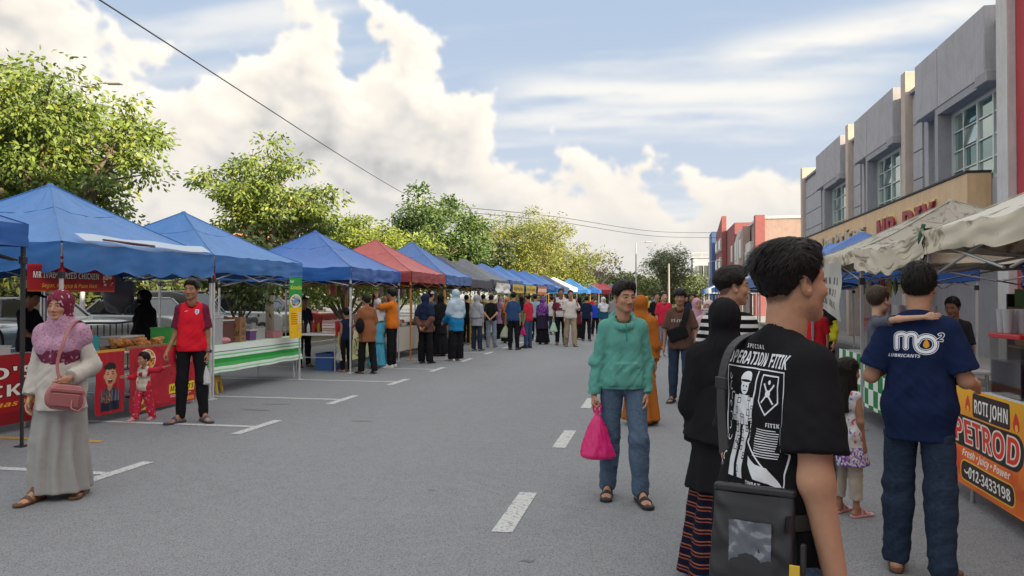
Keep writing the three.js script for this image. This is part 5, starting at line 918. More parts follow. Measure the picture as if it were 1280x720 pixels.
// green striped table
table(-6.95, -7.75, -10.85, -13.9, 0.79, 'folding table covered by the green striped cloth', white);
{
  const m = clothM(stripeTex, 0.7), G = group('table_cloth', 'green and white striped tablecloth hanging off the long table', 'tablecloth');
  part('cloth', mergeGeometries([gridGeo(2, 40, (s, t) => [lerp(-7.8, -6.9, s), 0.795 + 0.003 * noise3(s * 5, t * 20, 2), lerp(-10.8, -13.95, t), t * 0.2, 0.42 * s]).toNonIndexed(), gridGeo(60, 12, (s, t) => [-6.9 + 0.012 + t * 0.02 + 0.022 * t * (1 - 2 * Math.abs(noise3(s * 14, t, 5))), 0.797 - t * (0.44 + 0.02 * noise3(s * 6, 1, 1)), lerp(-10.8, -13.95, s), s * 0.3, 0.43 + t * 0.5]).toNonIndexed(), gridGeo(10, 8, (s, t) => [lerp(-6.89, -7.8, s), 0.797 - t * 0.36, -10.8 + 0.02 + 0.02 * t * noise3(s * 8, t, 2), 0, 0.43 + t * 0.45]).toNonIndexed()]), m, G);
}
sheetX('hanging_banner', -6.62, -12.95, -13.45, 1.92, 0.80, bannerG, 1, 'tall green and yellow hanging banner with photo of a bowl', 'banner', 0.008);
const boxTex = canvasTex(256, 256, (x) => { x.fillStyle = '#9a7350'; x.fillRect(0, 0, 256, 256); x.fillStyle = '#2a1c14'; fit(x, 'Ais', 128, 80, 200, 80, 'italic bold', 'serif'); fit(x, 'Coklat', 128, 160, 220, 80, 'italic bold', 'serif'); x.fillRect(70, 215, 50, 14); x.fillRect(140, 215, 40, 14); });
{ const g = new THREE.BoxGeometry(0.3, 0.42, 0.34); const m = solo('cardboard_box', g, new THREE.MeshStandardMaterial({ map: boxTex, roughness: 0.9 }), 'brown cardboard box with handwriting on the green striped table', 'box'); m.position.set(-7.15, 1.005, -12.0); m.rotation.y = 0.25; }
tub(-7.2, 0.8, -11.15, 0.42, 0.42, 0.46, foggy, 'large frosted drink tub nearest the white tent leg on the striped table', white);
tub(-7.2, 0.8, -11.6, 0.36, 0.36, 0.36, std(lin(0.12, 0.05, 0.04), 0.3), 'dark syrup drink tub beside the cardboard box', white);
tub(-7.3, 0.8, -12.75, 0.36, 0.2, 0.5, foggy, 'low frosted tub on the green striped table', null);
tub(-7.15, 0.8, -12.45, 0.2, 0.16, 0.2, purpleP, 'small purple tub on the green striped table', white);
tub(-7.2, 0.8, -13.35, 0.3, 0.12, 0.34, pinkP, 'pink shallow box behind the hanging banner', null);
solo('snack_bag', [new THREE.SphereGeometry(0.09, 16, 10).scale(1, 0.6, 1.4).translate(-7.0, 0.85, -11.45)], pinkP, 'pink snack bag lying on the green striped table', 'bag');
{ // yellow stool
  const G = group('plastic_stool', 'yellow plastic stool under the green striped table', 'stool', [-7.2, 0, -11.35], 0.3);
  part('seat', bx(-0.15, 0.255, -0.15, 0.15, 0.28, 0.15, 0.012), yellowP, G);
  for (const sx of [-1, 1]) for (const sz of [-1, 1]) part('leg', bar([sx * 0.12, 0.256, sz * 0.12], [sx * 0.16, 0, sz * 0.16], 0.03, 6, 0.026), yellowP, G);
  for (const s of [-1, 1]) { part('apron', bx(-0.13, 0.18, s * 0.135 - 0.006, 0.13, 0.254, s * 0.135 + 0.006), yellowP, G); part('apron', bx(s * 0.135 - 0.006, 0.18, -0.128, s * 0.135 + 0.006, 0.254, 0.128), yellowP, G); }
}
// stall with pale cloth
table(-6.6, -7.5, -14.9, -17.6, 0.79, 'folding table under the pale yellow cloth', steel);
sheetX('table_cloth', -6.55, -14.95, -16.9, 0.83, 0.2, paleCloth, 1, 'pale yellow cloth with large hand-painted letters', 'tablecloth', 0.03);
{
  const tr = [std(lin(0.55, 0.44, 0.40), 0.5), std(lin(0.45, 0.28, 0.26), 0.5), std(lin(0.6, 0.52, 0.5), 0.5)];
  for (let k = 0; k < 5; k++) { const G = group('food_box_stack', ['stack of clear snack boxes first from the red cloth', 'stack of clear snack boxes second from the red cloth', 'stack of clear snack boxes in the middle of the pale table', 'tall stack of clear snack boxes on pale table', 'last stack of clear snack boxes on pale table'][k], 'box', [-6.85, 0.795, -15.35 - k * 0.42]); for (let i = 0; i < 5 + (k === 3 ? 2 : 0); i++) part('snack_box', bx(-0.16, i * 0.055, -0.18, 0.16, i * 0.055 + 0.048, 0.18, 0.008), tr[(i + k) % 3], G); }
  solo('cloth', gridGeo(8, 6, (s, t) => [-6.6 + 0.02 * t, 1.06 - t * 0.3, lerp(-14.9, -15.15, s)]), redP, 'red cloth hung at the end of the snack box stacks', 'cloth');
}
tub(-7.0, 0.0, -15.6, 0.4, 0.36, 0.6, blueP, 'blue plastic crate under the pale yellow cloth table');
// further left stalls: tables with heaps of goods
const heapCols = [[0.45, 0.1, 0.08], [0.5, 0.32, 0.08], [0.12, 0.25, 0.06], [0.55, 0.5, 0.42], [0.3, 0.15, 0.3], [0.2, 0.1, 0.05]].map((c) => std(lin(...c), 0.6));
[-19.5, -22.6, -25.6, -29, -32.1, -35.4, -38.9, -42.5].forEach((z, k) => {
  table(-6.5, -7.3, z + 1.3, z - 1.3, 0.78, ['folding table of produce under the red tent', 'folding table of goods under the pale blue tent', 'goods table under the charcoal tent', 'goods table under the grey tent', 'goods table under the first yellow sign', 'goods table under the second yellow sign', 'goods table under the orange lettered sign', 'goods table under the light blue tent'][k]);
  solo('table_cloth', gridGeo(20, 4, (s, t) => [-6.46 + 0.02 * noise3(s * 8, t, k), 0.79 - t * 0.6, lerp(z + 1.32, z - 1.32, s)]), heapCols[(k * 2 + 3) % 6], ['pale cloth front of the red tent table', 'dark brown cloth front of the pale blue tent table', 'amber cloth front of the charcoal tent table', 'pale cloth front of the grey tent table', 'brown cloth front of the first yellow sign table', 'amber cloth front of the second yellow sign table', 'pale cloth front of the orange sign table', 'brown cloth front of the light blue tent table'][k], 'tablecloth');
  for (let i = 0; i < 6; i++) { const G = group('goods_basket', 'basket of packed goods on a stall table', 'basket', [rr(-6.75, -7.0), 0.785, z + 1.05 - i * 0.42], 0, 'baskets of goods on the far left tables'); part('basket', bx(-0.15, 0, -0.18, 0.15, 0.09, 0.18, 0.02), heapCols[(i + k) % 6], G); for (let q = 0; q < 6; q++) part('item', new THREE.IcosahedronGeometry(0.055, 1).translate(rr(-0.1, 0.1), 0.11, rr(-0.13, 0.13)), heapCols[(q + i * 2 + k) % 6], G); }
});
const yTex = canvasTex(512, 128, (x) => { x.fillStyle = '#d9b93a'; x.fillRect(0, 0, 512, 128); x.fillStyle = '#6a4a1a'; for (let k = 0; k < 9; k++) x.fillRect(40 + k * 48, 40 + (k % 3) * 6, 34, 44); });
const oTex = canvasTex(512, 128, (x) => { x.fillStyle = '#c86a3a'; x.fillRect(0, 0, 512, 128); x.fillStyle = '#f0e0d0'; for (let k = 0; k < 11; k++) x.fillRect(30 + k * 42, 36, 28, 52); });
sheetX('hanging_sign', -5.9, -27.6, -30.2, 2.1, 1.72, canvasTex(64, 64, (x) => { x.fillStyle = '#d8d6d0'; x.fillRect(0, 0, 64, 64); }), 1, 'white cloth sign on the grey tent edge', 'sign', 0.05);
sheetX('hanging_sign', -5.9, -30.8, -33.4, 2.1, 1.74, yTex, 1, 'yellow lettered sign on tent beside the grey one', 'sign');
sheetX('hanging_sign', -5.9, -34.0, -36.8, 2.1, 1.74, yTex, 1, 'yellow lettered sign, second after the grey tent', 'sign');
sheetX('hanging_sign', -5.9, -37.4, -40.4, 2.12, 1.7, oTex, 1, 'orange lettered sign on a blue tent edge', 'sign');
// white sheet on the stick along the eave of the chicken tent
{ const G = group('eave_sheet', 'white sheet rolled on a dark stick along blue tent eave', 'sheet'); part('sheet', gridGeo(30, 4, (s, t) => [-6.62 - t * 0.15 + 0.02 * Math.sin(s * 9), 2.205 + t * 0.09 + 0.014 + 0.01 * Math.sin(s * 14), lerp(-7.9, -10.45, s)]), std(lin(0.42, 0.5, 0.6), 0.6), G); part('stick', bar([-6.63, 2.245, -8.2], [-6.66, 2.235, -9.2], 0.018), std(lin(0.07, 0.02, 0.015), 0.6), G); }

// right: orange banner counter with drink dispensers
table(2.3, 3.05, -3.4, -6.45, 0.83, 'folding table behind the orange printed banner', steel);
// looking to +x the text runs from -z (far, left) to +z (near, right)
sheetX('counter_banner', 2.26, -6.95, -4.05, 0.87, 0.13, rotiTex, -1, 'orange and yellow banner with big lettering and phone number', 'banner');
table(2.5, 3.2, -8.2, -11.4, 0.83, 'folding table under the green checked cloth', steel);
solo('table_cloth', gridGeo(40, 8, (s, t) => [2.46 + 0.02 * t * noise3(s * 10, t, 4), 0.84 - t * 0.62, lerp(-8.15, -11.45, s), s * 3.3 * 2.6, t * 0.62 * 2.6]), clothM(checkTex, 0.7), 'green and white checked plastic tablecloth', 'tablecloth');
function dispenser(x, y, z, w, h, fill, liq, label, cups) {
  const G = group('drink_dispenser', label, 'container', [x, y, z]), t = 0.004;
  part('shell', [bx(-w / 2, 0, -w / 2, w / 2, t, w / 2), bx(-w / 2, t, -w / 2, -w / 2 + t, h, w / 2), bx(w / 2 - t, t, -w / 2, w / 2, h, w / 2), bx(-w / 2 + t, t, -w / 2, w / 2 - t, h, -w / 2 + t), bx(-w / 2 + t, t, w / 2 - t, w / 2 - t, h, w / 2)], clearP, G);
  part('drink', bx(-w / 2 + 0.007, 0.006, -w / 2 + 0.007, w / 2 - 0.007, h * fill, w / 2 - 0.007), liq, G);
  part('lid', bx(-w / 2 - 0.008, h + 0.001, -w / 2 - 0.008, w / 2 + 0.008, h + 0.035, w / 2 + 0.008, 0.008), redP, G);
  if (cups) for (let k = 0; k < 4; k++) part('cup_stack', lathe([[0.028, 0], [0.04, 0.17], [0.042, 0.17], [0.042, 0.175], [0.038, 0.175], [0.026, 0.002]], 14).translate(-w / 2 + 0.06 + (k % 2) * 0.1, h + 0.037, -w / 2 + 0.07 + Math.floor(k / 2) * 0.1), foggy, G);
  return G;
}
const liq = (r, g, b) => new THREE.MeshPhysicalMaterial({ color: lin(r, g, b), roughness: 0.15, side: THREE.DoubleSide });
dispenser(2.7, 0.832, -6.15, 0.5, 0.42, 0.6, liq(0.035, 0.012, 0.03), 'large clear drink tub of dark purple syrup with red lid', 1);
dispenser(2.72, 0.832, -5.5, 0.5, 0.42, 0.35, liq(0.25, 0.09, 0.05), 'large clear drink tub with amber drink, red lid', 0);
dispenser(2.8, 0.832, -4.75, 0.5, 0.42, 0.5, liq(0.03, 0.012, 0.03), 'clear drink tub of dark syrup at the end of the orange counter', 0);
[[-10.6, liq(0.42, 0.26, 0.17), 'beige milk'], [-10.2, liq(0.03, 0.34, 0.55), 'bright blue'], [-9.8, liq(0.6, 0.55, 0.5), 'white'], [-9.4, liq(0.38, 0.16, 0.5), 'lilac'], [-9.0, liq(0.5, 0.12, 0.2), 'rose pink'], [-8.6, liq(0.05, 0.3, 0.08), 'green']].forEach(([z, m, n], i) => dispenser(2.75, 0.832, z, 0.3, 0.42, 0.72, m, 'tall clear dispenser of ' + n + ' drink with red lid', i % 2));
part('scoop', bar([2.65, 1.26, -5.95], [2.6, 1.46, -5.9], 0.012), redP, group('drink_scoop', 'red ladle handle standing in the dark syrup tub', 'ladle'));
// bright sheets and bags hanging in the right stalls
solo('hanging_sign', gridGeo(4, 8, (s, t) => [3.9, 1.95 - t * 0.75, lerp(-6.6, -6.95, s), s, 1 - t]), clothM(canvasTex(128, 256, (x) => { x.fillStyle = '#d8b416'; x.fillRect(0, 0, 128, 256); x.fillStyle = '#3a3212'; for (let k = 0; k < 8; k++) x.fillRect(14, 100 + k * 16, 60 + (k * 29) % 40, 6); x.fillStyle = '#c8d4e0'; x.fillRect(20, 20, 80, 60); })), 'yellow menu sheet hanging at the back of the orange counter stall', 'sign');
solo('hanging_sign', gridGeo(4, 8, (s, t) => [5.0, 1.95 - t * 0.9, lerp(-8.6, -9.4, s), s, 1 - t]), clothM(canvasTex(128, 256, (x) => { x.fillStyle = '#b03a1a'; x.fillRect(0, 0, 128, 256); x.fillStyle = '#e8c47a'; x.fillRect(14, 20, 100, 30); blob(x, 64, 140, 50, FOOD, 30); })), 'red and orange food poster inside the canvas tent', 'sign');
solo('tent_post', bx(4.6, 0, -8.34, 4.65, 2.1, -8.29), poleM.orange, 'orange post at the rear of the canvas tents', 'post');
{ const g = new THREE.SphereGeometry(0.16, 18, 14), p = g.attributes.position; for (let i = 0; i < p.count; i++) { const v = V3(p.getX(i), p.getY(i) * 1.3, p.getZ(i)); v.multiplyScalar(1 + 0.3 * noise3(v.x * 9, v.y * 9, v.z * 9)); p.setXYZ(i, v.x, v.y, v.z); } g.computeVertexNormals(); solo('plastic_bag', g.clone().translate(3.4, 1.62, -5.75), cardboard, 'brown paper bags hanging beside the yellow menu sheet', 'bag'); solo('plastic_bag', g.clone().scale(1.5, 1.4, 1.5).translate(-8.3, 1.6, -10.6), std(lin(0.16, 0.17, 0.19), 0.35), 'bunch of grey plastic bags hanging in the chicken tent', 'bag'); }
// white cloth with print hung from the khaki tent's far side
solo('hanging_sign', gridGeo(10, 8, (s, t) => [2.22 + 0.05 * noise3(s * 4, t * 2, 2), 2.0 - t * (0.55 + 0.2 * s), lerp(-11.7, -10.2, s), s, 1 - t]), clothM(canvasTex(256, 256, (x) => { x.fillStyle = '#b6b4ad'; x.fillRect(0, 0, 256, 256); x.fillStyle = '#5a5852'; for (let r = 0; r < 3; r++) for (let k = 0; k < 6; k++) x.fillRect(30 + k * 34 + (k * 7 + r * 5) % 6, 70 + r * 56, 12 + (k * 5 + r * 3) % 14, 34); })), 'white printed cloth hung at the corner of the khaki tent', 'sign');
// dark shelf and bins behind right counters
{ const G = group('stock_shelf', 'dark shelf of stock behind the checked cloth table', 'shelf', [4.7, 0, -10.2]); for (let k = 0; k < 3; k++) part('shelf_board', bx(-0.2, 0.4 + k * 0.5, -1, 0.2, 0.43 + k * 0.5, 1), wood, G); for (const s of [-1, 1]) part('upright', bx(-0.2, 0, s - 0.02, 0.2, 1.6, s + 0.02), black, G); for (let k = 0; k < 12; k++) part('carton', bx(-0.15, 0.432 + (k % 3) * 0.5, -0.9 + Math.floor(k / 3) * 0.48, 0.15, 0.66 + (k % 3) * 0.5, -0.55 + Math.floor(k / 3) * 0.48), heapCols[k % 6], G); }

// metal barriers behind the left tents
for (const [x, z, l] of [[-9.6, -8.7, 'black tubular barrier behind the chicken counter'], [-9.9, -12.6, 'black tubular barrier behind the green striped table'], [-9.9, -15.4, 'black tubular barrier behind the snack box stall']]) {
  const G = group('crowd_barrier', l, 'barrier', [x, 0, z]);
  part('frame', tube([[0, 0.02, -1.1], [0, 0.6, -1.1], [0, 1.02, -1.06], [0, 1.08, -0.98], [0, 1.08, 0], [0, 1.08, 0.98], [0, 1.02, 1.06], [0, 0.6, 1.1], [0, 0.02, 1.1]], 0.022, 60, 6), black, G);
  part('rail', bar([0, 0.2, -1.1], [0, 0.2, 1.1], 0.016), black, G);
  for (let k = 0; k < 13; k++) part('upright', bar([0, 0.2, -0.96 + k * 0.16], [0, 1.06, -0.96 + k * 0.16], 0.011, 6), black, G);
}
console.log('stalls done');

// ---------------------------------------------------------------- small goods on and behind the counters
{
  const bottleG = lathe([[0, 0], [0.034, 0], [0.036, 0.01], [0.036, 0.13], [0.03, 0.16], [0.013, 0.185], [0.013, 0.21], [0, 0.21]], 14), capG = lathe([[0, 0], [0.015, 0], [0.012, 0.03], [0.004, 0.06], [0, 0.06]], 10).translate(0, 0.21, 0);
  const sauce = [std(lin(0.45, 0.03, 0.02), 0.3), std(lin(0.55, 0.3, 0.02), 0.3), std(lin(0.05, 0.03, 0.02), 0.3), std(lin(0.6, 0.58, 0.5), 0.3)];
  const names = ['red', 'mustard yellow', 'dark brown', 'white'];
  const bottle = (x, y, z, k, where) => { const G = group('sauce_bottle', names[k] + ' sauce bottle ' + where, 'bottle', [x, y, z], 0, 'sauce bottles ' + where); part('bottle', bottleG, sauce[k], G); part('cap', capG, sauce[(k + 3) % 4], G); };
  for (let i = 0; i < 7; i++) bottle(-7.32 + (i % 2) * 0.1, 0.862, -8.2 - i * 0.11 + (i % 2) * 0.03, i % 4, 'on the fried chicken counter');
  for (let i = 0; i < 6; i++) bottle(-7.55, 0.862, -6.1 - i * 0.14, (i * 3) % 4, 'on the red lettered counter');
  for (let i = 0; i < 8; i++) bottle(2.95 - (i % 2) * 0.1, 0.832, -3.7 - i * 0.09, (i * 3 + 1) % 4, 'on the orange banner counter');
  for (let i = 0; i < 8; i++) bottle(-7.45, 0.795, -15.2 - i * 0.25, (i + 2) % 4, 'on the snack box table');
  // stacks of paper cups
  const cupG = lathe([[0, 0], [0.03, 0], [0.042, 0.1], [0.045, 0.1], [0.045, 0.106], [0.04, 0.106], [0.028, 0.004]], 14);
  for (let i = 0; i < 9; i++) { const G = group('cup_stack', 'stack of white paper cups on the green striped table', 'cups', [-7.55 + (i % 3) * 0.11, 0.8, -12.9 - Math.floor(i / 3) * 0.12], 0, 'paper cup stacks on the striped table'); for (let k = 0; k < 6 + (i * 5) % 4; k++) part('cup', cupG, white, G).position.y = k * 0.022; }
  for (let i = 0; i < 6; i++) { const G = group('cup_stack', 'stack of clear plastic cups on the orange banner counter', 'cups', [2.95 - (i % 2) * 0.12, 0.832, -4.1 + Math.floor(i / 2) * 0.13 - 0.9], 0, 'clear cup stacks on the orange counter'); for (let k = 0; k < 8; k++) part('cup', cupG, foggy, G).position.y = k * 0.025; }
  // jars of sweets and trays at the striped table
  for (let i = 0; i < 6; i++) { const G = group('jar', ['jar of red sweets', 'jar of green jelly', 'jar of yellow jelly', 'jar of brown pearls', 'jar of white jelly', 'jar of purple jelly'][i] + ' on the green striped table', 'jar', [-7.4 + (i % 2) * 0.14, 0.8, -11.9 - i * 0.1]); part('glass', lathe([[0, 0], [0.06, 0], [0.062, 0.16], [0.05, 0.18]], 16), clearP, G); part('contents', lathe([[0, 0.004], [0.056, 0.004], [0.057, 0.13], [0, 0.135]], 14), [redP, greenP, yellowP, wood, white, purpleP][i], G); part('lid', lathe([[0, 0.205], [0.055, 0.2], [0.055, 0.18], [0, 0.18]], 14), [yellowP, redP][i % 2], G); }
  // cool boxes, gas bottle, pots behind the right counters
  const coolbox = (x, y, z, m, lidM, label, turn = 0) => { const G = group('cool_box', label, 'box', [x, y, z], turn); part('box', bx(-0.25, 0, -0.38, 0.25, 0.36, 0.38, 0.03), m, G); part('lid', bx(-0.26, 0.362, -0.39, 0.26, 0.43, 0.39, 0.02), lidM, G); part('handle', tube([[0, 0.25, 0.39], [0, 0.3, 0.43], [0, 0.38, 0.43], [0, 0.42, 0.39]], 0.012, 12, 6), lidM, G); };
  coolbox(4.4, 0, -6.0, blueP, white, 'blue cool box with white lid behind the orange counter');
  coolbox(4.5, 0.435, -6.0, redP, white, 'red cool box stacked on the blue one');
  coolbox(4.4, 0, -7.3, tealP, white, 'teal cool box behind the orange counter', 0.3);
  coolbox(4.3, 0, -8.7, redP, white, 'red cool box standing beside stock shelf', 0.2);
  { const G = group('gas_cylinder', 'green gas cylinder standing behind the right counters', 'gas cylinder', [3.7, 0, -7.6]); part('cylinder', lathe([[0, 0.02], [0.14, 0.02], [0.15, 0.06], [0.15, 0.42], [0.11, 0.5], [0.03, 0.53], [0, 0.53]], 20), greenP, G); part('collar', lathe([[0.08, 0.51], [0.09, 0.51], [0.09, 0.6], [0.08, 0.6]], 18), greenP, G); part('valve', lathe([[0, 0.53], [0.02, 0.53], [0.02, 0.6], [0, 0.6]], 10), steel, G); }
  table(3.55, 4.25, -6.8, -8.3, 0.8, 'steel-legged work table behind the right counters', steel);
  [[3.8, -7.0, 0.17, 0.22], [3.9, -7.45, 0.2, 0.16], [3.85, -7.95, 0.15, 0.26]].forEach(([x, z, r, h], i) => { const G = group('cooking_pot', ['tall steel pot at the near end of the work table', 'wide steel pan in the middle of the work table', 'deep steel pot at the far end of the work table'][i], 'pot', [x, 0.802, z]); part('pot', lathe([[0, 0], [r, 0], [r * 1.02, h], [r * 0.98, h], [r * 0.96, 0.01], [0, 0.01]], 24), steel, G); part('rim', new THREE.TorusGeometry(r * 1.01, 0.008, 6, 28).rotateX(Math.PI / 2).translate(0, h, 0), steel, G); for (const s of [-1, 1]) part('handle', tube([[0.04, h * 0.7, s * r], [0.03, h * 0.75, s * (r + 0.04)], [-0.03, h * 0.75, s * (r + 0.04)], [-0.04, h * 0.7, s * r]], 0.008, 12, 5), steel, G); });
  // printed posters along the back of the right tents
  const poster = (seed, c1, c2) => canvasTex(256, 384, (x) => { x.fillStyle = c1; x.fillRect(0, 0, 256, 384); x.fillStyle = c2; x.fillRect(0, 0, 256, 70); x.fillRect(0, 300, 256, 84); blob(x, 128, 180, 84, FOOD.concat(['#e8d8a0', '#5a7a2a']), 60); x.fillStyle = '#f0e8d8'; for (let k = 0; k < 4; k++) x.fillRect(30 + k * 50, 24, 38, 26); for (let k = 0; k < 3; k++) x.fillRect(30, 312 + k * 22, 120 + (k * 41 + seed * 13) % 70, 10); });
  [[-7.1, '#b8341c', '#e8b22a', 'red and yellow food poster behind the work table'], [-8.0, '#e0a81e', '#a8281a', 'yellow food poster behind the work table'], [-9.9, '#2a6a3a', '#e8d23a', 'green food poster behind the stock shelf'], [-11.2, '#c8461e', '#3a1a12', 'orange food poster at the far end of the khaki tent'], [-5.9, '#a8281a', '#e8c23a', 'dark red food poster behind the cool boxes']].forEach(([z, a, b, l], i) => solo('food_poster', gridGeo(6, 8, (s, t) => [5.15 + 0.02 * noise3(s * 3, t * 3, i), 1.85 - t * 1.05, lerp(z - 0.36, z + 0.36, s), s, 1 - t]), clothM(poster(i, a, b)), l, 'poster'));
  // folded grey sheet closing the backs up to the shop pillars
  solo('backdrop_sheet', gridGeo(40, 12, (s, t) => [5.3 + 0.06 * noise3(s * 14, t * 1.5, 3), 2.0 - t * 1.95, lerp(-4.5, -12.6, s)]), std(lin(0.13, 0.14, 0.17), 0.85), 'slate grey sheet closing the back of the canvas tents', 'tarpaulin');
  // clusters of hanging snack packets along the tent bars
  const packs = (x0, z0, z1, n, label, grp) => { for (let i = 0; i < n; i++) { const G = group('snack_packet', label, 'packet', [x0 + rr(-0.04, 0.04), 1.84 - rr(0, 0.05), lerp(z0, z1, (i + 0.5) / n)], rr(-0.4, 0.4), grp); part('packet', gridGeo(6, 8, (s, t) => [0.03 * Math.sin(s * Math.PI) * Math.sin(t * Math.PI), -t * 0.24, (s - 0.5) * 0.16]), heapCols[(i * 5 + n) % 6], G); part('packet_back', gridGeo(6, 8, (s, t) => [-0.03 * Math.sin(s * Math.PI) * Math.sin(t * Math.PI) - 0.002, -t * 0.24, (s - 0.5) * 0.16]), heapCols[(i * 5 + n) % 6], G); } };
  packs(2.9, -9.9, -12.2, 9, 'foil snack packet hanging in the khaki tent', 'snack packets hung in the khaki tent');
  packs(-6.9, -18.3, -20.8, 9, 'foil snack packet hanging in the red tent', 'snack packets hung in the red tent');
  packs(-7.0, -15.2, -17.4, 7, 'foil snack packet hanging over the snack boxes', 'snack packets hung over the snack boxes');
}

// ---------------------------------------------------------------- parked cars behind the left stalls
function car(px, z, x, paint, label, turn, kind = 0) {
  const G = group('parked_car', label, 'car', [x, 0, z], turn, 'cars parked behind the left stalls');
  const body = new THREE.MeshPhysicalMaterial({ color: lin(...paint), roughness: 0.35, metalness: 0.25, clearcoat: 0.8, clearcoatRoughness: 0.08 });
  const glass = new THREE.MeshPhysicalMaterial({ color: lin(0.015, 0.02, 0.025), roughness: 0.05, ior: 1.6 });
  const tall = kind ? 0.22 : 0;
  const pr = [[-2.05, 0.32], [-2.12, 0.62], [-2.02, 0.88], [-1.0, 0.98], [-0.75, 1.0], [1.35, 0.98], [2.0, 0.92], [2.1, 0.7], [2.06, 0.32]];
  const sh = new THREE.Shape(); sh.moveTo(pr[0][0], pr[0][1]); sh.splineThru(pr.slice(1).map((p) => new THREE.Vector2(...p))); sh.lineTo(1.72, 0.32); sh.absarc(1.35, 0.32, 0.37, 0, Math.PI, false); sh.lineTo(-0.98, 0.32); sh.absarc(-1.35, 0.32, 0.37, 0, Math.PI, false); sh.lineTo(-2.05, 0.32);
  const eg = new THREE.ExtrudeGeometry(sh, { depth: 1.5, bevelEnabled: true, bevelThickness: 0.08, bevelSize: 0.06, bevelSegments: 3, curveSegments: 10 }); eg.translate(0, 0, -0.75); part('body', eg, body, G);
  const cb = new THREE.Shape([[-1.0, 0.97], [-0.35, 1.42 + tall], [0.1, 1.5 + tall], [1.0, 1.48 + tall], [1.55 + tall, 1.0 + 0.01]].map((p) => new THREE.Vector2(...p)));
  const cg = new THREE.ExtrudeGeometry(cb, { depth: 1.22, bevelEnabled: true, bevelThickness: 0.1, bevelSize: 0.05, bevelSegments: 3 }); cg.translate(0, 0, -0.61);
  const cabin = part('cabin', cg, glass, G);
  part('roof', bx(-0.32, 1.49 + tall, -0.62, 1.05, 1.56 + tall, 0.62, 0.03), body, cabin);
  for (const s of [-1, 1]) { for (const [a, b] of [[[-1.02, 1.0], [-0.34, 1.5 + tall]], [[0.42, 0.99], [0.42, 1.52 + tall]], [[1.58 + tall, 1.0], [1.02, 1.52 + tall]]]) part('pillar', bar([a[0], a[1], s * 0.715], [b[0], b[1], s * 0.69], 0.03, 6), body, cabin); }
  for (const sx of [-1.35, 1.35]) for (const s of [-1, 1]) { const w = part('wheel', lathe([[0.2, -0.1], [0.31, -0.1], [0.325, -0.06], [0.325, 0.06], [0.31, 0.1], [0.2, 0.1]], 24).rotateX(Math.PI / 2).translate(sx, 0.325, s * 0.72), std(lin(0.02, 0.02, 0.02), 0.85), G); part('rim', lathe([[0, 0.085], [0.06, 0.09], [0.17, 0.075], [0.2, 0.1], [0.2, -0.1], [0, -0.1]], 20).rotateX(Math.PI / 2).translate(sx, 0.325, s * 0.72), poleM.steel, w); }
  for (const s of [-1, 1]) { part('headlight', bx(-2.13, 0.64, s * 0.6 - 0.16, -2.0, 0.78, s * 0.6 + 0.16, 0.03), clearP, G); part('tail_light', bx(2.02, 0.68, s * 0.66 - 0.1, 2.13, 0.9, s * 0.66 + 0.1, 0.03), redP, G); part('mirror', bx(-0.72, 1.02, s * 0.92 - 0.08, -0.6, 1.14, s * 0.92 + 0.08, 0.03), body, G); }
  part('bumper', [bx(-2.2, 0.3, -0.72, -2.0, 0.5, 0.72, 0.05)], body, G); part('bumper', [bx(2.0, 0.3, -0.72, 2.18, 0.5, 0.72, 0.05)], body, G);
  part('number_plate', bx(2.185, 0.52, -0.24, 2.2, 0.63, 0.24), black, G);
}
car(0, -14.0, -14.6 - 1, [0.13, 0.17, 0.22], 'dusky blue hatchback parked beyond the fried chicken stall', Math.PI, 1);
car(0, -17.2, -15.8, [0.22, 0.23, 0.25], 'dull grey car parked beside the dusky blue hatchback', Math.PI);
car(0, -20.3, -15.6, [0.30, 0.31, 0.33], 'silver car parked behind the striped table stall', 0);
car(0, -23.4, -15.7, [0.1, 0.11, 0.13], 'charcoal car parked behind the snack box stall', Math.PI, 1);
car(0, -26.6, -15.6, [0.5, 0.5, 0.5], 'pale grey car parked behind the red tent', 0, 1);
car(0, -29.8, -15.6, [0.4, 0.03, 0.03], 'red car parked behind the pale blue tent', Math.PI);

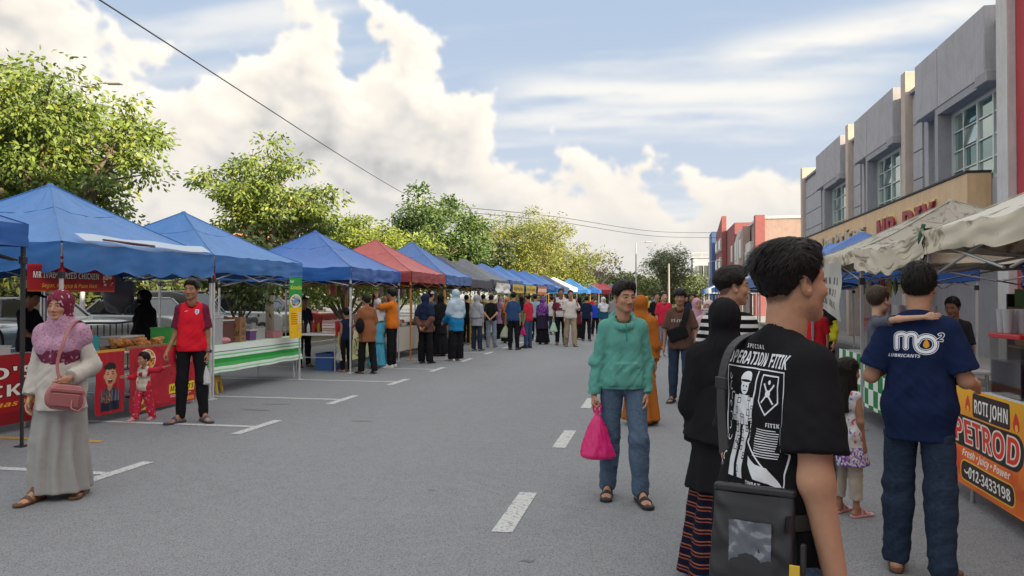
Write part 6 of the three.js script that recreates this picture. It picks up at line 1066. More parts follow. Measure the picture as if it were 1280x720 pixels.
// ---------------------------------------------------------------- trees
const leafGeo = (() => { const P = [0, 0, 0, 0.22, 0.35, 0.03, -0.22, 0.35, 0.03, 0.16, 0.75, -0.03, -0.16, 0.75, -0.03, 0, 1, -0.12]; const g = new THREE.BufferGeometry(); g.setAttribute('position', new THREE.Float32BufferAttribute(P, 3)); g.setIndex([0, 1, 2, 2, 1, 3, 2, 3, 4, 4, 3, 5]); g.computeVertexNormals(); return g; })();
const leafMat = new THREE.MeshPhysicalMaterial({ color: 0xffffff, roughness: 0.55, transmission: 0.32, thickness: 0, side: THREE.DoubleSide });
const bark = std(lin(0.16, 0.125, 0.09), 0.95, { bumpMap: plasterBump, bumpScale: 0.02 }), barkPale = std(lin(0.26, 0.22, 0.17), 0.95);
function tree(o, label) {
  const G = group(o.name || 'street_tree', label, 'tree', [o.x, 0, o.z], 0, o.grp);
  const R = o.r, top = o.h, cy = (o.base + top) / 2, ry = (top - o.base) / 2, sx = o.sx || 1, limbs = [], tips = [], bm = o.bark || bark;
  const fork = V3(rr(-0.15, 0.15), o.fork || o.base * 0.75, rr(-0.15, 0.15));
  const lean = o.lean || [0, 0];
  const trunk = [tube([[0, -0.1, 0], [fork.x * 0.3 + rr(-0.05, 0.05), fork.y * 0.4, fork.z * 0.3], fork], o.tr, 14, 10)];
  const inside = () => { let p; do { p = V3(rr(-1, 1), rr(-1, 1), rr(-1, 1)); } while (p.length() > 1); const a = Math.atan2(p.z, p.x), k = 0.82 + 0.34 * noise3(Math.cos(a) * 1.4 + o.x, p.y * 1.7 + o.z, Math.sin(a) * 1.4); return V3(p.x * R * sx * k + lean[0], cy + p.y * ry * k, p.z * R * k + lean[1]); };
  const nl = o.limbs || 9;
  for (let i = 0; i < nl; i++) {
    const a = i / nl * Math.PI * 2 + rr(-0.4, 0.4), e = rr(0.15, 0.95), tip = V3(Math.cos(a) * R * 0.8 * Math.cos(e) * sx + lean[0], cy + ry * 0.75 * Math.sin(e) * (rnd() < 0.25 ? -0.4 : 1), Math.sin(a) * R * 0.8 * Math.cos(e) + lean[1]);
    const mid = fork.clone().lerp(tip, 0.5).add(V3(rr(-0.2, 0.2), rr(0, 0.35), rr(-0.2, 0.2))); limbs.push(bar(fork, mid, o.tr * 0.55, 7, o.tr * 0.36), bar(mid, tip, o.tr * 0.36, 6, o.tr * 0.1));
    for (let k = 0; k < 4; k++) { const s = mid.clone().lerp(tip, rr(0.0, 1)), t = s.clone().add(V3(rr(-1, 1) * R * 0.4, rr(-0.2, 0.7) * ry * 0.5, rr(-1, 1) * R * 0.4)); limbs.push(bar(s, t, o.tr * 0.17, 5, o.tr * 0.05)); tips.push(t); } tips.push(tip);
  }
  part('trunk', trunk, bm, G); part('limbs', limbs, bm, G);
  // clumps: tips plus points spread in the crown, thinned so that sky shows between them
  const clumps = tips.slice(); while (clumps.length < o.clumps) clumps.push(inside());
  const M = new THREE.Matrix4(), q = new THREE.Quaternion(), n = o.leaves, inst = new THREE.InstancedMesh(leafGeo, leafMat, n), c = new THREE.Color();
  for (let i = 0; i < n; i++) {
    const cl = clumps[i % clumps.length], cr = (o.cr || 0.42) * (0.6 + 0.8 * ((i % clumps.length) * 0.618 % 1)), v = V3(rr(-1, 1), rr(-1, 1), rr(-1, 1)); if (v.length() > 1) v.normalize().multiplyScalar(rnd());
    const p = cl.clone().add(V3(v.x * cr * 1.3, v.y * cr * 0.75, v.z * cr * 1.3)), out = V3(v.x + rr(-0.6, 0.6), v.y * 0.5 - 0.15 + rr(-0.5, 0.5) - (o.droop || 0), v.z + rr(-0.6, 0.6)).normalize();
    q.setFromUnitVectors(V3(0, 1, 0), out); q.multiply(new THREE.Quaternion().setFromAxisAngle(V3(0, 1, 0), rr(0, 6.28)));
    const s = o.leaf * rr(0.65, 1.25); M.compose(p, q, V3(s * (o.lw || 1), s, s)); inst.setMatrixAt(i, M);
    const t = rnd(), hue = noise3(cl.x * 0.8 + o.x, cl.y * 0.8, cl.z * 0.8 + o.z); c.setRGB(o.c[0] * (0.75 + 0.5 * t + hue * 0.35), o.c[1] * (0.78 + 0.44 * t + hue * 0.22), o.c[2] * (0.8 + 0.4 * t)); if (t > 0.965) c.setRGB(o.c[0] * 1.9, o.c[1] * 1.3, o.c[2]); inst.setColorAt(i, c);
  }
  inst.name = 'crown'; inst.userData.kind = 'stuff'; shade(inst); G.add(inst);
  return G;
}
const P2 = (px, d) => { const p = onGround(px, d); return { x: p.x, z: p.z }; };
tree({ ...P2(38, 15.4), h: 6.65, base: 1.9, fork: 1.9, r: 2.55, sx: 1.05, tr: 0.2, limbs: 14, clumps: 190, cr: 0.42, leaves: 34000, leaf: 0.118, c: [0.165, 0.24, 0.036], droop: 0.25 }, 'big leafy tree with long pointed leaves behind the chicken stall');
tree({ ...P2(-60, 17.5), h: 6.2, base: 1.2, r: 2.4, tr: 0.16, limbs: 9, clumps: 110, leaves: 8000, leaf: 0.18, c: [0.16, 0.22, 0.034], droop: 0.25 }, 'leafy tree beside the big one at the row end');
tree({ ...P2(338, 24), h: 6.55, base: 2.3, fork: 2.4, r: 2.15, tr: 0.13, limbs: 12, clumps: 95, cr: 0.38, leaves: 17000, leaf: 0.138, c: [0.17, 0.245, 0.038], droop: 0.3, bark: barkPale }, 'slender young tree with open drooping crown behind blue tents');
tree({ ...P2(300, 21.5), h: 3.6, base: 0.9, r: 1.3, tr: 0.06, limbs: 6, clumps: 40, leaves: 2500, leaf: 0.2, c: [0.10, 0.145, 0.03], droop: 0.3 }, 'small bushy tree seen beneath the blue tent edge');
tree({ ...P2(425, 29), h: 5.1, base: 0.7, r: 2.2, sx: 1.2, tr: 0.12, limbs: 9, clumps: 110, cr: 0.5, leaves: 17000, leaf: 0.14, c: [0.20, 0.27, 0.03] }, 'bright yellow-green bushy tree behind the red tent');
tree({ ...P2(487, 34), h: 5.0, base: 0.6, r: 2.3, sx: 1.2, tr: 0.12, limbs: 9, clumps: 90, cr: 0.5, leaves: 10000, leaf: 0.17, c: [0.19, 0.26, 0.03] }, 'low yellow-green tree beside the dark green tree');
tree({ ...P2(545, 42), h: 7.8, base: 1.2, r: 2.8, sx: 1.1, tr: 0.2, limbs: 12, clumps: 120, cr: 0.6, leaves: 20000, leaf: 0.20, c: [0.095, 0.17, 0.032] }, 'dark green round-crowned tree behind the left tents');
tree({ ...P2(600, 47), h: 5.6, base: 2.6, r: 1.8, sx: 1.3, tr: 0.1, limbs: 9, clumps: 40, cr: 0.5, leaves: 2800, leaf: 0.3, c: [0.08, 0.12, 0.03] }, 'thin branching tree between the dark and the golden tree');
tree({ ...P2(655, 58), h: 8.6, base: 1.2, r: 4.0, sx: 1.05, tr: 0.24, limbs: 14, clumps: 170, cr: 0.8, leaves: 28000, leaf: 0.225, lw: 0.6, c: [0.22, 0.255, 0.035] }, 'golden-green spreading tree with feathery foliage');
tree({ ...P2(708, 66), h: 6.2, base: 1.0, r: 3.4, tr: 0.2, limbs: 10, clumps: 90, cr: 0.8, leaves: 13000, leaf: 0.25, lw: 0.6, c: [0.20, 0.235, 0.035] }, 'lower golden tree beside the spreading golden tree');
tree({ ...P2(745, 78), h: 6.4, base: 3, r: 3.2, tr: 0.14, limbs: 16, clumps: 90, cr: 0.35, leaves: 700, leaf: 0.3, c: [0.11, 0.12, 0.05], bark: barkPale }, 'nearly bare pale-branched tree past the golden trees');
tree({ ...P2(836, 95), h: 8.6, base: 2.0, r: 2.9, tr: 0.2, limbs: 12, clumps: 70, cr: 0.8, leaves: 8000, leaf: 0.3, lw: 0.6, c: [0.11, 0.15, 0.05] }, 'tall dark feathery tree at the far end of the road');
[[772, 92, 4.6, 4.2], [800, 108, 5.0, 5], [838, 112, 5.6, 5], [866, 108, 5.2, 4.5], [757, 104, 5.6, 5], [890, 128, 6, 6], [720, 110, 6.5, 6], [690, 96, 5, 5], [650, 90, 5.4, 5]].forEach(([px, d, h, r], i) => tree({ ...P2(px, d), h, base: 0.3, r, tr: 0.15, limbs: 8, clumps: 80, cr: 1.0, leaves: 4200, leaf: 0.5, lw: 0.7, c: i % 2 ? [0.11, 0.15, 0.045] : [0.14, 0.175, 0.04], grp: 'trees closing the far end of the road' }, 'low dense green tree closing the far end of the road'));
[[-20, 34, 5, 3.4], [130, 36, 4.4, 3.2], [215, 40, 4.6, 3.4], [300, 46, 5, 3.6], [380, 52, 5.4, 4], [460, 62, 6, 4.5], [540, 74, 6, 5], [-130, 40, 6, 4]].forEach(([px, d, h, r], i) => tree({ ...P2(px, d), h, base: 0.3, r, tr: 0.15, limbs: 8, clumps: 80, cr: 0.8, leaves: 4200, leaf: 0.36, c: i % 2 ? [0.095, 0.13, 0.03] : [0.12, 0.145, 0.03], grp: 'trees across the car park' }, 'low green tree across the car park behind the stalls'));
// houses across the car park
[[255, 60, 'pale house with orange tiled roof across the car park'], [60, 62, 'second pale house with orange roof across the car park'], [-110, 60, 'third pale house with orange roof across the car park']].forEach(([px, d, l], k) => {
  const p = onGround(px, d), G = group('house', l, 'house', [p.x, 0, p.z], 0.5);
  part('wall', bx(-6, 0, -4, 6, 4.6, 4), std(lin(0.55, 0.5, 0.44), 0.9, { map: plasterMap }), G);
  const sh = new THREE.Shape([[-4.8, 0], [4.8, 0], [0, 2.3]].map((q) => new THREE.Vector2(...q))), rg = new THREE.ExtrudeGeometry(sh, { depth: 13, bevelEnabled: false }); rg.rotateY(Math.PI / 2); rg.translate(-6.5, 4.62, 0); part('roof', rg, std(lin(0.36, 0.15, 0.08), 0.9), G);
  for (let i = 0; i < 4; i++) part('window', bx(-5 + i * 2.8, 1.2, 4.01, -3.6 + i * 2.8, 2.6, 4.06), black, G);
});

// ---------------------------------------------------------------- lamps, poles, cables
const galv = std(lin(0.42, 0.42, 0.41), 0.5, { metalness: 0.3 }), concP = std(lin(0.30, 0.28, 0.25), 0.9);
function lamp(px, d, h, label, two) {
  const p = onGround(px, d), G = group('street_lamp', label, 'street lamp', [p.x, 0, p.z], 0.2);
  part('pole', bar([0, 0, 0], [0, h, 0], 0.09, 10, 0.05), galv, G);
  for (const s of two ? [-1, 1] : [1]) { part('arm', tube([[0, h - 0.02, 0], [s * 0.4, h + 0.1, 0], [s * 0.9, h + 0.12, 0]], 0.03, 10, 6), galv, G); part('lamp_head', bx(s * 0.8, h + 0.07, -0.12, s * 1.35, h + 0.17, 0.12, 0.04), galv, G); }
}
lamp(103, 27, 9.0, 'twin-headed grey street lamp rising behind the big tree', 1);
lamp(795, 66, 6.2, 'single grey street lamp at the far end of the road', 0);
lamp(886, 75, 5.0, 'slim street lamp by the far shop block', 0);
const pole = (px, d, h, label) => { const p = onGround(px, d), G = group('utility_pole', label, 'pole', [p.x, 0, p.z]); part('post', bar([0, 0, 0], [0, h, 0], h > 5 ? 0.14 : 0.09, 10, h > 5 ? 0.1 : 0.07), concP, G); if (h > 50) part('cross_arm', bx(-0.7, h - 0.4, -0.05, 0.7, h - 0.3, 0.05), concP, G); if (h > 50) for (const s of [-1, 1]) part('insulator', lathe([[0, 0], [0.04, 0], [0.05, 0.05], [0.02, 0.12], [0, 0.12]], 8).translate(s * 0.6, h - 0.3, 0), white, G); return V3(p.x, h - 0.2, p.z); };
const pA = at(125, 0, 12), pB = at(524, 252, 48), pS = pA.clone().lerp(pB, -0.5);
pole(836, 60, 4.2, 'short concrete utility pole before the tall dark tree');
{ const h1 = pole(524, 48, pB.y + 0.2, 'concrete utility pole hidden in the dark green tree'); const G = group('utility_pole', 'concrete utility pole at the near end of the long cable', 'pole', [pS.x, 0, pS.z]); part('post', bar([0, 0, 0], [0, pS.y + 0.3, 0], 0.14, 10, 0.1), concP, G);
  const mid = (t) => { const p = pA.clone().lerp(pB, t); return p; };
  solo('overhead_cable', tube([pS, mid(-0.2), pA, mid(0.2).add(V3(0, -0.06, 0)), mid(0.4).add(V3(0, -0.12, 0)), mid(0.7).add(V3(0, -0.12, 0)), pB], 0.015, 80, 6), black, 'single black cable slanting across the sky above the left trees', 'cable');
  for (const [a, b, l] of [[at(688, 276, 62), at(900, 297, 92), 'lower thin cable running to the far shop block'], [at(688, 270, 62), at(900, 291, 92), 'upper thin cable running to the far shop block']]) solo('overhead_cable', tube([a.clone().lerp(b, -0.4), a, a.clone().lerp(b, 0.5).add(V3(0, -0.5, 0)), b], 0.022, 30, 5), black, l, 'cable');
}
console.log('trees done');

// ---------------------------------------------------------------- the crowd
const clothV = new THREE.MeshPhysicalMaterial({ vertexColors: true, roughness: 0.88, specularIntensity: 0.25, bumpMap: weaveBump, bumpScale: 0.0012, side: THREE.DoubleSide });
const stripes = (list, period) => { const t = canvasTex(8, 256, (x) => { let y = 0; for (const [c, n] of list) { x.fillStyle = c; x.fillRect(0, y, 8, n); y += n; } }); t.wrapS = t.wrapT = THREE.RepeatWrapping; t.repeat.set(1, 1 / period); return new THREE.MeshPhysicalMaterial({ map: t, roughness: 0.88, specularIntensity: 0.25, bumpMap: weaveBump, bumpScale: 0.001, side: THREE.DoubleSide }); };
const C = { black: [0.012, 0.012, 0.014], navy: [0.014, 0.022, 0.055], white: [0.62, 0.61, 0.59], grey: [0.26, 0.26, 0.27], jean: [0.115, 0.175, 0.255], djean: [0.032, 0.05, 0.085], brown: [0.105, 0.06, 0.045], rust: [0.25, 0.1, 0.045], orange: [0.62, 0.17, 0.02], red: [0.55, 0.02, 0.03], teal: [0.105, 0.325, 0.275], blue: [0.02, 0.20, 0.42], sky: [0.25, 0.42, 0.55], lilac: [0.36, 0.2, 0.33], purple: [0.13, 0.045, 0.16], khaki: [0.36, 0.28, 0.19], cream: [0.58, 0.53, 0.46], pink: [0.58, 0.32, 0.36], maroon: [0.14, 0.02, 0.035], olive: [0.16, 0.14, 0.07], green: [0.05, 0.22, 0.09], burnt: [0.36, 0.115, 0.02] };
const fromWorldDir = (S, v) => v;

// carrier bag hanging from a point
const pinkBag = new THREE.MeshPhysicalMaterial({ color: lin(0.80, 0.025, 0.22), roughness: 0.32, transmission: 0.25, thickness: 0, side: THREE.DoubleSide });
function carrierBag(p, w, h, mat, label, name = 'carrier_bag') {
  const G = group(name, label, 'bag', [p.x, p.y, p.z], rr(-0.4, 0.4)), sd = rnd() * 30;
  const g = gridGeo(72, 40, (s, t) => { const a = s * Math.PI * 2, prof = t < 0.16 ? 0.06 + t * 0.5 : lerp(0.14, 1, Math.pow((t - 0.16) / 0.84, 0.75)) * (t > 0.9 ? Math.sqrt(Math.max(0, 1 - Math.pow((t - 0.9) / 0.1, 2))) * 0.9 + 0.1 * (1 - t) * 10 : 1), r = w / 2 * prof * (1 + 0.16 * noise3(Math.cos(a) * 1.6 + sd, t * 3, Math.sin(a) * 1.6) + (0.05 + 0.16 * (1 - t)) * (1 - 2.4 * Math.abs(noise3(Math.cos(a) * 3.4, t * 1.8 + sd, Math.sin(a) * 3.4))) + 0.05 * (1 - 2 * Math.abs(noise3(Math.cos(a) * 6, t * 9 + sd, Math.sin(a) * 6)))); return [Math.cos(a) * r, -t * h, Math.sin(a) * r * 0.62]; });
  part('sack', g, mat, G);
  part('handle', [tube([[-0.02, -0.1 * h, 0], [-0.028, 0.02, 0.004], [0, 0.035, 0], [0.028, 0.02, -0.004], [0.02, -0.1 * h, 0]], 0.008, 16, 5)], mat, G);
  return G;
}
const strapTube = (pts, w, th, m, parent, name = 'strap') => { // flat band along a curve; normals given by pts[i].n or radial
  const cv = new THREE.CatmullRomCurve3(pts.map((p) => V3(p[0], p[1], p[2]))), N = 40, P = [], I = [];
  for (let i = 0; i <= N; i++) { const t = i / N, p = cv.getPoint(t), tg = cv.getTangent(t), k = t * (pts.length - 1), a = pts[Math.floor(k)], b = pts[Math.min(pts.length - 1, Math.floor(k) + 1)], f = k - Math.floor(k), n = V3(lerp(a[3], b[3], f), lerp(a[4], b[4], f), lerp(a[5], b[5], f)).normalize(), s = V3().crossVectors(tg, n).normalize(); for (const [u, v] of [[-1, -1], [1, -1], [1, 1], [-1, 1]]) P.push(p.x + s.x * u * w / 2 + n.x * v * th / 2, p.y + s.y * u * w / 2 + n.y * v * th / 2, p.z + s.z * u * w / 2 + n.z * v * th / 2); if (i) { const o = (i - 1) * 4, q = i * 4; for (let e = 0; e < 4; e++) { const e2 = (e + 1) % 4; I.push(o + e, o + e2, q + e, o + e2, q + e2, q + e); } } }
  const g = new THREE.BufferGeometry(); g.setAttribute('position', new THREE.Float32BufferAttribute(P, 3)); g.setIndex(I); const h = g.toNonIndexed(); h.computeVertexNormals(); return part(name, h, m, parent);
};
const likeBody = (S, name, label, category) => { const G = group(name, label, category); G.position.copy(S.group.position); G.rotation.copy(S.group.rotation); G.scale.copy(S.group.scale); return G; };

// --- man in the black printed T-shirt, right in front
{
  const S = person({ at: [960, 2.14], h: 1.715, lean: 0.10, turn: 2.16, headYaw: -0.06, headScale: 0.95, headPitch: -0.04, girth: 0.97, shoulder: 1.0, armGirth: 1.1, skin: 'tan', cell: 0.008, hcell: 0.0027,
    top: { c: C.black, e: 0.014, sleeve: 0.74, flare: 0.018, fold: 0.007, hem: -0.1 }, bottom: { c: C.jean, denim: 1 }, armR: [-0.2, -1, 0.0, -0.16, -1, 0.22], armL: [0.2, -1, 0.05, 0.1, -1, 0.25],
    head: { hair: { quiff: 0.004, vol: 0.010, amp: 0.007, strands: 5200, cell: 0.003 } }, shoeC: 'black' }, 'man in black T-shirt with white military print on the back');
  const tex = canvasTex(768, 1024, (x, w, h) => {
    x.clearRect(0, 0, w, h); x.fillStyle = '#dcdfe4'; x.strokeStyle = '#dcdfe4';
    fit(x, 'S P E C I A L', 330, 40, 300, 40, 'bold'); x.save(); x.transform(1, 0, -0.12, 1, 16, 0); fit(x, 'OPERATION FITIK', 384, 118, 730, 118, 'bold'); x.restore();
    x.lineWidth = 8; x.strokeRect(40, 180, 690, 800); x.clearRect(60, 60 + 900, 20, 2);
    // shield
    x.lineWidth = 9; x.beginPath(); x.moveTo(520, 210); x.lineTo(680, 210); x.lineTo(680, 370); x.lineTo(600, 450); x.lineTo(520, 370); x.closePath(); x.stroke();
    x.lineWidth = 12; x.beginPath(); x.moveTo(550, 260); x.lineTo(650, 380); x.moveTo(650, 260); x.lineTo(550, 380); x.stroke(); x.beginPath(); x.arc(600, 320, 22, 0, 7); x.fill(); x.beginPath(); x.arc(600, 250, 14, 0, 7); x.fill();
    fit(x, 'FITIK', 650, 510, 90, 36); for (let k = 0; k < 12; k++) x.fillRect(520, 540 + k * 15, 150 + (k * 23) % 26, 6);
    // figure in field gear, generic
    const lump = (cx, cy, rx, ry) => { x.beginPath(); x.ellipse(cx, cy, rx, ry, 0, 0, 7); x.fill(); };
    lump(340, 245, 62, 44); lump(340, 300, 44, 50); x.fillRect(270, 352, 140, 190); x.fillRect(262, 545, 60, 330); x.fillRect(352, 545, 62, 330); x.fillRect(222, 360, 46, 170); x.fillRect(414, 360, 44, 150); x.lineWidth = 14; x.beginPath(); x.moveTo(470, 190); x.lineTo(440, 640); x.stroke();
    x.globalCompositeOperation = 'destination-out'; x.lineWidth = 5; for (let k = 0; k < 34; k++) { const cx = rr(225, 455), cy = rr(350, 860); x.strokeStyle = '#000'; x.strokeRect(cx, cy, rr(14, 46), rr(14, 50)); } x.beginPath(); x.ellipse(340, 262, 60, 8, 0, 0, 7); x.fill(); lump(324, 296, 8, 6); lump(358, 296, 8, 6); x.fillRect(325, 322, 32, 6); x.globalCompositeOperation = 'source-over'; x.strokeStyle = '#dcdfe4'; x.fillStyle = '#dcdfe4';
    // aircraft
    x.beginPath(); x.moveTo(470, 720); x.lineTo(560, 760); x.lineTo(640, 770); x.lineTo(740, 900); x.lineTo(650, 860); x.lineTo(560, 850); x.lineTo(480, 770); x.closePath(); x.fill(); x.lineWidth = 10; x.beginPath(); x.moveTo(440, 640); x.lineTo(620, 770); x.stroke();
    fit(x, 'COMBAT', 540, 885, 140, 44); fit(x, 'SUPPORT', 545, 922, 150, 44); x.lineWidth = 8; x.strokeRect(470, 945, 80, 60); x.strokeRect(570, 945, 80, 60);
    for (let k = 0; k < 10; k++) { x.beginPath(); x.arc(120 + (k * 37) % 80, 240 + k * 66, 26, k, k + 3.5); x.stroke(); }
  });
  garmentPrint(S.shirt, 'print', tex, 0.0, 1.215, 0.30, 0.44, -1, 0.0);
  // dry bag slung on the hip, strap over the left shoulder
  const B = likeBody(S, 'sling_bag', 'black roll-top sling bag with clear window pocket on man in printed T-shirt', 'bag');
  const rubber = std(lin(0.012, 0.013, 0.016), 0.45), inner = new THREE.Group(); inner.name = 'bag_body'; inner.position.set(-0.132, 0.90, -0.134); inner.scale.setScalar(0.84); inner.rotation.set(-0.12, Math.atan2(-0.72, -0.69), 0, 'YXZ'); B.add(inner);
  const sk = gridGeo(36, 26, (s, t) => { const a = s * Math.PI * 2, th = lerp(0.022, 0.055, Math.sin(Math.min(1, t * 1.3) * 1.5)), e = 0.45, cx = Math.sign(Math.cos(a)) * Math.pow(Math.abs(Math.cos(a)), e), cz = Math.sign(Math.sin(a)) * Math.pow(Math.abs(Math.sin(a)), e); return [cx * (0.118 + 0.012 * t) + 0.004 * noise3(t * 6, s * 9, 2), 0.175 - t * 0.36, cz * th + 0.010 * (1 - 2 * Math.abs(noise3(cx * 2, t * 5, 7))) * (cz > 0 ? 1 : 0)]; });
  const bodyM = part('sack', sk, rubber, inner);
  part('roll_top', bx(-0.122, 0.172, -0.02, 0.122, 0.20, 0.024, 0.01), rubber, inner);
  const winM = new THREE.MeshPhysicalMaterial({ color: lin(0.12, 0.14, 0.17), roughness: 0.03, clearcoat: 1, clearcoatRoughness: 0.04, specularIntensity: 1, ior: 1.7, side: THREE.DoubleSide });
  part('clear_window', gridGeo(20, 30, (s, t) => [lerp(-0.062, 0.062, s), 0.10 - t * 0.22, 0.067 + 0.009 * noise3(s * 2.5 + t, t * 4, 9) + 0.006 * (1 - 2 * Math.abs(noise3(s * 2 + 3 + t * 2, t * 7 - s * 3, 1))) - 0.03 * t, s, t]), winM, inner);
  part('buckle', bx(0.14, -0.04, 0.015, 0.155, 0.05, 0.04, 0.004), black, inner); part('yellow_tag', bx(0.112, -0.06, 0.046, 0.142, -0.01, 0.056, 0.003), yellowP, inner);
  const ln = (q) => [...S.sp(q[0], q[1] - 0.92, q[2]), q[3], q[4], q[5]];
  strapTube([[0.0, 1.12, -0.160, -0.2, 0, -1], [0.05, 1.2, -0.146, 0, 0, -1], [0.09, 1.32, -0.132, 0, 0, -1], [0.105, 1.41, -0.095, 0, 0.5, -0.7], [0.105, 1.452, -0.02, 0, 1, 0], [0.09, 1.42, 0.085, 0, 0.5, 0.8], [0.05, 1.25, 0.155, 0, 0, 1], [-0.06, 1.08, 0.155, -0.3, 0, 1], [-0.17, 0.99, 0.04, -1, 0, 0.2], [-0.21, 0.98, -0.1, -1, 0, -0.3]].map(ln), 0.04, 0.004, black, B);
  { const c = ln([0.08, 1.3, -0.139, 0, 0, 0]); part('strap_buckle', bx(-0.027, -0.016, -0.005, 0.027, 0.016, 0.005, 0.003), black, B).position.set(c[0], c[1], c[2]); }
}
// --- woman in long black veil and striped skirt
person({ at: [905, 4.2], h: 1.53, turn: 2.95, fem: 1, girth: 1.12, top: { c: C.black, e: 0.022, sleeve: 1.9, hem: -0.34, hemR: 0.23 }, bottom: { type: 'skirt', r: 0.27, hem: 0.045, c: stripes([['#14162b', 150], ['#9a5a3c', 30], ['#14162b', 46], ['#8a4a34', 30]], 0.066) }, head: { scarf: { c: C.black, len: 0.5, r: 0.24 } } }, 'woman in long black veil and navy skirt with orange stripes');
// --- striped shirt
person({ at: [912, 4.95], h: 1.735, turn: 2.45, headYaw: -0.62, top: { c: stripes([['#0d0e11', 140], ['#c9c9c6', 116]], 0.05), sleeve: 1.0, e: 0.02 }, bottom: { c: C.black }, armL: [0.42, -1, 0.1, 0.1, -0.7, 0.7], head: { hair: { quiff: 0.016, fade: 1, vol: 0.016 } } }, 'man with faded haircut in black and white striped shirt');
// --- man with the oil-drop logo carrying a child
{
  const S = person({ at: [1148, 4.3], h: 1.73, turn: 3.0, headYaw: 0.05, girth: 1.06, shoulder: 1.03, top: { c: [0.010, 0.020, 0.062], e: 0.018, sleeve: 0.8, flare: 0.022, hem: -0.16, fold: 0.006 }, bottom: { c: C.djean, denim: 1, e2: 0.03 }, armL: [0.36, -1, -0.05, -0.35, 0.25, 0.9], armR: [-0.3, -1, 0.05, -0.1, -0.2, 1], legL: [0.06, 0.06, 0.05], legR: [-0.08, 0.05, 0.05], head: { hair: { vol: 0.02, amp: 0.006, strands: 700 } }, shoeC: 'brown' }, 'man in navy T-shirt with white logo and jeans carrying a child');
  const tex = canvasTex(1024, 512, (x) => {
    x.clearRect(0, 0, 1024, 512); x.lineCap = 'round'; x.lineJoin = 'round';
    const path = () => { x.beginPath(); x.moveTo(230, 330); x.lineTo(230, 160); x.quadraticCurveTo(230, 110, 300, 110); x.quadraticCurveTo(360, 110, 360, 170); x.lineTo(360, 320); x.moveTo(360, 170); x.quadraticCurveTo(370, 110, 440, 110); x.quadraticCurveTo(500, 110, 500, 180); x.lineTo(500, 250); x.quadraticCurveTo(510, 380, 640, 380); x.quadraticCurveTo(770, 370, 770, 250); x.quadraticCurveTo(760, 150, 650, 140); x.quadraticCurveTo(560, 140, 530, 230); };
    path(); x.strokeStyle = '#dfe3ea'; x.lineWidth = 86; x.stroke(); path(); x.strokeStyle = '#0c1430'; x.lineWidth = 66; x.stroke(); path(); x.strokeStyle = '#dfe3ea'; x.lineWidth = 46; x.stroke();
    x.fillStyle = '#d99a28'; x.beginPath(); x.moveTo(645, 180); x.quadraticCurveTo(730, 290, 645, 320); x.quadraticCurveTo(560, 290, 645, 180); x.fill();
    x.font = 'italic bold 170px sans-serif'; x.lineWidth = 22; x.strokeStyle = '#dfe3ea'; x.strokeText('2', 770, 210); x.fillStyle = '#0c1430'; x.fillText('2', 770, 210);
    x.fillStyle = '#dfe3ea'; x.font = 'italic bold 84px sans-serif'; x.save(); x.translate(90, 470); x.scale(0.92, 0.8); x.fillText('LUBRICANTS', 0, 0); x.restore();
  });
  garmentPrint(S.shirt, 'print', tex, -0.005, 1.29, 0.36, 0.18, -1);
  const cp = at(1096, 372, 4.46);
  person({ pos: [cp.x, 0.875, cp.z], at: [1096, 4.46], h: 0.82, turn: 1.75, headYaw: 0.75, headScale: 1.42, skin: 'light', shoes: 'none', legL: [1.1, 0.4, 1.1], legR: [1.1, 0.5, 1.1], armR: [-0.85, 0.2, 0.55, -0.35, 0.1, 1], armL: [0.3, -0.6, 0.8, 0, -0.2, 1], armLen: 1.1, curl: [0.3, 0.15], top: { c: [0.1, 0.11, 0.14], sleeve: 0.7 }, bottom: { c: C.red, len: 0.3 }, head: { hair: { brown: 1, vol: 0.007, amp: 0.003, strands: 300 } } }, 'toddler with short brown hair held by man in navy T-shirt');
}
// --- little girl with long hair
{
  const petal = (x, y, z, S) => { const n = noise3(x * 34, y * 34, z * 34), m = noise3(x * 22 + 9, y * 22, z * 22), low = y < 0.80; if (low) return n > 0.12 ? [0.16, 0.04, 0.30] : n < -0.3 ? [0.5, 0.12, 0.4] : m > 0.25 ? [0.08, 0.25, 0.4] : [0.6, 0.6, 0.62]; return m > 0.42 ? [0.55, 0.10, 0.12] : m < -0.48 ? [0.1, 0.16, 0.45] : [0.62, 0.61, 0.62]; };
  const S = person({ at: [1058, 5.5], h: 1.07, turn: 2.5, headYaw: -0.1, headScale: 1.3, fem: 1, skin: 'brown', top: { c: clothV, color: petal, noSleeves: 1, hem: -0.33, hemR: 0.24, e: 0.02, cell: 0.009, name: 'dress' }, bottom: { c: [0.5, 0.45, 0.37], len: 0.2, e: 0.012, e2: 0.02 }, armL: [0.2, -1, 0.1, 0.1, -0.9, 0.4], head: { hair: { long: 0.34, vol: 0.014, strands: 500, ear: false, cell: 0.004 } }, shoeC: 'pink' }, 'little girl with long black hair in white floral dress');
  carrierBag(S.world(S.gripL), 0.16, 0.26, bagPlastic, 'clear plastic bag held by the girl in floral dress');
}
